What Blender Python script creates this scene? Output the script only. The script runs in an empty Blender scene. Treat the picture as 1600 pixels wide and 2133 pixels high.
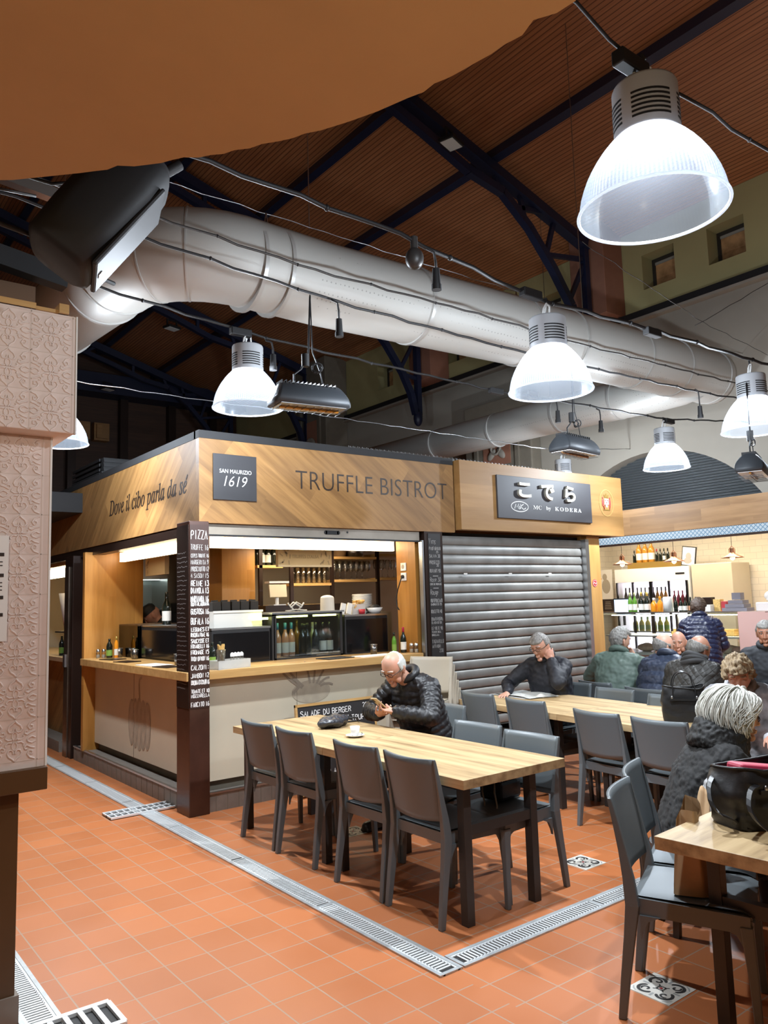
import bpy, math, random
from math import sin, cos, pi, sqrt, atan2, radians, exp
from mathutils import Vector as V, Matrix, Quaternion, noise
random.seed(7)
SC = bpy.context.scene
COL = SC.collection
# ------------------------------------------------------------------ camera
def cam_axes(yaw, pit, roll):
    f = V((sin(yaw)*cos(pit), cos(yaw)*cos(pit), sin(pit)))
    r = V((cos(yaw), -sin(yaw), 0)); u = r.cross(f)
    return cos(roll)*r+sin(roll)*u, -sin(roll)*r+cos(roll)*u, f
R_, U_, F_ = cam_axes(0.65846, 0.11222, -0.02961)
cd = bpy.data.cameras.new('camera'); cam = bpy.data.objects.new('camera', cd); COL.objects.link(cam)
cd.sensor_fit = 'VERTICAL'; cd.sensor_height = 36.0; cd.lens = 1630.7/2133*36.0
cd.clip_start = 0.05; cd.clip_end = 200
M3 = Matrix((R_, U_, -F_)).transposed()
cam.matrix_world = Matrix.Translation((0, 0, 1.62)) @ M3.to_4x4()
SC.camera = cam
# ------------------------------------------------------------------ view + world + light levels
SC.view_settings.view_transform = 'Standard'; SC.view_settings.look = 'None'
SC.view_settings.gamma = 1.0; SC.view_settings.exposure = 0.0; SC.view_settings.use_curve_mapping = False
W = bpy.data.worlds.new('hall_air'); SC.world = W; W.use_nodes = True
W.node_tree.nodes['Background'].inputs[0].default_value = (1.0, 0.70, 0.46, 1)
W.node_tree.nodes['Background'].inputs[1].default_value = 0.06
LAMP_W = 90.0          # high-bay lamps (each)
STRIP_E = 13.0         # kiosk light strips
DELI_E = 26.0          # deli ceiling panel
PIER_FILL_W = 60.0           # added spotlight brightening the tiled pier
INNER_FILL_W = 16.0         # added lamp brightening the bistro shelves
CANOPY_FILL_W = 25.0         # added warm up-light brightening the canopy
try:
    SC.cycles.max_bounces = 7; SC.cycles.diffuse_bounces = 3; SC.cycles.glossy_bounces = 3
    SC.cycles.transmission_bounces = 5; SC.cycles.transparent_max_bounces = 12
    SC.cycles.sample_clamp_indirect = 6.0; SC.cycles.use_denoising = True
    SC.cycles.caustics_reflective = False; SC.cycles.caustics_refractive = False
except Exception:
    pass

# ------------------------------------------------------------------ objects
def link(o, parent=None):
    COL.objects.link(o)
    if parent: o.parent = parent
    return o
def tag(o, label, cat, group=None, kind=None):
    o['label'] = label; o['category'] = cat
    if group: o['group'] = group
    if kind: o['kind'] = kind
    return o
def T(name, label, cat, loc=(0, 0, 0), rz=0.0, group=None, rot=None):
    o = bpy.data.objects.new(name, None); o.empty_display_size = .05
    o.location = loc; o.rotation_euler = rot if rot else (0, 0, rz)
    return tag(link(o), label, cat, group)
def dup(root, label=None, loc=None, rz=None, group=None, rot=None, scale=None):
    r = root.copy(); COL.objects.link(r)
    if label: r['label'] = label
    if group: r['group'] = group
    if loc: r.location = loc
    if rz is not None: r.rotation_euler = (0, 0, rz)
    if rot: r.rotation_euler = rot
    if scale: r.scale = scale if hasattr(scale, '__len__') else (scale,)*3
    for ch in list(root.children):
        c = ch.copy(); COL.objects.link(c); c.parent = r
        for g in list(ch.children):
            d = g.copy(); COL.objects.link(d); d.parent = c
    return r

def frame_of(d, up=V((0, 0, 1))):
    d = V(d).normalized()
    a = d.cross(up)
    if a.length < 1e-4: a = d.cross(V((1, 0, 0)))
    a.normalize(); b = a.cross(d).normalized()
    return a, b, d
class MB:
    """collects pieces of one mesh"""
    def __init__(s): s.v = []; s.f = []; s.sm = []; s.mi = []; s.m = 0
    def add(s, vs, fs, smooth=False):
        n = len(s.v); s.v += [tuple(p) for p in vs]
        for f in fs: s.f.append(tuple(i+n for i in f)); s.sm.append(smooth); s.mi.append(s.m)
        return s
    def box(s, c, d, rot=None):
        vs = []
        for x in (-.5, .5):
            for y in (-.5, .5):
                for z in (-.5, .5):
                    p = V((x*d[0], y*d[1], z*d[2]))
                    if rot: p = rot @ p
                    vs.append(p+V(c))
        return s.add(vs, [(0, 1, 3, 2), (4, 6, 7, 5), (0, 4, 5, 1), (2, 3, 7, 6), (0, 2, 6, 4), (1, 5, 7, 3)])
    def bx(s, x0, x1, y0, y1, z0, z1):
        return s.box(((x0+x1)/2, (y0+y1)/2, (z0+z1)/2), (abs(x1-x0), abs(y1-y0), abs(z1-z0)))
    def bar(s, p, q, w, h, up=V((0, 0, 1)), w2=None, h2=None):
        p, q = V(p), V(q); a, b, d = frame_of(q-p, up); vs = []
        for c, ww, hh in ((p, w, h), (q, w2 or w, h2 or h)):
            for i, j in ((-1, -1), (1, -1), (1, 1), (-1, 1)): vs.append(c+a*(i*ww/2)+b*(j*hh/2))
        return s.add(vs, [(3, 2, 1, 0), (4, 5, 6, 7), (0, 1, 5, 4), (1, 2, 6, 5), (2, 3, 7, 6), (3, 0, 4, 7)])
    def cyl(s, p, q, r, r2=None, n=16, cap=True):
        r2 = r if r2 is None else r2; p, q = V(p), V(q); a, b, d = frame_of(q-p); vs = []
        for c, rr in ((p, r), (q, r2)):
            for i in range(n):
                t = 2*pi*i/n; vs.append(c+a*(cos(t)*rr)+b*(sin(t)*rr))
        s.add(vs, [(i, (i+1) % n, n+(i+1) % n, n+i) for i in range(n)], True)
        if cap: s.add(vs[:n], [tuple(reversed(range(n)))]); s.add(vs[n:], [tuple(range(n))])
        return s
    def loft(s, rings, closed=True, cap=True, smooth=True):
        n = len(rings[0]); vs = [p for r in rings for p in r]; fs = []
        for k in range(len(rings)-1):
            for i in range(n if closed else n-1):
                j = (i+1) % n; fs.append((k*n+i, k*n+j, (k+1)*n+j, (k+1)*n+i))
        if cap and closed:
            fs.append(tuple(reversed(range(n)))); m = (len(rings)-1)*n; fs.append(tuple(range(m, m+n)))
        return s.add(vs, fs, smooth)
    def tube(s, pts, r, n=8, closed=False, r2=None):
        pts = [V(p) for p in pts]; m = len(pts); rings = []
        t0 = (pts[1]-pts[0]).normalized(); a, b, _ = frame_of(t0); prev = t0
        for k in range(m):
            if closed: t = pts[(k+1) % m]-pts[k-1]
            elif k == 0: t = pts[1]-pts[0]
            elif k == m-1: t = pts[-1]-pts[-2]
            else: t = pts[k+1]-pts[k-1]
            t.normalize(); q = prev.rotation_difference(t); a = q @ a; b = q @ b; prev = t
            rr = r if r2 is None else r+(r2-r)*k/(m-1)
            rings.append([pts[k]+a*(cos(2*pi*i/n)*rr)+b*(sin(2*pi*i/n)*rr) for i in range(n)])
        if closed: rings.append(rings[0])
        return s.loft(rings, True, not closed)
    def lathe(s, prof, n=32, c=(0, 0, 0), cap=False, ax=None):
        rings = []; c = V(c)
        for r, z in prof:
            ring = []
            for i in range(n):
                t = 2*pi*i/n; p = V((cos(t)*r, sin(t)*r, z))
                if ax: p = ax @ p
                ring.append(c+p)
            rings.append(ring)
        return s.loft(rings, True, cap)
    def sph(s, c, r, n=16, m=10, rot=None):
        if not hasattr(r, '__len__'): r = (r, r, r)
        vs = []; fs = []
        for j in range(1, m):
            ph = pi*j/m
            for i in range(n):
                t = 2*pi*i/n; vs.append(V((r[0]*sin(ph)*cos(t), r[1]*sin(ph)*sin(t), r[2]*cos(ph))))
        vs += [V((0, 0, r[2])), V((0, 0, -r[2]))]; A, B = len(vs)-2, len(vs)-1
        for j in range(m-2):
            for i in range(n):
                k = (i+1) % n; fs.append((j*n+i, (j+1)*n+i, (j+1)*n+k, j*n+k))
        for i in range(n):
            k = (i+1) % n; fs.append((A, i, k)); fs.append((B, (m-2)*n+k, (m-2)*n+i))
        return s.add([(rot @ p if rot else p)+V(c) for p in vs], fs, True)
    def cap_(s, p, q, r1, r2, n=12):     # tapered capsule
        p, q = V(p), V(q); a, b, d = frame_of(q-p); rings = []
        for k in range(1, 4):
            t = pi/2*k/3; rings.append((p-d*(cos(t)*r1), sin(t)*r1))
        for k in range(3, 0, -1):
            t = pi/2*k/3; rings.append((q+d*(cos(t)*r2), sin(t)*r2))
        return s.loft([[c+a*(cos(2*pi*i/n)*rr)+b*(sin(2*pi*i/n)*rr) for i in range(n)] for c, rr in rings])
    def poly(s, pts, h, o=V((0, 0, 0)), ex=V((1, 0, 0)), ey=V((0, 0, 1))):   # outline extruded by h along ex x ey
        n = len(pts); nz = ex.cross(ey); o = V(o)
        A = [o+ex*x+ey*y for x, y in pts]; B = [p+nz*h for p in A]
        return s.add(A+B, [tuple(reversed(range(n))), tuple(range(n, 2*n))]+[(i, (i+1) % n, n+(i+1) % n, n+i) for i in range(n)])
    def grid(s, fn, nu, nv, closed_u=False, smooth=True):
        vs = [fn(i/nu, j/nv) for j in range(nv+1) for i in range(nu+1)]
        return s.add(vs, [(j*(nu+1)+i, j*(nu+1)+i+1, (j+1)*(nu+1)+i+1, (j+1)*(nu+1)+i) for j in range(nv) for i in range(nu)], smooth)
    def mesh(s, name):
        me = bpy.data.meshes.new(name); me.from_pydata(s.v, [], s.f)
        me.polygons.foreach_set('use_smooth', s.sm)
        if any(s.mi): me.polygons.foreach_set('material_index', s.mi)
        me.update(); return me
    def obj(s, name, mat, parent=None, loc=None, bevel=0, solid=0, sub=0, rz=None):
        o = bpy.data.objects.new(name, s.mesh(name))
        for m_ in (mat if isinstance(mat, (list, tuple)) else [mat]): o.data.materials.append(m_)
        if loc: o.location = loc
        if rz is not None: o.rotation_euler = (0, 0, rz)
        link(o, parent)
        if solid:
            md = o.modifiers.new('thickness', 'SOLIDIFY'); md.thickness = solid; md.offset = 0
        if bevel:
            md = o.modifiers.new('edges', 'BEVEL'); md.width = bevel; md.segments = 2; md.limit_method = 'ANGLE'
        if sub:
            md = o.modifiers.new('smooth', 'SUBSURF'); md.levels = sub; md.render_levels = sub
        return o
def S(name, mb, mat, **k):                 # a piece of the setting
    o = mb.obj(name, mat, **k); o['kind'] = 'structure'; return o
def one(name, label, cat, mb, mat, group=None, **k):
    return tag(mb.obj(name, mat, **k), label, cat, group)

# ------------------------------------------------------------------ materials
class NT:
    def __init__(s, name):
        s.m = bpy.data.materials.new(name); s.m.use_nodes = True; s.t = s.m.node_tree
        s.b = s.t.nodes['Principled BSDF']; s.out = s.t.nodes['Material Output']
    def n(s, typ, ins=None, **props):
        nd = s.t.nodes.new(typ)
        for k, v in props.items(): setattr(nd, k, v)
        for k, v in (ins or {}).items(): s.set(nd.inputs[k], v)
        return nd
    def set(s, sock, v):
        if isinstance(v, bpy.types.NodeSocket): s.t.links.new(v, sock)
        elif isinstance(v, bpy.types.Node): s.t.links.new(v.outputs[0], sock)
        else:
            if hasattr(v, '__len__') and len(v) == 3 and sock.type == 'RGBA': v = (*v, 1)
            sock.default_value = v
    def M(s, op, a, b=0.0, c=0.0): return s.n('ShaderNodeMath', {0: a, 1: b, 2: c}, operation=op).outputs[0]
    def obj(s): return s.n('ShaderNodeTexCoord').outputs['Object']
    def xyz(s, v):
        q = s.n('ShaderNodeSeparateXYZ', {0: v}); return q.outputs[0], q.outputs[1], q.outputs[2]
    def vec(s, x, y, z): return s.n('ShaderNodeCombineXYZ', {0: x, 1: y, 2: z}).outputs[0]
    def noise(s, vec, scale, detail=3.0, rough=.5): return s.n('ShaderNodeTexNoise', {'Vector': vec, 'Scale': scale, 'Detail': detail, 'Roughness': rough}).outputs[0]
    def ramp(s, f, stops):
        r = s.n('ShaderNodeValToRGB', {0: f}); e = r.color_ramp.elements
        while len(e) < len(stops): e.new(.5)
        for i, (p, c) in enumerate(stops): e[i].position = p; e[i].color = (*c, 1)
        return r.outputs[0]
    def mix(s, f, a, b):
        q = s.n('ShaderNodeMix', data_type='RGBA'); s.set(q.inputs[0], f); s.set(q.inputs[6], a); s.set(q.inputs[7], b); return q.outputs[2]
    def bump(s, h, strength=.3, dist=.01): return s.n('ShaderNodeBump', {'Height': h, 'Strength': strength, 'Distance': dist}).outputs[0]
    def P(s, **k):
        for a, v in k.items(): s.set(s.b.inputs[a.replace('_', ' ')], v)
        return s.m
def flat(name, c, rough=.5, metal=0.0, var=0.0, scale=8.0, bump=0.0, **k):
    t = NT(name); col = c
    if var or bump:
        n = t.noise(t.obj(), scale, 4.0)
        if var: col = t.ramp(n, [(.25, tuple(x*(1-var) for x in c)), (.75, tuple(min(1, x*(1+var)) for x in c))])
        if bump: t.set(t.b.inputs['Normal'], t.bump(n, bump))
    return t.P(Base_Color=col, Roughness=rough, Metallic=metal, **k)
def glow(name, c, e):
    t = NT(name); return t.P(Base_Color=(0.8, 0.8, 0.8), Emission_Color=c, Emission_Strength=e)
def wood(name, c1, c2, along='x', band=0.0, across='z', angle=0.0, rough=.4, grain=26.0, c3=None):
    """wood; grain runs along one axis; band = plank width (0 = none); angle turns the planks in the plane of the two axes"""
    t = NT(name); x, y, z = t.xyz(t.obj()); ax = {'x': x, 'y': y, 'z': z}
    u, v = ax[along], ax[across]
    if angle:
        ca, sa = cos(angle), sin(angle)
        u, v = t.M('ADD', t.M('MULTIPLY', u, ca), t.M('MULTIPLY', v, sa)), t.M('SUBTRACT', t.M('MULTIPLY', v, ca), t.M('MULTIPLY', u, sa))
    w = [ax[k] for k in 'xyz' if k not in (along, across)][0]
    id_ = 0.0
    if band:
        id_ = t.M('FLOOR', t.M('DIVIDE', v, band))
        seg = t.M('FLOOR', t.M('ADD', t.M('DIVIDE', u, band*7.0), t.M('MULTIPLY', id_, .37)))
        id_ = t.M('ADD', id_, t.M('MULTIPLY', seg, 17.0))
    rnd = t.n('ShaderNodeTexWhiteNoise', {'W': id_}, noise_dimensions='1D').outputs[0] if band else .5
    g = t.noise(t.vec(t.M('ADD', t.M('MULTIPLY', u, 1.3), t.M('MULTIPLY', rnd, 31.0) if band else 0.0), t.M('MULTIPLY', v, grain), t.M('MULTIPLY', w, grain)), 1.0, 5.0, .6)
    col = t.ramp(g, [(.32, c2), (.62, c1)] if not c3 else [(.3, c2), (.5, c3), (.66, c1)])
    if band: col = t.mix(t.M('MULTIPLY', rnd, .55), col, tuple(q*.62 for q in c2))
    return t.P(Base_Color=col, Roughness=rough, Normal=t.bump(g, .05))

MT = {}
MT['slate'] = flat('slate_plastic', (.115, .135, .146), .40)
MT['frame'] = flat('dark_steel', (.045, .042, .04), .45, .3)
MT['black'] = flat('black_plastic', (.010, .010, .011), .6)
MT['blackgloss'] = flat('black_gloss', (.006, .006, .007), .12)
MT['white'] = flat('white_porcelain', (.82, .82, .80), .25)
MT['steel'] = flat('brushed_steel', (.55, .56, .57), .32, 1.0)
MT['zinc'] = flat('galvanised_steel', (.50, .53, .54), .4, .4, var=.15, scale=20)
MT['duct'] = None
MT['wood_table'] = wood('oak_table_top', (.53, .385, .205), (.23, .145, .066), 'y', 0, 'x', grain=15, c3=(.43, .30, .152), rough=.5)
MT['wood_table_x'] = wood('oak_table_top_along', (.53, .385, .205), (.23, .145, .066), 'x', 0, 'y', grain=15, c3=(.43, .30, .152), rough=.5)
MT['fascia'] = wood('truffle_fascia_wood', (.36, .19, .06), (.215, .105, .03), 'x', .20, 'z', angle=-.62, grain=16, rough=.55)
MT['fascia_l'] = wood('side_fascia_wood', (.36, .19, .06), (.215, .105, .03), 'y', .20, 'z', angle=-.7, grain=16, rough=.62)
MT['fascia_k'] = wood('plain_fascia_wood', (.38, .21, .072), (.31, .16, .05), 'x', .24, 'z', grain=14, rough=.5)
MT['fascia_d'] = wood('deli_fascia_wood', (.33, .19, .08), (.22, .115, .042), 'y', .16, 'z', grain=14, rough=.5)
MT['honey'] = wood('honey_wood_upright', (.50, .24, .055), (.38, .165, .03), 'z', .21, 'x', grain=12, rough=.4)
MT['honey_y'] = wood('honey_wood_jamb', (.50, .24, .055), (.38, .165, .03), 'z', .21, 'y', grain=12, rough=.4)
MT['counter'] = wood('counter_oak', (.58, .36, .14), (.44, .25, .085), 'x', 0, 'y', grain=18, rough=.35)
MT['cream'] = flat('cream_panel', (.55, .49, .37), .5, var=.04, scale=3)
MT['umber'] = flat('brown_painted_steel', (.055, .022, .014), .32, var=.25, scale=6)
MT['umberdark'] = flat('dark_brown_frame', (.028, .015, .011), .35, .3)
MT['chalkboard'] = flat('chalkboard_black', (.018, .016, .016), .6)
MT['chalk'] = flat('chalk', (.85, .84, .82), .8)
MT['chalkdim'] = flat('worn_chalk', (.40, .385, .37), .85)
MT['chalkfaint'] = flat('rubbed_chalk', (.16, .14, .13), .85)
MT['ink'] = flat('dark_lettering', (.025, .014, .008), .5)
MT['signblack'] = flat('charcoal_sign', (.028, .027, .03), .45)
MT['silver'] = flat('raised_silver_letters', (.46, .44, .37), .4, .2)
MT['paper'] = flat('paper', (.78, .77, .72), .7)
MT['news'] = None
MT['olive'] = flat('olive_plaster', (.40, .36, .17), .8, var=.07, scale=1.5)
MT['plaster'] = flat('grey_white_plaster', (.29, .268, .225), .8, var=.05, scale=2)
MT['pink'] = flat('terracotta_plaster', (.30, .135, .085), .8, var=.06)
MT['taupe'] = flat('taupe_stone', (.17, .15, .115), .8, var=.08)
MT['ochre'] = flat('ochre_painted_soffit', (.55, .35, .155), .65, var=.05, scale=4)
MT['truss'] = flat('navy_steel', (.012, .017, .045), .42)
MT['darkwood'] = wood('dark_far_wood', (.075, .033, .016), (.045, .02, .01), 'x', .2, 'z', rough=.6)
MT['trim'] = flat('dark_roof_trim', (.014, .014, .015), .75)
MT['brownbase'] = flat('brown_laminate', (.080, .036, .009), .45, var=.05)
MT['plinth'] = flat('grey_plinth', (.20, .165, .135), .6, var=.08)
MT['stepstone'] = flat('grey_step_tile', (.20, .175, .15), .55, var=.12, scale=14)
MT['lens'] = flat('clear_plastic', (.9, .95, 1.0), .15)
MT['rosewood'] = flat('kraft_paper', (.42, .27, .14), .75, var=.12, scale=10, bump=.2)
MT['leather'] = flat('black_leather', (.013, .013, .014), .42, var=.2, scale=30, bump=.15)
MT['red'] = flat('red', (.45, .02, .03), .5)
MT['blue'] = flat('blue', (.03, .06, .25), .5)
MT['navyrim'] = flat('heater_shell', (.045, .052, .06), .5, .1)
MT['gold'] = flat('gold', (.55, .36, .10), .35, .7)
MT['copper'] = flat('copper', (.45, .22, .14), .35, .8)
MT['beige'] = flat('beige_plastic', (.40, .36, .29), .5)
MT['window'] = flat('dark_window_frame', (.03, .025, .022), .4)
def mk_floor(name, ox, oy, pitch):
    t = NT(name); p = t.obj(); x, y, z = t.xyz(p)
    v = t.vec(t.M('SUBTRACT', x, ox), t.M('SUBTRACT', y, oy), 0.0)
    b = t.n('ShaderNodeTexBrick', {'Vector': v, 'Color1': (.50, .160, .054), 'Color2': (.42, .130, .043), 'Mortar': (.36, .27, .20), 'Scale': 1.0, 'Mortar Size': .0035, 'Mortar Smooth': .1, 'Bias': 0.0, 'Brick Width': pitch, 'Row Height': pitch}, offset=0.0, squash=1.0)
    n = t.noise(p, 2.2, 5.0); col = t.mix(t.M('MULTIPLY', n, .35), b.outputs[0], (.54, .205, .075))
    n2 = t.noise(p, 40.0, 3.0)
    h = t.M('ADD', t.M('MULTIPLY', b.outputs[1], -1.0), t.M('MULTIPLY', n2, .06))
    return t.P(Base_Color=col, Roughness=t.M('ADD', t.M('MULTIPLY', n, .25), .30), Normal=t.bump(h, .35, .004))
MT['floor_a'] = mk_floor('terracotta_tiles', .008, .082, .208)
MT['floor_b'] = mk_floor('terracotta_tiles_inner', .05, .135, .2)
def mk_roof():
    t = NT('varnished_roof_boards'); x, y, z = t.xyz(t.obj())
    q = t.M('DIVIDE', x, .062); fr = t.M('FRACT', q); id_ = t.M('FLOOR', q)
    rnd = t.n('ShaderNodeTexWhiteNoise', {'W': id_}, noise_dimensions='1D').outputs[0]
    gap = t.M('LESS_THAN', t.M('ABSOLUTE', t.M('SUBTRACT', fr, .5)), .41)
    g = t.noise(t.vec(t.M('MULTIPLY', x, 30.0), t.M('MULTIPLY', y, 1.2), rnd), 1.0, 4.0)
    c = t.ramp(g, [(.3, (.33, .125, .05)), (.7, (.48, .21, .09))])
    c = t.mix(t.M('MULTIPLY', rnd, .35), c, (.32, .12, .045))
    c = t.mix(gap, (.13, .048, .019), c)
    return t.P(Base_Color=c, Roughness=.42, Normal=t.bump(gap, .5, .01))
MT['roof'] = mk_roof()
def mk_duct():
    t = NT('perforated_grey_duct'); p = t.obj()
    vo = t.n('ShaderNodeTexVoronoi', {'Vector': p, 'Scale': 24.0, 'Randomness': .15}); d = t.M('LESS_THAN', vo.outputs[0], .16)
    x, y, z = t.xyz(p)
    msk = t.M('MULTIPLY', t.M('GREATER_THAN', x, 3.2), t.M('LESS_THAN', t.M('ABSOLUTE', t.M('SUBTRACT', z, 4.12)), .2))
    c = t.mix(t.M('MULTIPLY', t.M('MULTIPLY', d, msk), .55), (.48, .48, .45), (.15, .145, .135))
    return t.P(Base_Color=c, Roughness=.5, Metallic=.1)
MT['duct'] = mk_duct()
MT['ductband'] = flat('duct_clamp', (.46, .46, .44), .4, .3)
def mk_shade():
    t = NT('prismatic_acrylic_shade'); p = t.obj(); x, y, z = t.xyz(p)
    rib = t.M('SINE', t.M('MULTIPLY', t.M('ARCTAN2', y, x), 110.0))
    tr = t.n('ShaderNodeBsdfTransparent', {0: (.93, .96, 1.0)}); tl = t.n('ShaderNodeBsdfTranslucent', {0: (.80, .87, 1.0)})
    gl = t.n('ShaderNodeBsdfGlossy', {0: (.9, .95, 1), 'Roughness': .2}); df = t.n('ShaderNodeBsdfDiffuse', {0: (.7, .78, .9)})
    m1 = t.n('ShaderNodeMixShader', {0: t.M('ADD', t.M('MULTIPLY', rib, .010), .017), 1: tr, 2: tl})
    m2 = t.n('ShaderNodeMixShader', {0: .014, 1: m1, 2: df})
    fr = t.n('ShaderNodeFresnel', {0: 1.35}); m3 = t.n('ShaderNodeMixShader', {0: t.M('MULTIPLY', fr, .6), 1: m2, 2: gl})
    t.t.links.new(m3.outputs[0], t.out.inputs[0]); return t.m
MT['shade'] = mk_shade()
def mk_rim():
    t = NT('shade_rim'); 
    tl = t.n('ShaderNodeBsdfTranslucent', {0: (.9, .95, 1.0)}); df = t.n('ShaderNodeBsdfDiffuse', {0: (.9, .95, 1)})
    m = t.n('ShaderNodeMixShader', {0: .45, 1: tl, 2: df}); t.t.links.new(m.outputs[0], t.out.inputs[0]); return t.m
MT['rim'] = mk_rim()
def mk_glass(name, tint=(.9, .95, .95), a=.08, rough=.05):
    t = NT(name); tr = t.n('ShaderNodeBsdfTransparent', {0: tint}); gl = t.n('ShaderNodeBsdfGlossy', {0: (1, 1, 1), 'Roughness': rough})
    fr = t.n('ShaderNodeFresnel', {0: 1.45}); m = t.n('ShaderNodeMixShader', {0: t.M('ADD', t.M('MULTIPLY', fr, .8), a), 1: tr, 2: gl})
    t.t.links.new(m.outputs[0], t.out.inputs[0]); return t.m
MT['glass'] = mk_glass('clear_glass')
MT['glassware'] = mk_glass('drinking_glass', (.96, .97, .97), .07, .08)
MT['smoked'] = mk_glass('smoked_glass', (.16, .13, .1), .03)
def mk_trellis():
    t = NT('blue_trellis_band'); x, y, z = t.xyz(t.obj())
    a = t.M('SINE', t.M('MULTIPLY', t.M('ADD', y, z), 2*pi/.06)); b = t.M('SINE', t.M('MULTIPLY', t.M('SUBTRACT', y, z), 2*pi/.06))
    m = t.M('MAXIMUM', t.M('GREATER_THAN', a, .75), t.M('GREATER_THAN', b, .75))
    return t.P(Base_Color=t.mix(m, (.36, .42, .45), (.10, .19, .27)), Roughness=.6)
MT['trellis'] = mk_trellis()
def mk_subway():
    t = NT('cream_subway_tiles'); x, y, z = t.xyz(t.obj())
    b = t.n('ShaderNodeTexBrick', {'Vector': t.vec(t.M('ADD', x, y), z, 0.0), 'Color1': (.74, .68, .56), 'Color2': (.70, .64, .52), 'Mortar': (.55, .5, .42), 'Scale': 1.0, 'Mortar Size': .003, 'Brick Width': .2, 'Row Height': .1})
    return t.P(Base_Color=b.outputs[0], Roughness=.2, Normal=t.bump(t.M('MULTIPLY', b.outputs[1], -1.0), .3, .004))
MT['subway'] = mk_subway()
def mk_news():
    t = NT('newsprint'); x, y, z = t.xyz(t.obj())
    l = t.M('GREATER_THAN', t.M('SINE', t.M('MULTIPLY', y, 2*pi/.011)), .2); n = t.M('GREATER_THAN', t.noise(t.vec(t.M('MULTIPLY', x, 14.0), t.M('MULTIPLY', y, 9.0), 0.0), 1.0), .45)
    return t.P(Base_Color=t.mix(t.M('MULTIPLY', l, t.M('MULTIPLY', n, .6)), (.62, .63, .60), (.22, .22, .22)), Roughness=.8)
MT['news'] = mk_news()
MT['tilecream'] = flat('glazed_cream_tile', (.74, .62, .55), .45, var=.03)
def bottle_glass(name, c): 
    t = NT(name); return t.P(Base_Color=c, Roughness=.12)
MT['b_dark'] = bottle_glass('dark_bottle_glass', (.010, .014, .010)); MT['b_green'] = bottle_glass('green_bottle_glass', (.10, .26, .03))
MT['b_rose'] = bottle_glass('rose_wine_bottle', (.62, .30, .17)); MT['b_amber'] = bottle_glass('amber_liquor', (.50, .22, .03)); MT['b_orange'] = bottle_glass('orange_liquor', (.75, .28, .02)); MT['b_red'] = bottle_glass('red_bottle', (.35, .02, .05)); MT['b_white'] = bottle_glass('white_wine_bottle', (.40, .42, .22))
MT['label_w'] = flat('bottle_label', (.75, .73, .68), .6); MT['capblue'] = flat('blue_capsule', (.06, .28, .42), .4); MT['capgold'] = flat('gold_foil', (.60, .42, .10), .3, .6)
MT['labelgreen'] = flat('green_label', (.18, .32, .05), .6)
MT['menuboard'] = flat('menu_post_face', (.040, .018, .013), .45, var=.2)
MT['darksteel'] = flat('tarnished_steel', (.22, .18, .14), .3, .85, var=.4, scale=5)
MT['beamgrey'] = flat('grey_beam', (.25, .22, .18), .5, .2, var=.1)
def mk_film(name, c, k):
    t = NT(name); tr = t.n('ShaderNodeBsdfTransparent', {0: (.95, .95, .95)}); m = t.n('ShaderNodeMixShader', {0: k, 1: tr, 2: t.b}); t.P(Base_Color=c, Roughness=.25)
    t.t.links.new(m.outputs[0], t.out.inputs[0]); return t.m
MT['frost'] = mk_film('frosted_plastic', (.72, .72, .68), .45)
MT['packet'] = flat('breadstick_packets', (.70, .46, .16), .5, var=.3, scale=60)
MT['darkcup'] = flat('dark_steel_cup', (.20, .19, .18), .25, .9)
MT['floodlens'] = flat('flood_lens', (.75, .78, .76), .3)
MT['grate'] = flat('grate_bars', (.78, .81, .82), .35, .25)
MT['decowhite'] = flat('cement_tile_white', (.66, .64, .58), .5); MT['decoblack'] = flat('cement_tile_black', (.03, .03, .03), .5); MT['decogrey'] = flat('cement_tile_grey', (.36, .37, .36), .5)
MT['creamglow'] = flat('pale_birch_panel', (.62, .53, .36), .5, var=.04)
MT['sketch'] = flat('faded_sketch', (.40, .34, .255), .6, var=.12, scale=14); MT['sketchdark'] = flat('sketch_lines', (.29, .245, .19), .6)
MT['kitchensteel'] = flat('kitchen_steel', (.42, .47, .45), .3, .6)
MT['hoodlamp'] = glow('hood_lamp', (.85, 1.0, .92), 6.0)
MT['tub'] = flat('white_plastic_tub', (.62, .61, .57), .4)
MT['blackpaper'] = flat('black_paper', (.03, .028, .026), .7)
MT['signgrey'] = flat('dark_grey_sign', (.045, .043, .048), .5)
MT['fadedgold'] = flat('faded_gold_ring', (.50, .30, .10), .5)
MT['emblemred'] = flat('emblem_red', (.42, .06, .05), .5)
MT['shutter'] = flat('worn_shutter_steel', (.25, .245, .23), .45, .3, var=.25, scale=5)
MT['pillarwood'] = wood('shutter_pillar_wood', (.56, .32, .11), (.47, .25, .075), 'z', 0, 'x', grain=10)
MT['stickerred'] = flat('sticker_red', (.50, .05, .06), .5)
MT['louver'] = flat('grey_louver', (.085, .095, .10), .45, .3)
MT['delilight'] = glow('deli_panel', (1.0, .86, .66), DELI_E)
MT['counterled'] = glow('counter_led', (1.0, .90, .72), 22.0)
MT['delishelf'] = mk_glass('thick_shelf_glass', (.80, .86, .84), .18, .1)
MT['pinkpanel'] = flat('dusty_pink_panel', (.50, .33, .30), .5)
MT['fridgelight'] = glow('fridge_light', (1.0, .80, .95), 5.0)
MT['b_yellow'] = bottle_glass('yellow_liquor', (.62, .52, .05))
MT['bulb'] = glow('warm_bulb', (1.0, .82, .55), 30.0)
MT['screenblue'] = glow('till_screen', (.25, .50, .95), 1.2)
MT['boxgrey'] = flat('grey_box', (.22, .21, .24), .5)
MT['tilejoint'] = flat('tile_joint', (.66, .55, .47), .5)
MT['rosewood2'] = flat('brown_board', (.13, .07, .035), .6)
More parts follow.
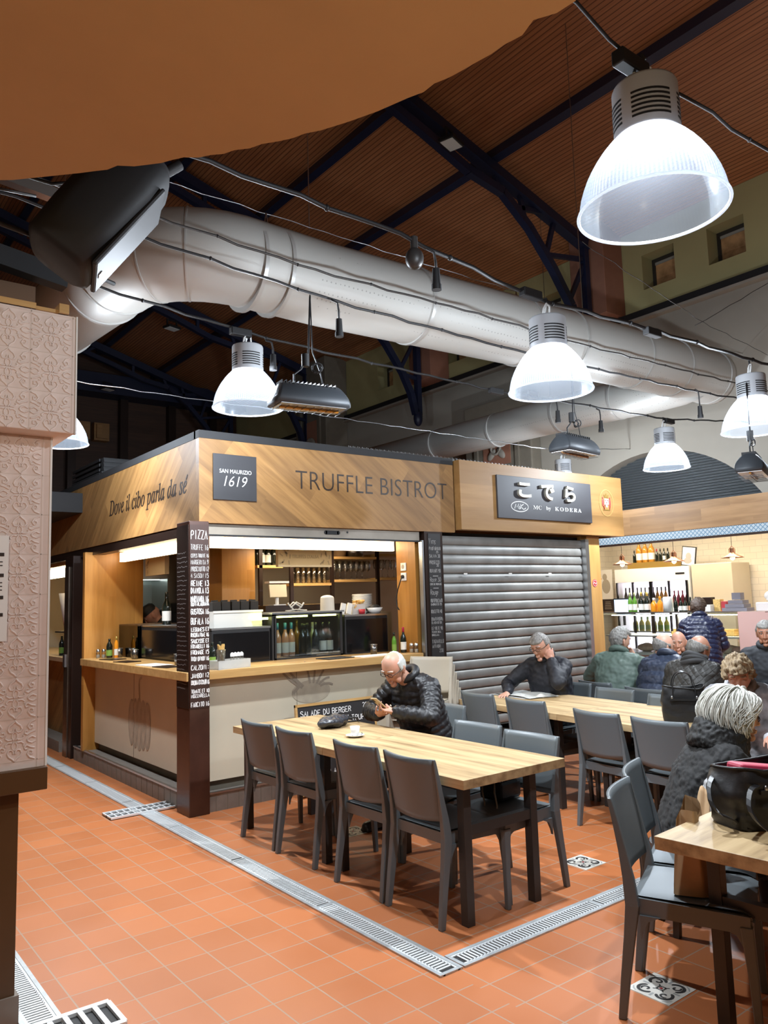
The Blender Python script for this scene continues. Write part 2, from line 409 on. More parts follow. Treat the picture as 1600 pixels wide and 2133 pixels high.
MT['lampgrey'] = flat('lamp_housing_grey', (.52, .55, .58), .45)
MT['baybulb'] = glow('bay_bulb', (.80, .90, 1.0), 40.0)
MT['grille'] = flat('speaker_grille', (.03, .03, .032), .55, .3)
MT['phone'] = flat('tan_phone', (.50, .36, .20), .35)
MT['pouchgrey'] = flat('dark_blue_grey_leather', (.035, .038, .048), .35)
MT['redcloth'] = flat('crimson_leather', (.45, .03, .07), .5)
MT['plasticbag'] = mk_film('plastic_film', (.74, .75, .77), .6)
def mk_flap():
    t = NT('patterned_flap'); x, y, z = t.xyz(t.obj()); v = t.n('ShaderNodeTexVoronoi', {'Vector': t.obj(), 'Scale': 40.0}, feature='DISTANCE_TO_EDGE')
    return t.P(Base_Color=t.mix(t.M('LESS_THAN', v.outputs[0], .12), (.60, .55, .52), (.05, .045, .04)), Roughness=.6)
MT['flap'] = mk_flap()
MT['stall_bulb'] = glow('warm_stall_bulb', (1.0, .72, .42), 20.0)
# ================================================================== SETTING
MAINT = 3.0
# floor: the aisle and the seating area are laid on two tile grids
m = MB(); m.bx(-6, 2.395, -4, 21, -.1, 0); m.m = 1; m.bx(2.395, 13, -4, 21, -.1, 0)
S('floor', m, [MT['floor_a'], MT['floor_b']])
SL = .30; AL = math.atan(SL); XW = 10.2; ZE = 7.15
def zr(x): return ZE+(XW-x)*SL
m = MB(); m.bx(-14.5, .3, -5, 21, 0, .12)
S('ceiling', m, MT['roof'], loc=(XW, 0, ZE)).rotation_euler = (0, AL, 0)
m = MB(); m.bx(0, 12, -5, 21, 0, .12)
xr = XW-14.5*cos(AL); zrg = ZE+14.5*sin(AL)
S('ceiling', m, MT['roof'], loc=(xr, 0, zrg)).rotation_euler = (0, pi-AL, 0)
bpy.context.view_layer.update()
# right wall: olive clerestory with small windows, plaster below with the stall arch
ZC = 5.76
wins = [(5.25, 6.30, 6.74), (6.31, 6.25, 6.69), (8.42, 6.22, 6.66), (10.75, 6.18, 6.62), (13.0, 6.15, 6.6), (3.1, 6.30, 6.74)]
wins.sort(); HWN = .27
m = MB(); m.bx(XW, XW+.4, -5, 20, ZC, 6.18); m.bx(XW, XW+.4, -5, 20, 6.72, 7.3)
e = -5
for y, a, b in wins: m.bx(XW, XW+.4, e, y-HWN, 6.18, 6.72); e = y+HWN
m.bx(XW, XW+.4, e, 20, 6.18, 6.72)
S('wall_right', m, MT['olive'])
MT['pane'] = flat('window_pane', (.40, .22, .10), .25, var=.5, scale=5)  # orange patches in the base colour stand in for reflections of the lit hall
for i, (y, a, b) in enumerate(wins):
    f = MB(); X = XW+.27
    for q in ((y-HWN, y-HWN+.05), (y+HWN-.05, y+HWN)): f.bx(X, X+.05, q[0], q[1], 6.18, 6.72)
    f.bx(X, X+.05, y-HWN+.05, y+HWN-.05, 6.18, 6.23); f.bx(X, X+.05, y-HWN+.05, y+HWN-.05, 6.66, 6.72)
    w = S('window_%d' % (i+1), f, MT['window'])
    g = MB(); g.bx(X+.02, X+.03, y-HWN+.05, y+HWN-.05, 6.23, 6.66); g.obj('window_pane', MT['pane'], w)
    g = MB(); g.bx(X+.005, X+.02, y-HWN+.05, y-HWN+.09, 6.23, 6.66); g.bx(X+.005, X+.02, y-HWN+.09, y+HWN-.05, 6.62, 6.66); g.obj('sash', MT['plaster'], w)
# lower plaster wall with arch
YA, RA, ZS = 6.65, 2.0, 1.70
m = MB(); m.bx(XW, XW+.4, -5, YA-RA, 0, ZC); m.bx(XW, XW+.4, YA+RA, 20, 0, ZC)
N = 36
for i in range(N):
    y0, y1 = YA-RA*cos(pi*i/N), YA-RA*cos(pi*(i+1)/N)
    z0, z1 = ZS+RA*sin(pi*i/N), ZS+RA*sin(pi*(i+1)/N)
    vs = [(x, y, z) for x in (XW, XW+.4) for y, z in ((y0, z0), (y1, z1), (y1, ZC), (y0, ZC))]
    m.add(vs, [(0, 1, 2, 3), (7, 6, 5, 4), (0, 4, 5, 1), (2, 6, 7, 3)])
S('wall_right_lower', m, MT['plaster'])
m = MB(); m.bx(XW-.10, XW, -5, 20, ZC-.02, ZC+.09); S('trim_1', m, MT['black'])
m = MB(); m.bx(XW-.13, XW, -5, 20, ZC-.06, ZC-.02); S('trim_2', m, MT['plaster'])
# pilasters in front of the wall carry the trusses
TY = [7.2, 11.25, 15.3, 19.2]
for y in TY[:3]:
    m = MB(); m.bx(9.72, XW, y-.28, y+.36, ZC+.09, 7.3); S('wall_pilaster', m, MT['pink'], bevel=.01)
# stone piers on the wall with a carved ornament
def pier(y0, y1, z0, z1, xf, nm):
    m = MB(); m.bx(xf, XW, y0, y1, z0, z1); o = S('wall_pier', m, MT['taupe'], bevel=.02)
    yc, zc, w, h = (y0+y1)/2, z0+(z1-z0)*.42, (y1-y0)*.62, (z1-z0)*.62
    f = MB()
    for a in (-1, 1):
        f.bx(xf-.04, xf, yc+a*w/2-.04, yc+a*w/2+.04, zc-h/2, zc+h/2); f.bx(xf-.04, xf, yc-w/2, yc+w/2, zc+a*h/2-.04, zc+a*h/2+.04)
    f.obj('pier_frame', MT['taupe'], o)
    g = MB(); g.bx(xf-.012, xf, yc-w*.33, yc+w*.33, zc-h*.33, zc+h*.33); g.obj('ornament_field', MT['pink'], o)
    g = MB()
    for k in range(4):
        a = k*pi/2+pi/4; g.sph((xf-.02, yc+cos(a)*w*.16, zc+sin(a)*h*.16), (.03, w*.13, h*.07), 12, 8, Matrix.Rotation(a, 3, 'X'))
    g.tube([(xf-.03, yc+cos(t*pi/12)*w*.11, zc+sin(t*pi/12)*w*.11) for t in range(24)], .025, 6, True)
    g.obj('carved_rosette', MT['plaster'], o)
pier(8.75, 10.35, 3.6, 5.1, 9.95, 'a'); pier(14.45, 15.75, 3.4, 7.2, 9.6, 'b'); pier(1.2, 2.8, 3.6, 5.1, 9.95, 'c')
# far end: dark boarded wall with posts
m = MB(); m.bx(-6, 10.6, 20, 20.3, 0, 14); S('wall_far', m, MT['darkwood'])
for x in (5.6, 6.9, 8.2, 9.4):
    m = MB(); m.bx(x-.1, x+.1, 19.8, 20, 3, 7.4); S('wall_post', m, MT['umberdark'])
for i, (x0, x1) in enumerate(((5.70, 6.02), (6.12, 6.50))):
    m = MB(); m.bx(x0, x1, 19.75, 20.0, 5.85, 6.30); m.bx(x0+.05, x1-.05, 19.70, 19.75, 5.9, 6.25)
    one('wooden_case', 'pale wooden case on the dark end wall, %s' % ('left one', 'right one')[i], 'case', m, MT['fascia_k'])
m = MB(); m.bx(-6, 10.2, 19.4, 20, 7.0, 7.5); S('beam_far', m, MT['truss'])
# ------------------------------------------------ canopy slab over the viewer: curved chipped edge
edge = [(1.21, -.5), (1.215, .6), (1.21, .89), (1.19, 1.06), (1.145, 1.28), (1.085, 1.44), (1.01, 1.58), (.90, 1.75), (.76, 1.91), (.60, 2.08), (.43, 2.25), (.10, 2.48), (-.5, 2.8), (-1.4, 3.1), (-4, 3.3)]
random.seed(3); ed2 = []
for k in range(len(edge)-1):
    a, b = V(edge[k]), V(edge[k+1]); n_ = max(1, int((b-a).length/.035)) if 0 < k < 11 else 1
    for j in range(n_):
        p = a.lerp(b, j/n_); d = (b-a).normalized(); c = random.random()**7*.02 if 0 < k < 11 else 0
        ed2.append((p.x-abs(d.y)*c, p.y-abs(d.x)*c*.6))
poly = [(-4, -3.5), (1.21, -3.5)]+ed2+[edge[-1]]
m = MB(); n_ = len(poly)
A_ = [(x, y, 2.8) for x, y in poly]; B_ = [(x, y, 2.98) for x, y in poly]
m.add(A_+B_, [tuple(reversed(range(n_))), tuple(range(n_, 2*n_))]+[(i, (i+1) % n_, n_+(i+1) % n_, n_+i) for i in range(n_)])
S('ceiling_canopy', m, MT['ochre'])
# ------------------------------------------------ roof purlins and trusses
for i, x in enumerate((7.75, 6.3, 4.85, 3.4, 1.95, .5, -1.0)):
    m = MB(); m.bx(-.06, .06, -5, 20, -.17, 0)
    o = S('beam_purlin', m, MT['truss'], loc=(x, 0, zr(x)-.005)); o.rotation_euler = (0, AL, 0)
def truss(y, label):
    t = T('roof_truss', label, 'roof truss', (9.6, y, 5.1))
    def q(x, z): return V((x-9.6, 0, z-5.1))
    top = lambda x: zr(x)-.30
    m = MB(); m.bar(q(9.68, top(9.68)), q(-3.2, top(-3.2)), .10, .17); m.bar(q(9.68, top(9.68)-.09), q(-3.2, top(-3.2)-.09), .16, .02); m.obj('top_chord', MT['truss'], t)
    cur = [(9.55, 5.15), (9.44, 5.55), (9.24, 5.93), (8.86, 6.42), (8.38, 6.92), (7.85, 7.30), (7.2, top(7.2)-.34), (6.4, top(6.4)-.30), (-3.2, top(-3.2)-.30)]
    m = MB()
    for a, b in zip(cur, cur[1:]): m.bar(q(*a), q(*b), .11, .11)
    m.obj('knee_brace', MT['truss'], t)
    m = MB(); m.bar(q(9.62, 5.1), q(9.62, top(9.62)), .11, .10, V((1, 0, 0))); m.sph(q(9.6, 5.08), (.09, .09, .16), 10, 8); m.obj('post', MT['truss'], t)
    for a, b in (((9.62, 5.85), (9.28, 5.9)), ((9.62, 6.7), (9.2, 6.0)), ((9.62, 6.75), (8.72, 6.6)), ((8.95, 7.2), (8.72, 6.58)), ((8.2, 7.4), (8.3, 7.0)), ((8.7, 7.25), (8.1, 7.15)), ((7.7, 7.55), (7.78, 7.35)), ((6.9, top(6.9)), (6.9, top(6.9)-.3)), ((6.0, top(6)), (5.7, top(5.7)-.3)), ((5.2, top(5.2)), (5.2, top(5.2)-.3)), ((4.4, top(4.4)), (4.1, top(4.1)-.3)), ((3.4, top(3.4)), (3.4, top(3.4)-.3))):
        m = MB(); m.bar(q(*a), q(*b), .055, .065); m.obj('web_member', MT['truss'], t)
    return t
truss(TY[0], 'nearest navy steel roof truss, behind the biggest lamp')
truss(TY[1], 'navy roof truss crossing behind the long duct, its foot on the second pilaster')
truss(TY[2], 'navy roof truss over the left lamp of the bistro stall')
truss(TY[3], 'farthest navy roof truss, against the dark end wall')
# floodlights clipped on the trusses
def flood(x, y, z, label, rz=0):
    t = T('floodlight', label, 'floodlight', (x, y, z), rz, 'floodlights on the roof trusses')
    m = MB(); m.box((0, 0, 0), (.30, .22, .05)); m.obj('housing', MT['black'], t, bevel=.008)
    m = MB(); m.box((0, 0, -.028), (.26, .18, .006)); m.obj('lens', MT['floodlens'], t)
    m = MB(); m.bar((-.12, 0, .02), (-.12, 0, .16), .02, .03); m.bar((.12, 0, .02), (.12, 0, .16), .02, .03); m.bar((-.12, 0, .15), (.12, 0, .15), .03, .02); m.obj('bracket', MT['black'], t)
flood(6.66, 6.95, 7.50, 'square floodlight on the nearest roof truss', .3)
flood(6.2, 15.0, 7.35, 'square floodlight on a roof truss above the left bistro lamp', .3)
flood(6.2, 19.0, 7.0, 'small floodlight on the dark farthest truss', .3)
# ------------------------------------------------ drains
def drain(name, label, L, w, loc, rz):
    t = T(name, label, 'floor drain', loc, rz, 'grated floor drains')
    f = MB(); h = w/2
    f.bx(0, L, -h, -h+.018, -.02, .004); f.bx(0, L, h-.018, h, -.02, .004); f.bx(0, L, -h+.018, h-.018, -.03, -.024)
    for k in range(int(L)+1): f.bx(min(k, L-.02), min(k, L-.02)+.02, -h+.018, h-.018, -.02, .003)
    f.obj('channel_frame', MT['zinc'], t)
    g = MB(); k = .03
    while k < L-.02:
        if (k % 1.0) > .03: g.box((k, 0, -.002), (.011, w-.05, .008))
        k += .0215
    g.bx(0, L, -h+.018, -h+.03, -.004, .002); g.bx(0, L, h-.03, h-.018, -.004, .002)
    g.obj('grating', MT['grate'], t)
    d = MB(); d.bx(0, L, -h+.02, h-.02, -.004, -.0035); d.obj('channel_bottom', MT['black'], t)
Z_ = .0265
drain('floor_drain', 'long grated drain running from the front corner toward the left stall', 7.6, .135, (2.395, 2.71, Z_-.022), pi/2)
drain('floor_drain', 'grated drain running right from the corner in front of the tables', 4.6, .135, (2.47, 2.775, Z_-.022), 0)
drain('floor_drain', 'grated drain at the foot of the tiled pier', 2.6, .15, (.90, 2.3, Z_-.022), pi/2)
t = T('drain_cover', 'wide slotted cover lying across the long drain by the brown post', 'drain cover', (2.40, 6.36, .006))
m = MB()
for a in (-1, 0, 1): m.bx(-.30, .30, a*.095-.012, a*.095+.012, 0, .014)
for k in range(13): m.bx(-.30+k*.049, -.288+k*.049, -.095, .095, 0, .012)
m.obj('cover_grid', MT['grate'], t)
m = MB(); m.bx(-.30, .30, -.09, .09, -.001, .002); m.obj('cover_base', MT['black'], t)
t = T('drain_cover', 'heavy slotted cover at the bottom left corner of the floor', 'drain cover', (.93, 3.33, .006))
m = MB()
for a in (-1, 1): m.bx(-.20, .22, a*.1-.014, a*.1+.014, 0, .016)
for k in range(8): m.bx(-.20+k*.058, -.18+k*.058, -.1, .1, 0, .015)
m.obj('cover_grid', MT['grate'], t)
m = MB(); m.bx(-.20, .22, -.095, .095, -.001, .002); m.obj('cover_base', MT['black'], t)
# patterned cement tiles set in the terracotta
def deco(x, y, label):
    t = T('patterned_tile', label, 'floor tile', (x, y, .0), 0, 'patterned tiles in the terracotta floor')
    m = MB(); m.bx(-.098, .098, -.098, .098, -.01, .0012); m.obj('tile_body', MT['decowhite'], t)
    g = MB(); b = MB(); z = .0016
    def st(mb, pts, w):
        pts = [V((p[0], p[1], z)) for p in pts]
        L = []; R = []
        for i in range(len(pts)):
            d = (pts[min(i+1, len(pts)-1)]-pts[max(i-1, 0)]).normalized(); n = V((-d.y, d.x, 0))
            ww = w*(1 if 0 < i < len(pts)-1 else .5); L.append(pts[i]+n*ww/2); R.append(pts[i]-n*ww/2)
        k = len(pts); mb.add(L+R, [(k+i, k+i+1, i+1, i) for i in range(k-1)])
    for q in range(4):
        a = q*pi/2; c, s_ = cos(a), sin(a)
        rot = lambda P: [(p[0]*c-p[1]*s_, p[0]*s_+p[1]*c) for p in P]
        arc = [(.042+.032*cos(t_)*(1), .042+.032*sin(t_)) for t_ in [(-.62*pi+i*1.24*pi/14+pi/4) for i in range(15)]]
        st(b, rot(arc), .014)
        sp = [(.042+(.005+.0016*i)*cos(.5*i+2.2), .042+(.005+.0016*i)*sin(.5*i+2.2)) for i in range(11)]
        st(b, rot(sp), .010); st(b, rot([(.012, .012), (.024, .024)]), .012)
        st(g, rot([(.085, .0), (.055, .0)]), .022); st(g, rot([(.09, .06), (.078, .078), (.06, .09)]), .008)
        st(b, rot([(.008, -.02), (.016, 0), (.008, .02)]), .006)
    b.obj('tile_scrolls', MT['decoblack'], t); g.obj('tile_accents', MT['decogrey'], t)
    r = MB(); r.bx(-.006, .006, -.006, .006, .0012, .002); r.obj('tile_centre', MT['red'], t)
deco(2.95, 2.045, 'patterned black and white floor tile under the nearest grey chair')
deco(3.955, 3.235, 'patterned black and white floor tile in the open floor right of the table end')
deco(3.298, 4.733, 'patterned black and white floor tile in shade under the long table')
# added unseen fill lights: up-light for the canopy, spotlight for the tiled pier
t = T('fill_uplight', 'added warm fill up-light behind the viewer, brightening the canopy', 'lamp', (.35, -.75, 1.55))
m = MB(); m.lathe([(.03, -.10), (.10, -.02), (.11, 0), (.095, 0), (.03, -.06)], 24); m.cyl((0, 0, -1.55), (0, 0, -.09), .015); m.obj('lamp_bowl', MT['black'], t)
l = bpy.data.lights.new('canopy_fill_light', 'AREA'); l.shape = 'DISK'; l.size = .5; l.energy = CANOPY_FILL_W; l.color = (1.0, .86, .66)
o = bpy.data.objects.new('canopy_fill_light', l); o.rotation_euler = (pi, 0, 0); o.location = (0, 0, .02); link(o, t)
t = T('fill_spotlight', 'added unseen fill spotlight under the canopy, brightening the tiled pier', 'lamp', (-.75, 1.35, 2.62))
m = MB(); m.cyl((0, 0, 0), (.07, .12, -.06), .035, .045); m.cyl((0, 0, 0), (0, 0, .18), .01); m.obj('spot_can', MT['black'], t)
l = bpy.data.lights.new('pier_fill_light', 'SPOT'); l.energy = PIER_FILL_W; l.color = (1.0, .90, .80); l.spot_size = 1.25; l.spot_blend = .5; l.shadow_soft_size = .05
o = bpy.data.objects.new('pier_fill_light', l); o.location = (.08, .14, -.07); o.rotation_euler = V((1.35, 2.0, -.85)).to_track_quat('-Z', 'Y').to_euler(); link(o, t)
# ================================================================== LETTERING
GL = {'A': '00 26 40|13 33', 'B': '00 06|06 36 45 44 33 03|33 42 41 30 00', 'C': '45 36 16 05 01 10 30 41', 'D': '00 06 26 44 42 20 00', 'E': '46 06 00 40|03 33', 'F': '46 06 00|03 33', 'G': '45 36 16 05 01 10 30 41 43 23', 'H': '00 06|40 46|03 43', 'I': '20 26', 'J': '46 41 30 10 01', 'K': '00 06|46 03 40', 'L': '06 00 40', 'M': '00 06 23 46 40', 'N': '00 06 40 46', 'O': '16 05 01 10 30 41 45 36 16', 'P': '00 06 36 45 44 33 03', 'Q': '16 05 01 10 30 41 45 36 16|22 50', 'R': '00 06 36 45 44 33 03|23 40', 'S': '45 36 16 05 04 33 42 41 30 10 01', 'T': '06 46|26 20', 'U': '06 01 10 30 41 46', 'V': '06 20 46', 'W': '06 10 23 30 46', 'X': '00 46|06 40', 'Y': '06 23 46|23 20', 'Z': '06 46 00 40', '0': '16 05 01 10 30 41 45 36 16', '1': '15 26 20', '2': '05 16 36 45 44 00 40', '3': '06 46 24 43 41 30 10 01', '4': '36 02 42|34 30', '5': '46 06 04 34 43 41 30 00', '6': '36 14 01 10 30 41 42 33 02', '9': '10 32 45 36 16 05 04 13 44', ':': '21 22|24 25', '-': '03 43', 'e': '02 42 43 34 14 03 01 10 30', 'o': '14 03 01 10 30 41 43 34 14', 'u': '04 01 10 30 41|44 40', 'g': '43 34 14 03 02 11 31 42|44 4a 3b 1b', 'i': '20 24|26 26', 'n': '00 04|03 14 34 43 40', 's': '43 34 14 03 31 20 00', '+': '03 43|21 25'}
def gly(ch):
    if ch not in GL: return []
    r = []
    for st in GL[ch].split('|'):
        p = [(int(q[0]), {'a': -1, 'b': -2}.get(q[1], None) if q[1] in 'ab' else int(q[1])) for q in st.split()]
        if len(p) > 4 and ch not in 'MNEFHIKLWZAVXT4':
            for _ in range(2):
                o = [p[0]]
                for a, b in zip(p, p[1:]): o += [(a[0]*.75+b[0]*.25, a[1]*.75+b[1]*.25), (a[0]*.25+b[0]*.75, a[1]*.25+b[1]*.75)]
                p = o+[p[-1]]
        r.append(p)
    return r
def chalk(mb, s, o, ex, ey, h, w=None, thick=.0045, jit=.0):
    """chalk strokes; o = lower left, ex/ey = directions, h = cap height, w = total width to fill"""
    adv = [5.6 if c != ' ' else 3.6 for c in s]; tot = sum(adv)-1.4; k = h/6; kx = (w/tot) if w else k*.8
    nz = V(ex).cross(V(ey)); x = 0
    for c, a in zip(s, adv):
        jy = (random.random()-.5)*jit*h
        for st in gly(c):
            pts = [V(o)+V(ex)*((x+p[0])*kx)+V(ey)*(p[1]*k+jy+(random.random()-.5)*jit*h*.25) for p in st]
            if len(pts) > 1 and (pts[1]-pts[0]).length < 1e-5: pts[1] += V(ey)*.004
            ribbon(mb, pts, thick, nz)
        x += a
def ribbon(mb, pts, w, nz, h=.0012):
    n = len(pts); L = []; R = []
    for i in range(n):
        d = pts[min(i+1, n-1)]-pts[max(i-1, 0)]
        if d.length < 1e-6: d = V((1, 0, 0))
        d.normalize(); q = nz.cross(d); L.append(pts[i]+q*w/2+nz*h); R.append(pts[i]-q*w/2+nz*h)
    mb.add(L+R, [(i, n+i, n+i+1, i+1) for i in range(n-1)])
    mb.f[-(n-1):] = [tuple(reversed(f)) for f in mb.f[-(n-1):]]
def mi_(s): return ''.join('\u210e' if c == 'h' else chr(0x1D44E+ord(c)-97) if 'a' <= c <= 'z' else chr(0x1D434+ord(c)-65) if 'A' <= c <= 'Z' else c for c in s)
def mb_(s): return ''.join(chr(0x1D41A+ord(c)-97) if 'a' <= c <= 'z' else chr(0x1D400+ord(c)-65) if 'A' <= c <= 'Z' else chr(0x1D7CE+ord(c)-48) if '0' <= c <= '9' else c for c in s)
def text(name, s, mat, parent, o, ex, ey, width, height, off=0.0, ext=.002, shear=0.0, sp=1.0):
    """letters fitted to width x height, lower left corner at o"""
    c = bpy.data.curves.new(name, 'FONT'); c.body = s; c.size = 1; c.offset = off; c.shear = shear; c.space_character = sp; c.extrude = .01; c.resolution_u = 4
    q = bpy.data.objects.new(name, c); COL.objects.link(q); dg = bpy.context.evaluated_depsgraph_get(); dg.update()
    me = bpy.data.meshes.new_from_object(q.evaluated_get(dg)); bpy.data.objects.remove(q); bpy.data.curves.remove(c)
    xs = [v.co.x for v in me.vertices]; ys = [v.co.y for v in me.vertices]
    x0, x1, y0, y1 = min(xs), max(xs), min(ys), max(ys); ex, ey = V(ex), V(ey); nz = ex.cross(ey)
    for v in me.vertices:
        p = v.co.copy(); v.co = V(o)+ex*((p.x-x0)/(x1-x0)*width)+ey*((p.y-y0)/(y1-y0)*height)+nz*(p.z/.01*ext/2+ext/2)
    me.name = name; me.materials.clear(); me.materials.append(mat)
    ob = bpy.data.objects.new(name, me); return link(ob, parent)
EXF, EZ = V((1, 0, 0)), V((0, 0, 1))      # on faces that look toward -Y
EXL = V((0, -1, 0))                        # on faces that look toward -X
# ================================================================== BISTRO STALL
# fascia boards
t = T('bistro_fascia', 'diagonal-grained wooden front fascia board of the bistro stall', 'fascia board', (2.67, 5.9, 2.29))
m = MB(); m.bx(0, 2.81, 0, .06, 0, .70); m.obj('board', MT['fascia'], t)
m = MB(); m.bx(-.004, 2.81, -.004, .09, .70, .765); m.obj('top_trim', MT['trim'], t)
text('lettering', 'TRUFFLE BISTROT', MT['ink'], t, (.915, 0, .335), EXF, EZ, 1.80, .165, off=-.012, sp=1.03)
t2 = T('bistro_sign', 'square charcoal sign with white lettering on the bistro fascia', 'sign', (2.79, 5.895, 2.485))
m = MB(); m.bx(0, .40, -.008, .003, 0, .385); m.obj('sign_plate', MT['signblack'], t2, bevel=.002)
text('lettering', 'SAN MAURIZIO', MT['white'], t2, (.055, -.009, .225), EXF, EZ, .295, .034)
text('lettering', '1619', MT['white'], t2, (.095, -.009, .115), EXF, EZ, .215, .088, shear=.28, off=-.01)
t = T('bistro_side_fascia', 'wooden side fascia board with italic lettering above the left counter', 'fascia board', (2.67, 5.96, 2.29))
m = MB(); m.bx(0, .06, 0, 5.0, 0, .70); m.obj('board', MT['fascia_l'], t)
m = MB(); m.bx(-.004, .09, 0, 5.0, .70, .765); m.obj('top_trim', MT['trim'], t)
text('lettering', mi_('Dove il cibo parla da se'), MT['ink'], t, (0, 2.13, .225), EXL, EZ, 1.95, .21, off=.012)
m = MB(); ribbon(m, [V((-.001, .195, .385)), V((-.001, .165, .425))], .014, V((-1, 0, 0)), .002); m.obj('accent', MT['ink'], t)
# bird spikes on the roof edge
m = MB()
for i in range(60):
    x = 4.4+i*.055
    for dx in (-.03, 0.0, .03): m.bar((x, 6.2, 3.02), (x+dx, 6.2+dx*.5, 3.14), .003, .003)
m.bx(4.38, 7.75, 6.18, 6.22, 3.0, 3.02)
one('bird_spikes', 'row of thin bird spikes along the stall roof', 'bird spikes', m, MT['steel'])
m = MB(); m.bx(2.75, 8.2, 5.97, 9.8, 2.96, 3.02); one('stall_roof', 'flat dark roof of the bistro stall behind the fascia', 'roof panel', m, MT['trim'])
t = T('roof_crate', 'black slatted crates stacked on the stall roof at left', 'crate', (2.75, 8.6, 3.02))
m = MB(); m.bx(0, .75, 0, 1.1, 0, .1); m.bx(.03, .72, .03, 1.07, .1, .26); m.obj('crate_body', MT['trim'], t)
m = MB()
for k in range(4): m.bx(-.012, 0, .05, 1.05, .05+k*.055, .08+k*.055); m.bx(.03, .72, -.012+.03, .03, .06+k*.05, .085+k*.05)
m.obj('crate_slat', MT['black'], t)
m = MB(); m.bx(2.1, 2.67, 9.0, 14.5, 2.7, 2.92); one('awning_box', 'dark awning box of the next stall at far left', 'awning', m, MT['trim'])
# post with chalk menu
t = T('menu_post', 'dark brown steel corner post with a chalked pizza menu', 'post', (2.58, 5.89, 0))
m = MB(); m.bx(0, .172, 0, .25, 0, 2.30); m.obj('post_body', MT['umber'], t, bevel=.006)
m = MB(); m.bx(.004, .168, -.004, 0, .82, 2.27); m.obj('front_chalkboard', MT['menuboard'], t)
m = MB(); m.bx(-.004, 0, .01, .24, .82, 2.27); m.obj('side_chalkboard', MT['umberdark'], t)
rows = [('PIZZA', 2.165, .07, 0), ('TRUFFE 16', 2.078, .042, 1), ('CEPES TRUFFE 16', 2.018, .028, 1), ('MARGERITA 9', 1.962, .034, 1), ('PROSCIUTTO 12', 1.907, .036, 1), ('4 SASON 15', 1.853, .034, 1), ('REINE 13', 1.79, .042, 0), ('DIAVOLA 13', 1.73, .044, 0), ('MARINARA 16', 1.662, .048, 0), ('BUFFALAGRANA', 1.632, .028, 0), ('GUSTOSA 16', 1.566, .042, 0), ('BUFALA 16', 1.485, .05, 0), ('LEGUMES ET', 1.43, .03, 0), ('RICOTA FUME 16', 1.388, .03, 0), ('SAUCISSE ET', 1.34, .03, 0), ('FRIARELLI 16', 1.298, .03, 0), ('FROMAGE 15', 1.25, .032, 0), ('THON ONION 16', 1.20, .032, 0), ('CALZONI:', 1.13, .036, 0), ('JAMBON 12', 1.068, .034, 0), ('RICOTA CHORIZO 16', 1.015, .034, 0), ('TOMATE ET 10', .95, .028, 0), ('MOZZARELLA', .915, .026, 0), ('FARCITO 16', .845, .034, 0)]
mb0, mb1 = MB(), MB()
for s, z, h, dim in rows:
    w = .150 if len(s) > 7 else .11+.006*len(s)
    chalk(mb1 if dim else mb0, s, (.011+random.random()*.004, -.0045, z-.012), EXF, EZ, h, w, .0058 if not dim else .0045, .10)
mb0.obj('chalk_lettering', MT['chalk'], t); mb1.obj('worn_lettering', MT['chalkdim'], t)
ms = MB()
random.seed(11)
for k in range(30):
    z = 2.04-k*.037; w = .14+random.random()*.06
    ribbon(ms, [V((-.0045, .225-w*j/16, z+.012*random.random())) for j in range(17)], .0045, V((-1, 0, 0)))
ms.obj('rubbed_lettering', MT['chalkfaint'], t)
# far post of the left side
t = T('shutter_rail_post', 'dark steel guide post at the far end of the left counter', 'post', (2.6, 9.08, 0))
m = MB(); m.bx(.0, .16, 0, .30, 0, 2.22); m.obj('post_body', MT['umberdark'], t, bevel=.005)
m = MB(); m.bx(-.012, 0, .12, .27, .0, 2.1); m.obj('steel_cover', MT['darksteel'], t)
m = MB(); m.bx(-.03, -.01, .17, .24, .98, 1.12); m.obj('latch', MT['steel'], t)
# beams under the fascia
m = MB(); m.bx(2.68, 2.80, 6.14, 13, 2.2, 2.29); one('shutter_beam', 'dark shutter beam under the side fascia', 'beam', m, MT['umberdark'])
t = T('shutter_box', 'grey metal shutter box above the front counter', 'shutter box', (2.75, 5.93, 2.2))
m = MB(); m.bx(0, 2.27, 0, .12, 0, .09); m.obj('box_body', MT['beamgrey'], t)
m = MB(); m.bx(1.16, 1.30, -.004, .002, .03, .065); m.cyl((1.16, -.004, .0475), (1.16, .002, .0475), .0175); m.cyl((1.30, -.004, .0475), (1.30, .002, .0475), .0175); m.cyl((1.40, -.004, .055), (1.40, .002, .055), .009); m.obj('slot', MT['black'], t)
m = MB(); m.bx(0, 2.27, .0, .03, -.015, 0); m.obj('bottom_rail', MT['black'], t)
m = MB(); m.bx(2.8, 5.02, 6.05, 9.0, 2.23, 2.28); one('stall_ceiling', 'honey wood ceiling panel inside the bistro stall', 'ceiling panel', m, MT['counter'])
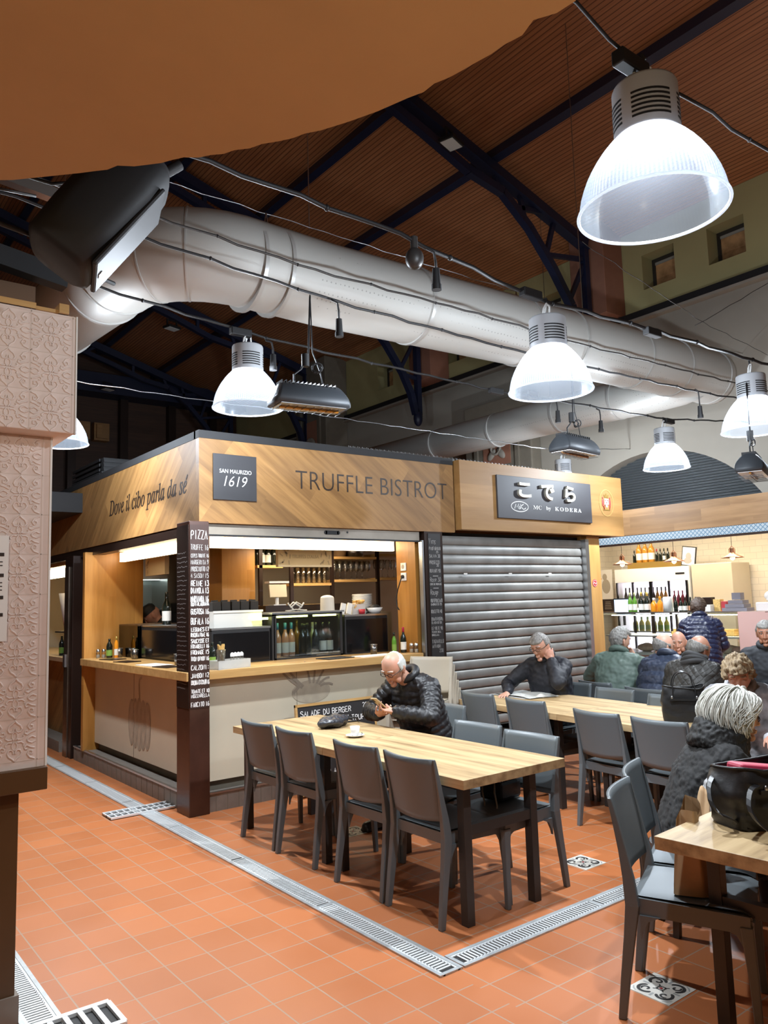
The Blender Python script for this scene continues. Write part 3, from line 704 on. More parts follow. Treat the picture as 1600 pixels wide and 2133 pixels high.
# light strips
t = T('fill_lamp', 'added flat fill lamp hidden behind the strip inside the bistro stall', 'ceiling light', (4.35, 6.95, 2.205))  # unseen lamp added to brighten the shelves inside the stall
m = MB(); m.bx(-.5, .5, -.08, .08, 0, .022); m.obj('lamp_body', MT['white'], t)
l = bpy.data.lights.new('fill_lamp_light', 'AREA'); l.shape = 'RECTANGLE'; l.size = 1.0; l.size_y = .16; l.energy = INNER_FILL_W; l.color = (1.0, .82, .58)
o = bpy.data.objects.new('fill_lamp_light', l); o.location = (0, 0, -.004); link(o, t)
MT['strip'] = glow('strip_diffuser', (1.0, .80, .50), STRIP_E); MT['led'] = glow('case_led', (.95, 1.0, .22), 9.0)
t = T('light_strip', 'long glowing light strip above the front counter', 'light strip', (2.97, 6.30, 2.12))
m = MB(); m.bx(0, 2.02, 0, .05, 0, .095); m.obj('diffuser', MT['strip'], t)
m = MB(); m.bx(0, 2.02, .05, .09, 0, .11); m.obj('housing', MT['white'], t)
t = T('light_strip', 'glowing light strip above the left counter', 'light strip', (2.93, 6.62, 2.12))
m = MB(); m.bx(0, .05, 0, 1.9, 0, .095); m.obj('diffuser', MT['strip'], t)
m = MB(); m.bx(.05, .09, 0, 1.9, 0, .11); m.obj('housing', MT['white'], t)
# counter
t = T('serving_counter', 'cream counter front of the bistro stall with faded food drawings', 'counter', (2.72, 5.98, 0))
m = MB(); m.bx(.0, .05, .28, 2.66, .22, 1.03); m.bx(.08, 2.26, .02, .07, .22, 1.03); m.bx(0, .08, .02, .28, .22, 1.03); m.obj('panel', MT['cream'], t)
m = MB(); m.bx(.05, .09, .1, 2.7, .12, .24); m.bx(.09, 2.26, .07, .11, .12, .24); m.obj('kick_recess', MT['taupe'], t)
m = MB(); m.bx(-.003, 0, 1.5, 1.503, .22, 1.03); m.bx(.9, .903, .017, .02, .22, 1.03); m.obj('panel_joint', MT['taupe'], t)
sk, sl = MB(), MB()
yc, zc = 1.36, .56          # the pepper on the side panel (local y, z)
for k in range(5):
    a = -2+k
    P_ = [V((-.002-.0003*abs(a), yc+a*.10+.085*cos(u*2*pi/20)*(1.2 if a == 0 else 1), zc-.02+.245*sin(u*2*pi/20)*(1-.06*abs(a)))) for u in range(20)]
    sk.add(P_, [tuple(range(20))])
    for q in (1, -1): ribbon(sl, [V((-.003, yc+a*.10+q*.075*sin(pi*j/10), zc-.02+.24*(1-2*j/10)*(1-.06*abs(a)))) for j in range(11)], .004, V((-1, 0, 0)))
ribbon(sk, [V((-.003, yc-.01+.02*sin(j*.4), zc+.22+j*.022)) for j in range(8)]+[V((-.003, yc-.03, zc+.40)), V((-.003, yc-.07, zc+.41))], .028, V((-1, 0, 0)))
# the hen on the front panel (local x, z)
hx, hz = 1.05, .86
P_ = [V((hx+.20*cos(u*2*pi/22), .0178, hz-.02+.10*sin(u*2*pi/22))) for u in range(22)]; sk.add(P_, [tuple(range(22))])
for a0, l_ in ((1.0, .20), (1.35, .23), (1.7, .20), (.7, .18), (.4, .16), (2.5, .18), (2.75, .2)):
    c0 = V((hx+.10*cos(a0), .0174, hz+.05*sin(a0)))
    ribbon(sl, [c0+V((cos(a0+.02*j)*l_*j/8, 0, sin(a0-.05*j)*l_*j/8)) for j in range(9)], .020, V((0, -1, 0)))
ribbon(sl, [V((hx-.19+.06*sin(j*.35), .0172, hz-.02+.015*j)) for j in range(10)], .03, V((0, -1, 0)))
sk.obj('food_drawing', MT['sketch'], t); sl.obj('drawing_lines', MT['sketchdark'], t)
t = T('counter_step', 'grey tiled step along the foot of the bistro counter', 'step', (2.62, 5.93, 0))
m = MB(); m.bx(.0, .86, .22, 3.1, 0, .14); m.bx(.14, 2.40, 0, .5, 0, .14); m.obj('step_body', MT['stepstone'], t)
m = MB(); m.bx(-.006, .02, .22, 3.1, .135, .15); m.bx(.14, 2.40, -.006, .02, .135, .15); m.obj('metal_edge', MT['steel'], t)
m = MB()
for k in range(22): m.bx(.2+k*.1, .203+k*.1, -.002, 0, 0, .135); m.bx(-.002, 0, .3+k*.13, .303+k*.13, 0, .135)
m.obj('tile_joint', MT['taupe'], t)
m = MB()
pts = [(2.56, 5.90), (5.0, 5.90), (5.0, 6.92), (3.42, 6.92), (3.42, 8.64), (2.56, 8.64)]
A_ = [(x, y, 1.03) for x, y in pts]; B_ = [(x, y, 1.10) for x, y in pts]
m.add(A_+B_, [(5, 4, 3, 2, 1, 0), (6, 7, 8, 9, 10, 11)]+[(i, (i+1) % 6, 6+(i+1) % 6, 6+i) for i in range(6)])
one('worktop', 'L-shaped oak countertop of the bistro stall', 'countertop', m, MT['counter'], bevel=.004)
# wooden uprights
m = MB(); m.bx(2.60, 3.02, 8.65, 8.72, .14, 2.23); m.bx(3.02, 3.24, 8.65, 8.72, 1.1, 2.23); one('wood_panel', 'honey wood end panel at the far end of the left counter', 'panel', m, MT['honey'])
m = MB(); m.bx(5.0, 5.06, 5.98, 6.28, .1, 2.23); one('wood_jamb', 'honey wood jamb with a socket at the right of the front counter', 'panel', m, MT['honey_y'])
m = MB(); m.bx(3.50, 3.87, 7.2, 7.5, 0, 2.23); one('wood_column', 'honey wood column inside the bistro stall behind the menu post', 'column', m, MT['honey'])
m = MB(); m.bx(3.87, 7.2, 8.3, 8.36, 0, 2.9); S('wall_back', m, MT['cream'])
m = MB(); m.bx(3.44, 4.6, 9.6, 9.66, 0, 2.9); S('wall_kitchen', m, MT['umberdark'])
m = MB(); m.bx(2.75, 7.6, 6.0, 9.6, 2.84, 2.9); S('ceiling_stall', m, MT['plaster'])
# right-hand wine list post
t = T('wine_list_post', 'dark brown post with a chalked wine list between bistro and shutter', 'post', (5.06, 5.90, 0))
m = MB(); m.bx(0, .24, 0, .12, 0, 2.29); m.obj('post_body', MT['umberdark'], t)
m = MB(); m.bx(.045, .205, -.006, 0, 1.0, 2.27); m.obj('chalkboard', MT['chalkboard'], t)
m = MB(); m.bx(-.035, -.012, .0, .05, .1, 2.2); m.obj('guide_rail', MT['steel'], t)
ms = MB(); random.seed(5)
for s, z, h, w in (('Vins', 2.165, .055, .09), ('PINOT GRIGIO', 2.105, .03, .15), ('35', 2.075, .02, .03), ('SALINA 30', 2.03, .03, .14), ('PROSECCO', 1.965, .034, .13), ('30', 1.94, .022, .03), ('RUINART 90', 1.88, .034, .14), ('Rose 30', 1.79, .04, .14), ('COTE DE PROVENCE', 1.755, .018, .15), ('Rouge', 1.66, .05, .10), ('MONTEPULCIANO', 1.585, .034, .15), ('DABRUZZO 25', 1.555, .02, .14), ('DOLCETTO 40', 1.48, .032, .14), ('CHIANTI RISERVA', 1.405, .032, .15), ('CLASSICO 50', 1.375, .02, .13), ('LE VOLTE 90', 1.315, .03, .14), ('TENUTE DELL', 1.285, .018, .12), ('ORNELLAIA', 1.255, .018, .09), ('TIGNANELLO', 1.185, .034, .15), ('ANTINORI', 1.14, .03, .11), ('230', 1.095, .032, .05)):
    chalk(ms, s, (.052+(.09 if len(s) < 4 else 0), -.0065, z), EXF, EZ, h, w, .0032, .08)
for z, x0, x1 in ((1.845, .09, .16), (1.725, .09, .16)): ribbon(ms, [V((x0, -.0065, z)), V((x1, -.0065, z))], .006, V((0, -1, 0)))
ms.obj('chalk_lettering', MT['chalkdim'], t)
# display cases on the counter
def case(name, label, x0, x1, y0, y1, z0, z1, mat, front='y'):
    t = T(name, label, 'display fridge', (x0, y0, z0))
    a, b, h = x1-x0, y1-y0, z1-z0
    m = MB(); m.bx(0, a, 0, b, 0, h); m.obj('body', mat, t, bevel=.006)
    m = MB(); m.bx(-.004, a+.004, -.004, b, h, h+.018); m.obj('top', MT['steel'], t)
    m = MB()
    if front == 'y': m.bx(.015, a-.015, -.008, -.001, .02, h-.03)
    else: m.bx(-.008, -.001, .015, b-.015, .02, h-.03)
    m.obj('front_glass', MT['blackgloss'], t); return t
case('display_fridge', 'low black display fridge right behind the menu post', 3.02, 3.60, 6.42, 6.88, 1.10, 1.40, MT['black'])
case('display_fridge', 'black display fridge at the right end of the front counter', 4.44, 4.97, 6.42, 6.88, 1.10, 1.47, MT['black'])
case('display_fridge', 'black display fridge along the left counter', 2.98, 3.38, 6.95, 8.0, 1.10, 1.42, MT['black'], 'x')
t = T('glass_case', 'smoked glass case at the far end of the left counter', 'glass case', (2.95, 8.02, 1.10))
m = MB(); m.bx(0, .006, 0, .56, 0, .33); m.bx(0, .42, .554, .56, 0, .33); m.bx(0, .42, 0, .006, 0, .33); m.obj('glass', MT['smoked'], t)
m = MB(); m.bx(.42, .43, 0, .56, 0, .33); m.bx(0, .43, 0, .56, .33, .345); m.obj('back', MT['brownbase'], t)
t = T('wine_case', 'lit glass wine case standing on the front counter', 'display case', (3.64, 6.42, 1.10))
m = MB(); m.bx(0, .028, 0, .03, 0, .42); m.bx(.74, .768, 0, .03, 0, .42); m.bx(0, .768, .43, .46, 0, .42); m.bx(0, .768, 0, .46, -.0, .015); m.bx(0, .768, 0, .46, .405, .42); m.bx(-.02, .01, 0, .46, 0, .4); m.obj('case_frame', MT['black'], t)
m = MB(); m.bx(.03, .74, .002, .008, .015, .405); m.obj('front_glass', MT['glass'], t)
m = MB(); m.bx(.04, .40, .05, .07, .385, .402); m.bx(.47, .73, .05, .07, .385, .402); m.bx(-.19, -.03, .05, .07, .375, .395); m.obj('led_bar', MT['led'], t)
m = MB(); m.bx(-.02, .79, -.005, .47, .42, .436); m.obj('top', MT['steel'], t)
# bottles
def bottle(name, label, cat, loc, h=.30, r=.037, glass='b_dark', lab='label_w', cap='b_dark', group=None, neck=.62):
    t = T(name, label, cat, loc, 0, group)
    m = MB(); m.lathe([(0, 0), (r*.92, 0), (r, .006), (r, h*neck*.86), (r*.86, h*neck), (r*.42, h*(neck+.13)), (r*.36, h*.86), (r*.36, h*.9)], 14); bb = m.obj('bottle_body', MT[glass], t)
    if lab: m = MB(); m.lathe([(r*1.015, h*.12), (r*1.015, h*.42)], 14); m.obj('bottle_label', MT[lab], bb)
    m = MB(); m.lathe([(r*.38, h*.80), (r*.40, h*.80), (r*.40, h*.995), (r*.3, h), (0, h)], 12); m.obj('capsule', MT[cap], bb)
    return t
rose = bottle('wine_bottle', 'rose wine bottle with blue capsule, leftmost in the lit wine case', 'bottle', (3.755, 6.56, 1.115), .32, .036, 'b_rose', 'label_w', 'capblue')
dup(rose, 'rose wine bottle with blue capsule, second in the lit wine case', (3.84, 6.56, 1.115)); dup(rose, 'rose wine bottle with blue capsule, third in the lit wine case', (3.92, 6.58, 1.115))
for i, (x, y, g, c, l, lb) in enumerate(((4.005, 6.52, 'b_dark', 'b_dark', None, 'dark wine bottle beside the rose bottles in the wine case'), (4.09, 6.62, 'b_dark', 'b_dark', None, 'dark wine bottle in the middle of the wine case'), (4.06, 6.52, 'b_dark', 'b_dark', None, 'dark wine bottle in front at the middle of the wine case'), (4.17, 6.54, 'b_dark', 'b_dark', None, 'dark unlabelled bottle right of the case middle'), (4.10, 6.78, 'b_amber', 'capgold', None, 'amber bottle with gold top at the back of the wine case'), (4.235, 6.7, 'b_white', 'label_w', None, 'pale white wine bottle in the wine case'), (4.265, 6.56, 'b_dark', 'b_dark', 'label_w', 'dark bottle with a white label, second from right in the wine case'), (4.345, 6.56, 'b_dark', 'b_dark', 'label_w', 'dark bottle with a white label, rightmost in the wine case'))):
    bottle('wine_bottle', lb, 'bottle', (x, y, 1.115), .31 if i != 4 else .34, .036, g, l, c)
bottle('oil_bottle', 'black oil bottle with a green label on the left counter', 'bottle', (2.80, 8.44, 1.10), .20, .032, 'b_dark', 'labelgreen', 'b_dark', neck=.7)
bottle('sauce_bottle', 'orange chili oil bottle on the left counter', 'bottle', (2.86, 8.40, 1.10), .22, .022, 'b_orange', 'label_w', 'capgold', neck=.7)
bottle('oil_bottle', 'dark oil bottle with a green label behind the menu post', 'bottle', (2.93, 6.22, 1.10), .21, .03, 'b_dark', 'labelgreen', 'b_dark', neck=.68)
bottle('oil_bottle', 'second dark bottle behind the jars near the menu post', 'bottle', (3.01, 6.24, 1.10), .21, .027, 'b_dark', None, 'b_dark', neck=.68)
bottle('oil_bottle', 'green oil bottle beside the right wood jamb', 'bottle', (4.86, 6.18, 1.10), .20, .024, 'b_green', 'labelgreen', 'b_dark', neck=.66)
bottle('vinegar_bottle', 'dark vinegar bottle with a pale label by the right wood jamb', 'bottle', (4.93, 6.12, 1.10), .25, .03, 'b_dark', 'label_w', 'b_red', neck=.62)
bottle('wine_bottle', 'tall dark bottle standing on the left display fridge', 'bottle', (3.15, 7.75, 1.438), .33, .045, 'b_dark', 'label_w', 'b_dark')
def shaker(label, x, y):
    t = T('salt_shaker', label, 'shaker', (x, y, 1.10), 0, 'glass salt and pepper shakers')
    m = MB(); m.lathe([(0, 0), (.02, 0), (.02, .05), (.016, .07)], 12); m.obj('jar', MT['glassware'], t)
    m = MB(); m.lathe([(.0185, .002), (.0185, .035), (0, .035)], 12); m.obj('contents', MT['white'], t)
    m = MB(); m.lathe([(.019, .066), (.019, .085), (.01, .095), (0, .096)], 12); m.obj('cap', MT['steel'], t)
shaker('glass shaker leftmost on the left counter', 2.72, 8.56); shaker('glass shaker beside the black bottle on the left counter', 2.76, 8.50)
shaker('small shaker beside the right wood jamb', 4.965, 6.04); shaker('second small shaker at the right end of the counter', 4.985, 5.99)
def tumbler(label, x, y, r=.036):
    t = T('metal_tumbler', label, 'cup', (x, y, 1.10), 0, 'steel cups on the counter')
    m = MB(); m.lathe([(0, 0), (r*.86, 0), (r, .095), (r*.96, .095), (r*.83, .006), (0, .006)], 20); m.obj('cup_wall', MT['darkcup'], t)
    m = MB(); m.tube([(cos(k*pi/12)*r, sin(k*pi/12)*r, .095) for k in range(24)], .002, 6, True); m.obj('cup_rim', MT['steel'], t.children[0])
tumbler('steel cup in the middle of the left counter', 2.90, 7.96); tumbler('steel cup behind another on the left counter', 2.96, 8.15); tumbler('steel cup by the glass case on the left counter', 2.90, 8.42); tumbler('steel cup next to the menu post on the left counter', 2.88, 6.80, .045); tumbler('steel cup by the black fridge at right', 4.62, 6.2)
def card(label, x, y, rz, s=(.16, .24), mat='umberdark', nm='menu_card', ct='menu'):
    m = MB(); m.box((0, 0, .004), (s[0], s[1], .007)); o = one(nm, label, ct, m, MT[mat], rz=rz, loc=(x, y, 1.10)); return o
card('dark menu card farthest along the left counter', 2.73, 8.12, .25); card('dark menu card in the middle of the left counter', 2.70, 7.62, .2); card('dark menu card nearest on the left counter', 2.70, 6.62, .15)
card('white paper placemat on the left counter', 2.70, 6.92, .1, (.2, .34), 'paper', 'placemat', 'placemat'); card('white paper placemat near the right end of the front counter', 4.5, 6.03, .05, (.42, .18), 'paper', 'placemat', 'placemat'); card('black placemat in front of the wine case', 4.1, 6.1, .1, (.3, .2), 'black', 'placemat', 'placemat')
# tray of jars and a glass of breadsticks
t = T('jar_tray', 'clear plastic tray holding small jars on the front counter', 'tray', (2.98, 6.02, 1.10), .25)
m = MB(); m.bx(-.17, .17, -.08, .08, 0, .006)
for a in (-1, 1): m.bx(-.17, .17, a*.08-.003, a*.08+.003, 0, .07); m.bx(a*.17-.003, a*.17+.003, -.08, .08, 0, .07)
m.obj('tray_walls', MT['frost'], t)
for k in range(4):
    j = T('spice_jar', 'small white-capped jar in the tray, %s' % ('leftmost', 'second from left', 'third from left', 'rightmost')[k], 'jar', (3.02+k*.033, 6.03+k*.008, 1.107), 0, 'spice jars in the tray')
    m = MB(); m.lathe([(0, 0), (.015, 0), (.015, .085), (.012, .09)], 12); m.obj('jar', MT['glassware'], j)
    m = MB(); m.lathe([(.016, .085), (.016, .105), (.008, .116), (0, .118)], 12); m.obj('jar_cap', MT['white'], j)
t = T('breadstick_glass', 'stemmed glass of breadstick packets on the front counter', 'glass', (2.88, 5.95, 1.10))
m = MB(); m.lathe([(0, 0), (.035, 0), (.033, .005), (.006, .01), (.006, .04), (.03, .06), (.038, .16), (.036, .16), (.028, .062), (0, .055)], 18); m.obj('bowl_and_stem', MT['glassware'], t)
m = MB(); random.seed(2)
for k in range(11): a = k*.57; m.bar((cos(a)*.016, sin(a)*.016, .06), (cos(a)*.026, sin(a)*.026, .185+.02*random.random()), .011, .008)
m.obj('packets', MT['packet'], t)
# ================================================================== INSIDE THE BISTRO STALL
t = T('shelf_unit', 'dark framed wall shelves with wooden boards inside the bistro', 'shelf', (3.90, 7.2, 0))
m = MB()
for x in (.04, .41, .93, 1.56, 2.0): m.bx(x-.02, x+.02, 0, .03, 1.55, 2.3)
m.bx(.02, .06, .3, .33, 1.4, 2.3); m.obj('frame', MT['umberdark'], t)
for x0, x1, z in ((.0, .30, 1.99), (.43, .92, 1.80), (.95, 1.56, 1.835), (.95, 1.56, 2.09), (1.58, 2.0, 2.13), (1.58, 2.0, 1.855), (-.05, .78, 1.575)):
    m = MB(); m.bx(x0, x1, 0, .30, z, z+.028); m.obj('shelf_board', MT['counter'], t)
for i, x in enumerate((3.95, 4.02, 4.09, 4.16)): bottle('wine_bottle', 'bottle on the small top shelf left of the hanging truffle panel, %s' % ('leftmost', 'second', 'third', 'fourth')[i], 'bottle', (x, 7.32, 2.019), .27, .032, 'b_dark', 'label_w' if i in (1, 2) else None, 'b_dark')
def glassware(label, x, y, z, h, stem, first=[None]):
    key = stem
    if key in GW: return dup(GW[key], label, (x, y, z), group=GW[key]['group'])
    t = T('wine_glass' if stem else 'tall_glass', label, 'glass', (x, y, z), 0, 'wine glasses on the shelf' if stem else 'tall glasses on the shelf')
    m = MB()
    if stem: m.lathe([(0, 0), (.033, 0), (.031, .004), (.004, .010), (.004, .085), (.03, .11), (.04, .15), (.033, .21), (.031, .21), (.037, .15), (.026, .112), (0, .092)], 14)
    else: m.lathe([(0, 0), (.024, 0), (.031, .17), (.029, .17), (.022, .008), (0, .008)], 14)
    m.obj('glass_body', MT['glassware'], t); GW[key] = t; return t
GW = {}
for r in range(2):
    for k in range(7): glassware('stemmed wine glass in the rows on the shelf right of the truffle panel', 4.90+k*.077+r*.02, 7.28+r*.12, 1.864, .2, True)
for r in range(2):
    for k in range(6): glassware('tall straight glass in the rows on the shelf under the truffle panel', 4.43+k*.068, 7.28+r*.1, 1.829, .2, False)
for k in range(4): dup(GW[True], 'stemmed wine glass on the lower right corner shelf', (5.53+k*.085, 7.33, 1.884), group='wine glasses on the corner shelf')
for i, (x, w) in enumerate(((5.0, .11), (5.22, .12))):
    m = MB()
    if i == 0: m.lathe([(0, 0), (.09, 0), (.13, .16), (.12, .16), (.08, .01), (0, .01)], 20)
    else: m.lathe([(0, 0), (.10, 0), (.14, .13), (.13, .13), (.09, .01), (0, .01)], 20)
    one('wicker_basket' if i == 0 else 'steel_bowl', ('brown basket on the high shelf beside the truffle panel', 'steel bowl on the high shelf right of the basket')[i], ('basket', 'bowl')[i], m, MT['rosewood'] if i == 0 else MT['steel'], loc=(x, 7.35, 2.119))
# hanging truffle panel + two panels of the left side
t = T('hanging_sign', 'cream hanging panel with faint lettering over the front counter', 'hanging sign', (3.80, 6.6, 1.97))
m = MB(); m.bx(0, .62, 0, .05, 0, .20); m.bx(.05, .08, .02, .03, .2, .26); m.bx(.54, .57, .02, .03, .2, .26); m.obj('panel_board', MT['creamglow'], t, bevel=.002)
text('lettering', "TRUFFES D'ALBA", MT['sketch'], t, (.155, -.001, .085), EXF, EZ, .31, .035)
m = MB(); random.seed(4)
for sx in (.08, .54):
    for k in range(9):
        a = random.random()*6.28; c = V((sx+.05*cos(k*.7), -.0015, .10+.07*sin(k*1.3)))
        ribbon(m, [c+V((cos(a)*.014*j-.02*cos(a), 0, sin(a)*.014*j-.02*sin(a))) for j in range(4)], .014, V((0, -1, 0)))
m.obj('leaf_sketch', MT['sketch'], t)
for i, (y0, y1) in enumerate(((8.5, 9.06), (7.5, 8.15))):
    t = T('hanging_sign', ('cream hanging panel farthest on the left side', 'cream hanging panel on the left side next to the menu post')[i], 'hanging sign', (3.25, y0-.45, 1.965))
    m = MB(); m.bx(0, .05, 0, y1-y0, 0, .2); m.bx(.02, .03, .08, .1, .2, .26); m.bx(.02, .03, y1-y0-.1, y1-y0-.08, .2, .26); m.obj('panel_board', MT['creamglow'], t, bevel=.002)
    m = MB(); random.seed(i)
    for k in range(7):
        a = random.random()*6.28; c = V((-.0015, y1-y0-.06-.03*cos(k), .05+.018*k))
        ribbon(m, [c+V((0, cos(a)*.012*j, sin(a)*.012*j)) for j in range(4)], .014, V((-1, 0, 0)))
    m.obj('leaf_sketch', MT['sketch'], t)
# kitchen hood with lit pass
t = T('kitchen_hood', 'steel kitchen range with lit hood behind the left counter', 'kitchen hood', (3.22, 9.0, 0))
m = MB(); m.bx(0, 1.0, 0, .5, 1.95, 2.3); m.bx(-.03, 0, 0, .5, 1.6, 2.0); m.bx(.44, .47, -.02, .5, 1.6, 1.98); m.bx(.47, 1.0, -.02, 0, 1.66, 1.98); m.obj('hood', MT['steel'], t)
m = MB(); m.bx(0, 1.0, .48, .5, 1.5, 1.98); m.obj('splashback', MT['kitchensteel'], t)
m = MB(); m.bx(0, 1.0, 0, .5, 0, 1.55); m.obj('range_body', MT['black'], t)
m = MB(); m.bx(.03, .43, .2, .26, 1.945, 1.95); m.obj('hood_lamp', MT['hoodlamp'], t)
m = MB(); random.seed(9)
for k in range(6): m.lathe([(0, 0), (.05, 0), (.055, .05), (.05, .05), (.045, .005), (0, .005)], 12, (.07+k*.065, .15+.05*random.random(), 1.555))
one('pans', 'steel pans on the kitchen range under the hood', 'pans', m, MT['steel'], loc=(3.22, 9.0, 0))
bpy.data.objects['pans']['kind'] = 'stuff'
t = T('tub', 'white plastic tub holding black bags behind the menu post', 'tub', (3.33, 6.62, 1.418))
m = MB(); m.bx(-.24, .24, -.1, .1, 0, .01)
for a in (-1, 1): m.bar((-.24, a*.1, .0), (.24, a*.1, 0), .004, .29); m.bx(a*.24-.003, a*.24+.003, -.1, .1, 0, .145)
m.bx(-.25, .25, -.11, -.1, .13, .15); m.bx(-.25, .25, .1, .11, .13, .15); m.obj('tub_walls', MT['tub'], t)
for k in range(5):
    m = MB(); m.box((0, 0, .11), (.085, .09, .22)); m.box((0, 0, .225), (.07, .012, .02)); o = one('paper_bag', 'black paper bag in the white tub, %s of five' % ('leftmost', 'second from left', 'middle', 'second from right', 'rightmost')[k], 'bag', m, MT['blackpaper'], 'black paper bags in the tub', loc=(3.15+k*.092, 6.62, 1.43), bevel=.004); o.rotation_euler = (0, (k-2)*.02, .05*(-1)**k)
t = T('card_reader', 'white till screen on a stand inside the bistro', 'till', (4.02, 7.0, 1.60))
m = MB(); m.box((0, 0, .145), (.20, .02, .13), Matrix.Rotation(-.15, 3, 'X')); m.obj('screen', MT['creamglow'], t, bevel=.004)
m = MB(); m.cyl((0, .02, 0), (0, .02, .12), .02); m.box((0, .02, .005), (.14, .12, .01)); m.obj('stand', MT['white'], t)
m = MB(); m.box((.02, .05, .235), (.23, .1, .02)); m.obj('printer_shelf', MT['white'], t)
m = MB(); m.bx(3.85, 4.75, 6.95, 7.35, 0, 1.60); one('back_counter', 'dark cupboard under the shelves inside the bistro', 'cupboard', m, MT['umberdark'])
m = MB()
for s_ in (-1, 1):
    m.tube([(s_*.02, 0, 0), (s_*.07, 0, .05), (s_*.02, .02, .08), (-s_*.06, 0, .03), (-s_*.09, 0, .075)], .009, 6); m.tube([(0, 0, .01), (s_*.09, -.02, 0), (s_*.12, 0, .0)], .008, 6)
one('ribbon_bow', 'cream ribbon bow standing on the wine case', 'bow', m, MT['paper'], loc=(4.02, 6.65, 1.545))
m = MB(); m.cyl((0, 0, 0), (0, 0, .17), .075, .07, 20); m.sph((0, 0, .17), (.07, .07, .03)); one('white_canister', 'white rounded canister behind the wine case', 'canister', m, MT['paper'], loc=(4.46, 6.76, 1.49))
t = T('plastic_box', 'grey plastic box of packets on the right display fridge', 'box', (4.70, 6.6, 1.488))
m = MB(); m.bx(-.08, .08, -.06, .06, 0, .005)
for a in (-1, 1): m.bx(-.08, .08, a*.06-.003, a*.06+.003, 0, .10); m.bx(a*.08-.003, a*.08+.003, -.06, .06, 0, .10)
m.obj('box_walls', MT['tub'], t)
m = MB(); random.seed(8)
for k in range(26): m.box(((random.random()-.5)*.14, (random.random()-.5)*.1, .06+random.random()*.075), (.05, .014, .02), Matrix.Rotation(random.random()*3, 3, 'Z') @ Matrix.Rotation(random.random()-.5, 3, 'X'))
m.obj('packets', MT['packet'], t)
def plates(x, y, z, r, n, label):
    m = MB(); m.lathe([(0, 0), (r*.6, 0), (r, .014), (r, .018), (r*.6, .006), (0, .006)], 24)
    p = one('plate', label+', bottom', 'plate', m, MT['white'], 'stacked plates', loc=(x, y, z))
    for k in range(1, n):
        q = p.copy(); COL.objects.link(q); q.location = (x+.002*sin(k*2), y, z+k*.0135); q['label'] = label+(', top' if k == n-1 else ', level %s from the bottom' % ('one two three four five six seven eight nine ten eleven twelve thirteen fourteen fifteen'.split()[k]))
plates(5.04, 6.95, 1.50, .11, 14, 'white plate in the tall stack inside the bistro at right'); plates(4.85, 6.72, 1.488, .12, 6, 'white plate in the low stack on the right display fridge'); plates(4.86, 7.05, 1.50, .11, 4, 'white plate in the small stack behind the packets')
m = MB(); m.bx(4.6, 5.4, 6.9, 7.2, 0, 1.50); one('back_worktop', 'cream worktop cabinet behind the right display fridge', 'cabinet', m, MT['cream'])
m = MB(); m.lathe([(0, 0), (.05, 0), (.09, .05), (.085, .05), (.045, .005), (0, .005)], 20); one('bowl', 'white bowl with dark food on the right display fridge', 'bowl', m, MT['white'], loc=(4.93, 6.52, 1.488)) if False else None
t = T('bowl', 'white bowl holding dark bottles on the right display fridge', 'bowl', (4.90, 6.54, 1.488))
m = MB(); m.lathe([(0, 0), (.05, 0), (.085, .06), (.08, .06), (.045, .005), (0, .005)], 20); m.obj('bowl_wall', MT['white'], t)
m = MB(); m.sph((0, 0, .055), (.065, .06, .04)); m.obj('contents', MT['black'], t)
m = MB(); m.lathe([(0, 0), (.03, 0), (.035, .05), (0, .05)], 16); one('red_cup', 'small red cup on the right display fridge', 'cup', m, MT['red'], loc=(4.70, 6.49, 1.488))
m = MB(); m.lathe([(0, 0), (.04, 0), (.045, .07), (0, .07)], 16); one('red_cup', 'red cup on the left display fridge by the menu post', 'cup', m, MT['red'], loc=(3.1, 7.05, 1.438))
for i, x in enumerate((4.47, 4.55)):
    m = MB(); m.box((0, 0, .06), (.05, .02, .11), Matrix.Rotation(.25, 3, 'Y')); one('napkin', ('folded paper napkin standing left of the packet box', 'folded paper napkin touching the packet box')[i], 'napkin', m, MT['paper'], loc=(x, 6.5, 1.488))
t = T('wall_socket', 'white double socket with a black cable on the wood jamb', 'socket', (4.998, 6.16, 1.85))
m = MB(); m.bx(-.012, 0, -.04, .04, -.04, .04); m.bx(-.012, 0, -.04, .04, .06, .14); m.obj('socket_plate', MT['white'], t, bevel=.003)
m = MB(); m.cyl((-.013, 0, .1), (-.0125, 0, .1), .022); m.obj('socket_hole', MT['beige'], t)
m = MB(); m.cyl((-.03, 0, 0), (-.012, 0, 0), .018); m.tube([(-.03, 0, 0), (-.045, .01, -.05), (-.04, .06, -.13), (-.03, .1, -.22), (-.03, .09, -.3), (-.03, .06, -.33)], .006, 8); m.obj('plug_cable', MT['black'], t)
# ================================================================== SUSHI STALL, SHUTTERED
t = T('sushi_fascia', 'plain wooden fascia board of the shuttered sushi stall', 'fascia board', (5.50, 5.82, 2.315))
m = MB(); m.bx(0, 2.74, 0, .10, 0, .725); m.obj('board', MT['fascia_k'], t, bevel=.003)
m = MB(); m.bx(2.68, 2.74, .1, 3.2, 0, .725); m.obj('return_board', MT['fascia_k'], t)
t2 = T('sushi_sign', 'dark grey sign with raised Japanese letters on the sushi fascia', 'sign', (6.02, 5.80, 2.455))
m = MB(); m.bx(0, 1.58, -.004, .02, 0, .465); m.obj('sign_plate', MT['signgrey'], t2, bevel=.003)
text('japanese_lettering', '\u3053', MT['silver'], t2, (.30, -.005, .235), EXF, EZ, .20, .165, off=.035, ext=.03)
text('japanese_lettering', '\u3067', MT['silver'], t2, (.67, -.005, .225), EXF, EZ, .22, .18, off=.035, ext=.03)
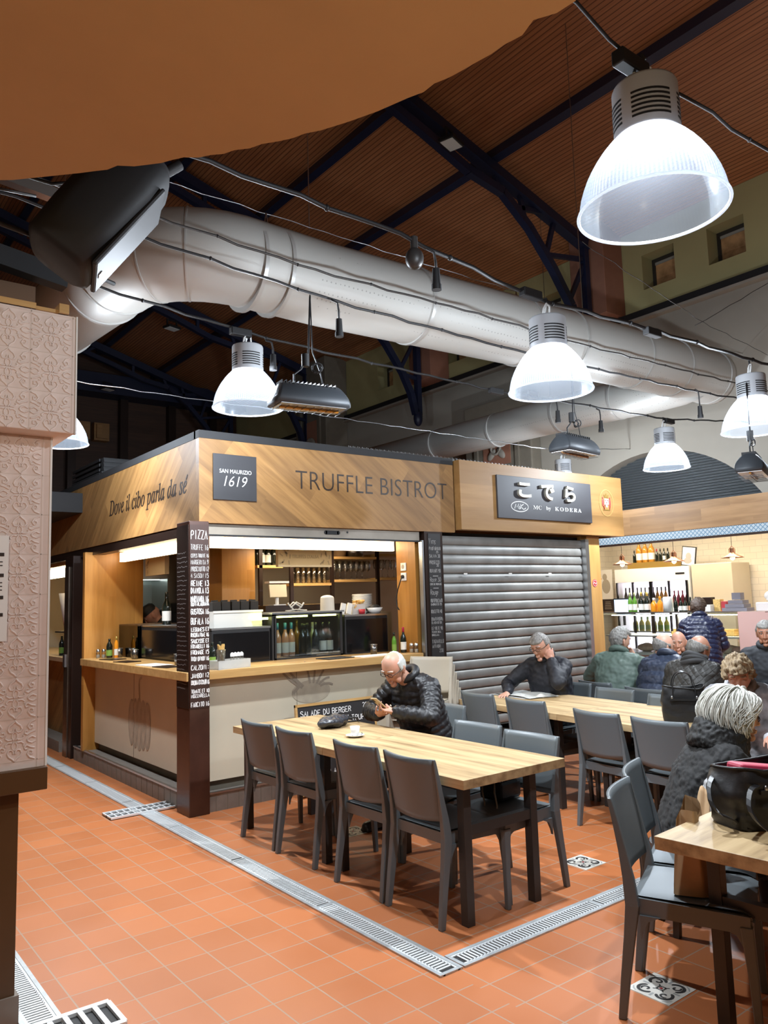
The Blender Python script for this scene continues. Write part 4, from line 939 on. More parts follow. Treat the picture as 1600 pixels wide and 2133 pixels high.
text('japanese_lettering', '\u3089', MT['silver'], t2, (1.07, -.005, .225), EXF, EZ, .19, .185, off=.035, ext=.03)
text('roman_lettering', mb_('MC'), MT['white'], t2, (.55, -.005, .115), EXF, EZ, .14, .045)
text('roman_lettering', mb_('by'), MT['white'], t2, (.765, -.005, .105), EXF, EZ, .08, .055)
text('roman_lettering', mb_('KODERA'), MT['white'], t2, (.915, -.005, .115), EXF, EZ, .47, .045, sp=1.3)
m = MB(); ribbon(m, [V((.335+.135*cos(a*pi/16), -.005, .135+.055*sin(a*pi/16))) for a in range(33)], .009, V((0, -1, 0)))
for P_ in ([(-.085, -.025), (-.06, .025), (-.045, -.01), (-.02, .03), (-.015, -.025)], [(.015, .03), (.01, -.025)], [(.06, .03), (.012, 0), (.03, -.01), (.055, -.028), (.085, -.02), (.095, -.008)], [(-.025, -.02), (-.005, .0), (.005, -.02), (-.01, -.028)]):
    ribbon(m, [V((.335+a, -.005, .135+b)) for a, b in P_], .009, V((0, -1, 0)))
m.obj('oval_monogram', MT['white'], t2)
t2 = T('crest_emblem', 'small round coat of arms emblem on the sushi fascia', 'emblem', (7.92, 5.817, 2.715))
m = MB(); ribbon(m, [V((.135*cos(a*pi/20), 0, .16*sin(a*pi/20))) for a in range(41)], .010, V((0, -1, 0))); m.obj('ring', MT['fadedgold'], t2)
m = MB(); m.poly([(-.04, .05), (.04, .05), (.04, -.02), (0, -.06), (-.04, -.02)], .003, (0, 0, 0), V((1, 0, 0)), EZ); m.obj('shield', MT['paper'], t2)
m = MB()
for i in range(3):
    for j in range(3):
        if (i+j) % 2 == 0: m.box((-.024+i*.024, -.004, .03-j*.028), (.015, .002, .02), Matrix.Rotation(pi/4, 3, 'Y'))
for s_ in (-1, 1):
    m.sph((s_*.068, -.001, .0), (.018, .004, .05), 10, 8); m.sph((s_*.068, -.001, .06), (.011, .004, .013), 8, 6); m.bar((s_*.06, -.001, -.04), (s_*.05, -.001, -.085), .02, .004)
m.obj('supporters', MT['emblemred'], t2)
m = MB(); m.poly([(-.035, .065), (.035, .065), (.045, .10), (.02, .085), (0, .115), (-.02, .085), (-.045, .10)], .003, (0, 0, 0), V((1, 0, 0)), EZ); m.box((0, -.001, -.085), (.13, .004, .016)); m.obj('crown_and_scroll', MT['gold'], t2)
# roller shutter
t = T('roller_shutter', 'closed grey steel roller shutter of the sushi stall', 'shutter', (5.31, 5.98, 0))
m = MB(); L_ = 2.27; nS = 23; pS = 2.26/nS
for k in range(nS):
    z0 = k*pS; rings = []
    prof = [(.004, 0), (.004, .006), (-.012, .009), (-.017, .022), (-.020, .045), (-.018, .070), (-.011, .088), (-.003, pS)]
    m.add([V((x, p[0], z0+p[1])) for x in (0, L_) for p in prof], [(i, 8+i, 9+i, i+1) for i in range(7)], True)
o = m.obj('slat_curtain', MT['shutter'], t)
m = MB(); m.bx(L_, L_+.06, -.08, .06, 0, 2.27); m.bx(-.03, 0, -.05, .05, 0, 2.27); m.obj('guide_rail', MT['steel'], t)
m = MB(); m.bx(-.02, L_, -.04, .04, -.0, .05); m.obj('bottom_bar', MT['frame'], t)
m = MB()
for x, s_ in ((.33, 0), (1.0, 0), (1.65, 0)): m.box((x, -.042, 1.868), (.05, .002, .014))
m.obj('sticker', MT['paper'], t)
m = MB(); m.bx(5.31, 7.62, 6.02, 6.1, 0, 2.3); S('wall_behind_shutter', m, MT['black'])
t = T('shutter_pillar', 'honey wood pillar right of the roller shutter', 'pillar', (7.58, 5.93, 0))
m = MB(); m.bx(.06, .30, 0, .24, 0, 2.31); m.bx(.0, .06, .04, .2, 0, 2.31); m.obj('pillar_body', MT['pillarwood'], t)
m = MB(); m.cyl((.17, -.004, 1.75), (.17, 0, 1.75), .045, n=20); m.obj('red_sticker', MT['stickerred'], t)
m = MB(); ribbon(m, [V((.17+.036*cos(a*pi/12), -.0045, 1.75+.036*sin(a*pi/12))) for a in range(25)], .004, V((0, -1, 0))); ribbon(m, [V((.14, -.0045, 1.745)), V((.16, -.0045, 1.76)), V((.18, -.0045, 1.74)), V((.20, -.0045, 1.755))], .008, V((0, -1, 0))); m.obj('sticker_print', MT['paper'], t)
# stacked beige chairs stand in 40
# ================================================================== DELI STALL UNDER THE ARCH
XD = 9.8
m = MB(); m.bx(XD, XD+.08, 3.9, 9.2, 2.455, 2.83); S('trim_deli_fascia', m, MT['fascia_d'])
m = MB(); m.bx(XD+.01, XD+.06, 3.9, 9.2, 2.345, 2.455); S('trim_deli_band', m, MT['trellis'])
m = MB(); m.bx(XD+.0, XD+.05, 3.9, 9.2, 2.315, 2.345); S('trim_deli_rail', m, MT['umberdark'])
m = MB(); nL = 70
for k in range(nL):
    z0 = 2.0+k*.05*.5*1.0; 
m.grid(lambda u, v: V((10.42+.02*sin(v*2*pi*44), 4.2+u*4.9, 2.4+v*1.75)), 1, 352); S('wall_louver', m, MT['louver'])
m = MB(); m.bx(12.2, 12.3, 3.0, 9.3, 0, 2.95); S('wall_deli_back', m, MT['subway'])
m = MB(); m.bx(10.2, 12.3, 8.95, 9.05, 0, 2.95); S('wall_deli_left', m, MT['subway'])
m = MB(); m.bx(10.2, 12.3, 3.0, 3.1, 0, 2.95); S('wall_deli_right', m, MT['subway'])
m = MB(); m.bx(10.25, 12.3, 3.0, 9.05, 2.80, 2.84); S('ceiling_deli', m, MT['white'])
t = T('ceiling_panel_light', 'bright light panel on the deli ceiling', 'ceiling light', (11.0, 6.4, 2.76))
m = MB(); m.bx(-.15, .15, -2.0, 2.0, 0, .02); m.obj('diffuser', MT['delilight'], t)
m = MB(); m.bx(-.17, .17, -2.02, 2.02, .02, .04); m.obj('housing', MT['white'], t)
# glass service counter
t = T('deli_counter', 'glass-topped white deli counter of the stall under the arch', 'deli counter', (XD, 3.6, 0))
m = MB(); m.bx(.02, .85, 0, 3.9, 0, .70); m.obj('base', MT['white'], t)
m = MB(); m.bx(0, .5, 0, 3.9, 1.305, 1.33); m.obj('glass_shelf', MT['delishelf'], t)
m = MB(); m.bx(0, .012, 0, 3.9, .74, 1.305); m.obj('front_glass', MT['glass'], t)
m = MB()
for y in (0, .95, 1.66, 2.55, 3.86): m.bx(.0, .03, y, y+.035, .7, 1.31)
m.bx(-.01, .02, 0, 3.9, .70, .74); m.bx(-.005, .03, 0, 3.9, 1.33, 1.345); m.obj('counter_post', MT['steel'], t)
m = MB(); m.bx(.2, .8, 0, 3.9, .98, 1.0); m.bx(.1, .8, 0, 3.9, .70, .76); m.obj('inner_shelf', MT['white'], t)
m = MB(); m.bx(.30, .36, .05, 3.85, 1.285, 1.30); m.obj('counter_lamp', MT['counterled'], t)
m = MB(); m.bx(-.06, .9, 1.30, 1.66, 0, 1.34); m.bx(-.07, .02, 0, 1.3, 0, 1.33); o = m.obj('end_panel', MT['pinkpanel'], t)
random.seed(21)
foods = [(1.95, .16, (.72, .45, .34)), (2.15, .13, (.78, .60, .42)), (2.4, .15, (.66, .28, .22)), (2.75, .14, (.75, .50, .40)), (2.98, .16, (.80, .66, .48)), (3.2, .13, (.70, .36, .28)), (3.45, .15, (.76, .55, .40))]
for i, (y, r, c) in enumerate(foods):
    mt = flat('deli_food_%d' % i, c, .5, var=.25, scale=25)
    m = MB(); m.sph((0, 0, .055), (r*1.1, r*.8, .06), 16, 10, Matrix.Rotation(.4*(i-3), 3, 'Z')); m.sph((.05, .03, .08), (r*.6, r*.5, .04), 12, 8)
    one('cured_meat', 'piece of cured meat in the deli counter, %s from the right' % ('first', 'second', 'third', 'fourth', 'fifth', 'sixth', 'seventh')[i], 'meat', m, mt, 'meats in the deli counter', loc=(XD+.42, 3.6+y-.1, .76))
for i in range(4):
    m = MB(); m.box((0, 0, .03), (.18, .26, .05)); m.box((0, 0, .07), (.15, .22, .04), Matrix.Rotation(.1, 3, 'Z')); one('sandwich_tray', 'tray of pastries on the inner deli shelf, %s from the right' % ('first', 'second', 'third', 'fourth')[i], 'tray', m, MT['packet'] if i != 2 else MT['pinkpanel'], 'pastry trays in the deli counter', loc=(XD+.5, 5.37+i*.34, 1.0))
# fridge
t = T('glass_door_fridge', 'white glass-door fridge full of bottles at the back of the deli', 'fridge', (11.55, 7.02, 0))
m = MB(); m.bx(.05, .6, 0, 1.42, 1.80, 2.03); m.bx(.05, .6, 0, 1.42, 0, .22); m.bx(.55, .6, 0, 1.42, .2, 1.8); m.bx(.05, .6, 0, .03, .2, 1.8); m.bx(.05, .6, 1.39, 1.42, .2, 1.8); m.obj('cabinet', MT['white'], t)
m = MB()
for y in (.03, .35, .67, .70, 1.04, 1.36): m.bx(.02, .05, y, y+.03, .2, 1.8)
m.obj('door_frame', MT['blackgloss'], t)
m = MB(); m.bx(.03, .035, .03, 1.39, .2, 1.8); m.obj('door_glass', MT['glass'], t)
for z in (.55, .95, 1.36): m = MB(); m.bx(.08, .55, .03, 1.39, z, z+.02); m.obj('shelf', MT['white'], t)
m = MB(); m.bx(.52, .54, .05, 1.37, .3, 1.78); m.obj('back_light', MT['fridgelight'], t)
m = MB(); m.bx(.045, .05, .08, .24, 1.90, 1.93); m.obj('control_display', MT['black'], t)
fb = {}
for k in range(11):
    y = 8.36-k*.078; nm = 'b_dark' if k < 8 else 'b_amber'
    if nm not in fb: fb[nm] = bottle('wine_bottle', 'bottle in the upper row of the glass-door fridge', 'bottle', (11.78, y, 1.38), .33, .034, nm, 'label_w', 'b_dark', 'bottles on the upper fridge shelf')
    else: dup(fb[nm], None, (11.78, y, 1.38))
for k in range(5): 
    if k == 0: rb = bottle('red_bottle', 'red bottle in the upper right of the glass-door fridge', 'bottle', (11.78, 7.42, 1.38), .26, .032, 'b_red', 'b_red', 'b_red', 'red bottles in the fridge')
    else: dup(rb, None, (11.78, 7.42-k*.075, 1.38))
for k in range(6):
    if k == 0: gb = bottle('lemon_bottle', 'yellow bottle on the lower shelves of the glass-door fridge', 'bottle', (11.78, 8.2, .97), .24, .045, 'b_yellow', 'labelgreen', 'labelgreen', 'yellow bottles in the fridge')
    else: dup(gb, None, (11.78, 8.2-k*.12, .97))
# on top of the fridge
for i, (y, g, l, c) in enumerate(((8.02, 'b_amber', 'label_w', 'capgold'), (7.90, 'b_amber', 'label_w', 'capgold'), (7.78, 'b_amber', 'label_w', 'capgold'))): bottle('liqueur_bottle', 'big amber bottle with pale label on top of the deli fridge, %s' % ('left', 'middle', 'right')[i], 'bottle', (11.75, y, 2.13), .38, .055, g, l, c)
for i in range(5): bottle('small_bottle', 'small dark bottle on top of the deli fridge, %s' % ('leftmost', 'with a red top', 'third from left', 'second from right', 'rightmost')[i], 'bottle', (11.75, (8.12, 7.68, 7.61, 7.54, 7.47)[i], 2.13), .22, .028, 'b_dark', 'label_w' if i == 3 else None, 'b_red' if i == 1 else 'b_dark')
m = MB(); m.bx(11.62, 11.95, 7.36, 8.18, 2.03, 2.13); one('wooden_riser', 'yellow wooden riser under the bottles on the fridge', 'box', m, MT['gold'])
t = T('photo_frame', 'black framed photo leaning on top of the deli fridge', 'picture', (11.8, 7.12, 2.03), 0)
m = MB(); R0 = Matrix.Rotation(.15, 3, 'X')
m.box((0, 0, .16), (.02, .25, .32), R0); m.obj('frame', MT['black'], t)
m = MB(); m.box((-.011, 0, .16), (.004, .22, .29), R0); m.obj('photo', MT['paper'], t)
m = MB(); m.sph((-.013, 0, .16), (.004, .05, .06)); m.sph((-.013, .02, .09), (.004, .07, .05)); m.obj('photo_print', MT['pinkpanel'], t)
m = MB(); m.box((0, 0, .12), (.01, .16, .24)); m.box((-.006, 0, .15), (.002, .10, .03)); one('certificate', 'small white certificate card left of the deli fridge', 'card', m, MT['paper'], loc=(12.0, 8.58, 1.93)) if False else None
t = T('certificate', 'white certificate card on the wall left of the fridge top', 'card', (12.19, 8.62, 1.96))
m = MB(); m.box((-.005, 0, .12), (.008, .18, .24)); m.obj('card', MT['paper'], t)
m = MB(); m.box((-.0095, 0, .12), (.001, .10, .008)); m.box((-.0095, 0, .09), (.001, .12, .008)); m.box((-.0095, 0, .19), (.001, .03, .03)); m.obj('print', MT['decogrey'], t)
# poster
t = T('wall_poster', 'food poster on the deli side of the wood pillar', 'poster', (11.85, 8.68, 1.30))
m = MB(); m.bx(0, .01, 0, .42, 0, .75); m.obj('poster_sheet', MT['paper'], t)
m = MB(); m.bx(-.002, 0, 0, .42, 0, .22); m.obj('dark_text_panel', MT['umberdark'], t)
m = MB(); random.seed(6)
for k in range(6): m.box((-.002, .30+random.random()*.08, .42+k*.05), (.002, .16, .025), Matrix.Rotation(.5, 3, 'X'))
m.obj('poster_food', MT['b_orange'], t)
m = MB(); m.sph((-.001, .14, .45), (.002, .09, .13)); m.sph((-.001, .16, .62), (.002, .05, .06)); m.obj('poster_figure', MT['beige'], t)
m = MB()
for k in range(5): m.box((-.003, .12, .05+k*.03), (.001, .15-.01*k, .008))
m.obj('poster_lettering', MT['beige'], t)
# pendant lamps of the deli
def pend(y, label):
    t = T('copper_pendant', label, 'pendant lamp', (10.8, y, 2.05), 0, 'copper pendant lamps over the deli counter')
    m = MB(); m.lathe([(.035, .10), (.05, .085), (.13, .045), (.155, .03), (.153, .026), (.05, .078)], 28); m.obj('lamp_shade', MT['copper'], t)
    m = MB(); m.cyl((0, 0, .10), (0, 0, .165), .03, .028); m.tube([(0, -.04, .09), (0, -.045, .15), (0, 0, .20), (0, .045, .15), (0, .04, .09)], .006, 6); m.obj('socket_and_yoke', MT['copper'], t)
    m = MB(); m.sph((0, 0, .035), (.034, .034, .04)); m.obj('bulb', MT['bulb'], t)
    m = MB(); m.cyl((0, 0, .19), (0, 0, .86), .004, n=6); m.obj('cord', MT['black'], t)
pend(7.70, 'copper pendant lamp nearest the wood pillar'); pend(6.77, 'copper pendant lamp in front of the fridge bottles'); pend(5.84, 'copper pendant lamp farthest right over the deli')
# bottles and goods on the counter
XB = 10.08
for i, (y, g, l, c, h, r, nm, lb) in enumerate(((7.09, 'b_green', 'label_w', 'b_white', .31, .034, 'wine_bottle', 'green bottle at the left end of the deli counter row'), (7.01, 'b_green', 'label_w', 'b_white', .31, .034, 'wine_bottle', 'second green bottle in the deli counter row'), (6.90, 'b_dark', 'label_w', 'capgold', .31, .043, 'sparkling_bottle', 'sparkling wine bottle with gold foil, left one'), (6.80, 'b_dark', 'label_w', 'capgold', .31, .043, 'sparkling_bottle', 'sparkling wine bottle with gold foil, right one'), (6.69, 'b_orange', 'b_orange', 'label_w', .22, .045, 'orange_liqueur', 'orange liqueur bottle, left of the two'), (6.59, 'b_orange', None, 'b_orange', .24, .04, 'orange_liqueur', 'orange liqueur bottle, right of the two'), (6.34, 'b_dark', None, 'b_dark', .24, .03, 'wine_bottle', 'tall dark bottle next to the white canister'), (6.26, 'b_dark', 'label_w', 'b_dark', .22, .03, 'beer_bottle', 'first small dark bottle right of the canister'), (6.19, 'b_dark', 'label_w', 'b_dark', .22, .03, 'beer_bottle', 'second small dark bottle right of the canister'), (6.11, 'b_dark', 'b_rose', 'b_dark', .22, .03, 'beer_bottle', 'small bottle with a pink label on the deli counter'), (6.03, 'b_dark', 'capgold', 'b_dark', .22, .03, 'beer_bottle', 'small bottle with a gold label on the deli counter'), (5.96, 'b_dark', 'label_w', 'b_dark', .2, .028, 'beer_bottle', 'last small bottle before the woman in the blue jacket'))):
    bottle(nm, lb, 'bottle', (XB, y, 1.331), h*.95, r, g, l, c)
m = MB(); m.lathe([(0, 0), (.07, 0), (.07, .2), (.06, .22), (0, .22)], 18); one('napkin_canister', 'ribbed white canister between the bottles on the deli counter', 'canister', m, MT['white'], loc=(XB, 6.46, 1.331))
t = T('till_screen', 'blue till screen at the left end of the deli counter', 'screen', (10.5, 7.52, 1.12), .2)
m = MB(); m.box((0, 0, .30), (.03, .30, .24)); m.cyl((.02, 0, 0), (.02, 0, .2), .02); m.obj('screen_body', MT['black'], t)
m = MB(); m.box((-.0165, 0, .30), (.002, .27, .20)); m.obj('screen_glow', MT['screenblue'], t)
for i, (y, z, w, h, d) in enumerate(((5.44, 0, .34, .055, .2), (5.44, .055, .26, .05, .18), (5.43, .105, .2, .05, .16), (5.43, .155, .12, .10, .1))):
    m = MB(); m.box((0, 0, h/2), (d, w, h*.92)); m.box((-d/2-.001, 0, h/2), (.002, w*.7, h*.3)); one('grey_box', 'grey product box in the pyramid on the deli counter, %s' % ('bottom', 'second level', 'third level', 'top')[i], 'box', m, MT['boxgrey'], 'grey boxes in the pyramid', loc=(10.1, y, 1.331+z))
for i, (y, w, h, c) in enumerate(((5.86, .13, .2, 'umberdark'), (5.72, .1, .17, 'packet'), (5.62, .07, .14, 'stickerred'), (5.78, .08, .1, 'paper'))):
    m = MB(); m.box((0, 0, h/2), (.1, w, h)); one('snack_box', ('brown snack box beside the woman at the deli', 'tan snack box next to the brown one', 'small red snack box before the grey pyramid', 'low white card in front of the snack boxes')[i], 'box', m, MT[c], loc=(10.12 if i < 3 else 9.99, y, 1.331), bevel=.003)
t = T('slicing_machine', 'white scale machine at the right end of the deli counter', 'machine', (10.3, 5.02, 1.33))
m = MB(); m.box((0, 0, .06), (.3, .42, .12)); m.box((0, -.05, .16), (.2, .26, .12), Matrix.Rotation(.3, 3, 'X')); m.sph((0, .05, .2), (.1, .1, .07)); m.obj('machine_body', MT['white'], t, bevel=.015)
m = MB(); m.cyl((-.12, -.1, .2), (-.16, -.1, .2), .05); m.obj('dial', MT['black'], t)
m = MB(); m.bx(11.6, 12.15, 6.3, 6.98, 0, 2.05); one('tall_cabinet', 'plain cream cabinet right of the deli fridge', 'cabinet', m, MT['cream'], bevel=.01)
# ================================================================== NEXT STALL AT FAR LEFT
t = T('neighbour_counter', 'wooden counter of the stall at far left', 'counter', (2.72, 9.6, 0))
m = MB(); m.bx(.1, .6, 0, 3.3, .12, 1.0); m.obj('counter_body', MT['fascia_l'], t)
m = MB(); m.bx(.0, .7, 0, 3.3, 1.0, 1.05); m.obj('counter_slab', MT['creamglow'], t)
m = MB(); m.bx(-.1, .6, 0, 3.3, 0, .12); m.obj('step', MT['stepstone'], t)
m = MB(); m.bx(3.6, 3.66, 9.7, 13, 0, 2.6); S('wall_neighbour', m, MT['cream']); m = MB(); m.bx(2.6, 4.0, 13, 13.06, 0, 2.6); S('wall_neighbour_back', m, MT['cream'])
m = MB(); m.bx(2.76, 3.6, 9.7, 13, 2.16, 2.2); S('ceiling_neighbour', m, MT['counter'])
t = T('light_strip', 'glowing strip in the stall at far left', 'light strip', (2.95, 9.75, 2.05))
m = MB(); m.bx(0, .05, 0, 2.2, 0, .11); m.obj('diffuser', MT['strip'], t)
m = MB(); m.lathe([(.14, 0), (.12, .5), (.118, .5), (.138, 0)], 24); one('lamp_shade_stack', 'tall brown paper shade in the far left stall', 'shade', m, MT['rosewood'], loc=(3.15, 10.3, 1.45))
m = MB(); m.lathe([(0, 0), (.06, 0), (.13, .45), (.12, .45), (.05, .01), (0, .01)], 14); one('paper_cone', 'crumpled white paper cone in the far left stall', 'paper', m, MT['paper'], loc=(2.98, 10.55, 1.38))
m = MB(); m.box((0, 0, .15), (.25, .3, .3)); one('coffee_grinder', 'black machine on the counter of the far left stall', 'machine', m, MT['black'], loc=(3.15, 10.05, 1.05), bevel=.01)
t = T('plastic_container', 'clear lidded container on the far left counter', 'container', (2.9, 10.05, 1.05))
m = MB(); m.box((0, 0, .08), (.16, .24, .16)); m.obj('container_walls', MT['tub'], t); m = MB(); m.box((0, 0, .165), (.17, .25, .015)); m.obj('lid', MT['white'], t)
bottle('oil_bottle', 'dark bottle with green label on the far left counter', 'bottle', (2.86, 10.42, 1.05), .24, .034, 'b_dark', 'labelgreen', 'b_dark', neck=.68)
m = MB()
for k in range(14): m.cyl((.03*cos(k), .03*sin(k*1.7), 0), (.06*cos(k*2.1), .06*sin(k), .12+.01*(k % 3)), .012, n=6)
one('artichoke_bunch', 'green vegetables standing in the far left stall', 'vegetables', m, MT['labelgreen'], loc=(2.95, 10.35, 1.36))
for i in range(2):
    m = MB(); m.lathe([(0, 0), (.04, 0), (.05, .12), (.045, .12), (0, .01)], 14); one('beige_cup', ('beige paper cup under the brown shade, nearer', 'beige paper cup under the brown shade, farther')[i], 'cup', m, MT['beige'], loc=(3.0, 10.15+i*.14, 1.35))
m = MB(); m.bx(2.85, 3.3, 9.9, 10.7, 1.33, 1.35); one('back_shelf', 'thin shelf above the machine in the far left stall', 'shelf', m, MT['steel'])
# ================================================================== TILED PIER OF THE NEAREST STALL
def tile_relief(mb, x0, z0, s, y):
    """embossed damask tile: hearts, scrolls and a cross of leaves"""
    h = s/2; cx, cz = x0+h, z0+h
    def c(pts, w=.0075):
        P_ = [V((cx+a*h, y, cz+b*h)) for a, b in pts]; n = len(P_); rows = []
        for off, dy in ((-.5, 0), (-.22, -.0038), (.22, -.0038), (.5, 0)):
            row = []
            for i in range(n):
                d = P_[min(i+1, n-1)]-P_[max(i-1, 0)]
                d = d.normalized() if d.length > 1e-7 else V((1, 0, 0)); q = V((-d.z, 0, d.x)); row.append(P_[i]+q*w*off+V((0, dy, 0)))
            rows.append(row)
        for r0, r1 in zip(rows, rows[1:]): mb.add(r0+r1, [(i, n+i, n+i+1, i+1) for i in range(n-1)], True)
    for sy in (1, -1):
        for sx in (1, -1):
            c([(0, sy*.98), (sx*.10, sy*.86), (sx*.26, sy*.74), (sx*.33, sy*.58), (sx*.26, sy*.44), (sx*.14, sy*.42), (sx*.06, sy*.5), (sx*.05, sy*.62)])
            c([(sx*.05, sy*.05), (sx*.13, sy*.2), (sx*.11, sy*.36), (0, sy*.46)])
            c([(sx*.98, sy*.08), (sx*.82, sy*.16), (sx*.66, sy*.10), (sx*.58, 0)])
            c([(sx*.95, sy*.95), (sx*.72, sy*.86), (sx*.6, sy*.68), (sx*.7, sy*.52), (sx*.84, sy*.56), (sx*.84, sy*.7), (sx*.75, sy*.7)])
            c([(sx*.95, sy*.42), (sx*.74, sy*.36), (sx*.58, sy*.26), (sx*.46, sy*.34), (sx*.5, sy*.46), (sx*.6, sy*.44)])
            c([(sx*.12, sy*.08), (sx*.3, sy*.06), (sx*.44, sy*.16), (sx*.4, sy*.26)])
YP = 3.5; ts = .168
t = T('tiled_pier', 'pier of the nearest stall clad in embossed cream tiles', 'pier', (-.2, YP, 0))
m = MB(); m.bx(-1.6, 1.10, 0, .5, .985, 2.36); m.obj('pier_body', MT['tilecream'], t)
m = MB(); m.bx(-1.6, 1.165, -.12, .5, 2.36, 2.875); m.obj('upper_box', MT['tilecream'], t, bevel=.004)
m = MB()
for r in range(8):
    for k in range(2): tile_relief(m, 1.10-.03-ts*(k+1)+.0, 2.36-ts*(r+1)+.0, ts-.006, -.0005)
m.obj('tile_relief', MT['tilecream'], t)
m = MB()
for r in range(3):
    for k in range(2): tile_relief(m, 1.165-.012-ts*(k+1), 2.875-.01-ts*(r+1), ts-.006, -.1205)
m.obj('upper_tile_relief', MT['tilecream'], t)
m = MB()
for k in range(3): m.bx(1.068-ts*k, 1.0715-ts*k, -.0008, .001, .985, 2.36)
for r in range(9): m.bx(.6, 1.10, -.0008, .001, 2.358-ts*r, 2.3615-ts*r)
for k in range(3): m.bx(1.15-ts*k, 1.1535-ts*k, -.1208, -.119, 2.36, 2.875)
for r in range(3): m.bx(.6, 1.165, -.1208, -.119, 2.863-ts*r, 2.8665-ts*r)
m.obj('tile_joint', MT['tilejoint'], t)
m = MB(); m.bx(1.10, 1.108, -.004, .02, .985, 2.36); m.bx(1.165, 1.171, -.124, -.1, 2.36, 2.875); m.obj('corner_bead', MT['paper'], t)
m = MB(); m.bx(-1.6, 1.13, -.125, -.10, 2.875, 2.89); m.bx(1.09, 1.13, -.14, -.06, 2.875, 2.915); m.bx(-1.6, 1.0, -.13, -.02, 2.875, 2.90); m.obj('top_batten', MT['counter'], t)
t2 = T('stall_cabinet', 'brown base cabinet of the nearest stall with a thick edge', 'cabinet', (-.2, YP, 0))
m = MB(); m.bx(-1.6, 1.01, .03, .5, .11, .90); m.obj('cabinet_body', MT['brownbase'], t2)
m = MB(); m.bx(-1.6, 1.105, -.03, .5, .895, .985); m.obj('edge_band', MT['brownbase'], t2, bevel=.003)
m = MB(); m.bx(-1.6, 1.025, .02, .5, 0, .11); m.obj('plinth', MT['plinth'], t2)
t2 = T('paper_notice', 'white paper notice with black bars on the tiled pier', 'notice', (.52, YP-.009, 1.50))
m = MB(); m.bx(0, .222, -.002, .002, 0, .43); m.obj('sheet', MT['paper'], t2)
m = MB()
for z, w in ((.345, .19), (.26, .18), (.17, .19), (.10, .17)): m.bx(.205-w, .205, -.0035, -.002, z, z+.014)
for z in (.32, .305, .235, .22, .205): m.bx(.08, .20, -.003, -.002, z, z+.004)
m.obj('printed_bars', MT['ink'], t2)
m = MB(); m.bx(-.9, .85, 3.6, 4.1, 2.89, 3.06); one('brown_carton', 'brown carton lying on top of the tiled pier', 'box', m, MT['rosewood2'])
# ================================================================== CHAIRS
def make_chair(name, label, mat):
    """sitter faces +X; origin on the floor under the seat centre"""
    t = T(name, label, 'chair')
    hw = .205
    def back_x(z): u = max(0, (z-.44)/.37); return -.205-.065*u**1.25
    def seat(u, v):
        x = -.205+.43*u; w = hw*(1-.10*(1-u))*(1 if u > .04 else .97); y = (v*2-1)*w
        z = .452-.012*sin(pi*min(1, u*1.05))*(1-(v*2-1)**4)-.018*max(0, (u-.86)/.14)**2
        return V((x, y, z))
    m = MB(); n_, k_ = 14, 12; m.grid(seat, n_, k_); m.grid(lambda u, v: seat(u, 1-v)-V((0, 0, .018)), n_, k_)
    W1 = n_+1; off = W1*(k_+1)
    m.obj('seat', mat, t, bevel=0)
    sk = MB()
    for y in (-1, 1): sk.bar((-.19, y*.185, .415), (.21, y*.20, .405), .022, .062)
    sk.bar((.205, -.2, .405), (.205, .2, .405), .022, .058); sk.bar((-.195, -.19, .415), (-.195, .19, .415), .02, .055)
    for y in (-1, 1):
        for x, s_ in ((.19, -1), (-.18, 1)): sk.poly([(0, 0), (s_*.075, 0), (s_*.03, -.02), (s_*.008, -.06), (0, -.09)], .016, (x, y*.198+.008, .385), V((1, 0, 0)), EZ)
    sk.obj('seat_frame', mat, t)
    def back(u, v):
        z = .505+.305*v; y = (u*2-1)*(.199+.004*v); e = (u*2-1)**2
        return V((back_x(z)-.034*(1-e), y, z-.020*(1-v)*e*0-(.012*(1-e))*(1-v)+.004*v*e))
    b = MB(); nU = 14; nV = 10
    g0 = [[back(i/nU, j/nV) for i in range(nU+1)] for j in range(nV+1)]
    vs = [p+V((.007, 0, 0)) for r in g0 for p in r]+[p-V((.007, 0, 0)) for r in g0 for p in r]; K = (nU+1)*(nV+1); w1 = nU+1; fs = []
    for j in range(nV):
        for i in range(nU): a = j*w1+i; fs.append((a, a+1, a+w1+1, a+w1)); fs.append((K+a, K+a+w1, K+a+w1+1, K+a+1))
    for i in range(nU): fs.append((i, K+i, K+i+1, i+1)); a = nV*w1+i; fs.append((a, a+1, K+a+1, K+a))
    for j in range(nV): a = j*w1; fs.append((a, a+w1, K+a+w1, K+a)); a = j*w1+nU; fs.append((a, K+a, K+a+w1, a+w1))
    b.add(vs, fs, True); b.obj('backrest', mat, t)
    for y in (-1, 1):
        # rear leg runs up as the side of the back
        l = MB(); rings = []
        for z, xo, wx, wy, yy in ((0, -.265, .030, .028, .214), (.15, -.245, .036, .030, .211), (.30, -.222, .043, .032, .208), (.42, -.205, .052, .034, .205), (.52, back_x(.52), .044, .026, .203), (.62, back_x(.62), .032, .018, .203), (.72, back_x(.72), .025, .013, .204), (.80, back_x(.80), .019, .010, .205), (.815, back_x(.813)-.001, .015, .009, .205)):
            rings.append([V((xo+a*wx/2, y*yy+b_*wy/2, z)) for a, b_ in ((-1, -1), (1, -1), (1, 1), (-1, 1))])
        l.loft(rings, smooth=False); l.obj('leg', mat, t, bevel=.004)
        l = MB(); rings = [[V((xo+a*wx/2, y*yy+b_*wy/2, z)) for a, b_ in ((-1, -1), (1, -1), (1, 1), (-1, 1))] for z, xo, wx, wy, yy in ((0, .215, .026, .026, .212), (.22, .208, .034, .03, .206), (.40, .196, .046, .036, .199))]
        l.loft(rings, smooth=False); l.obj('leg', mat, t, bevel=.004)
    return t
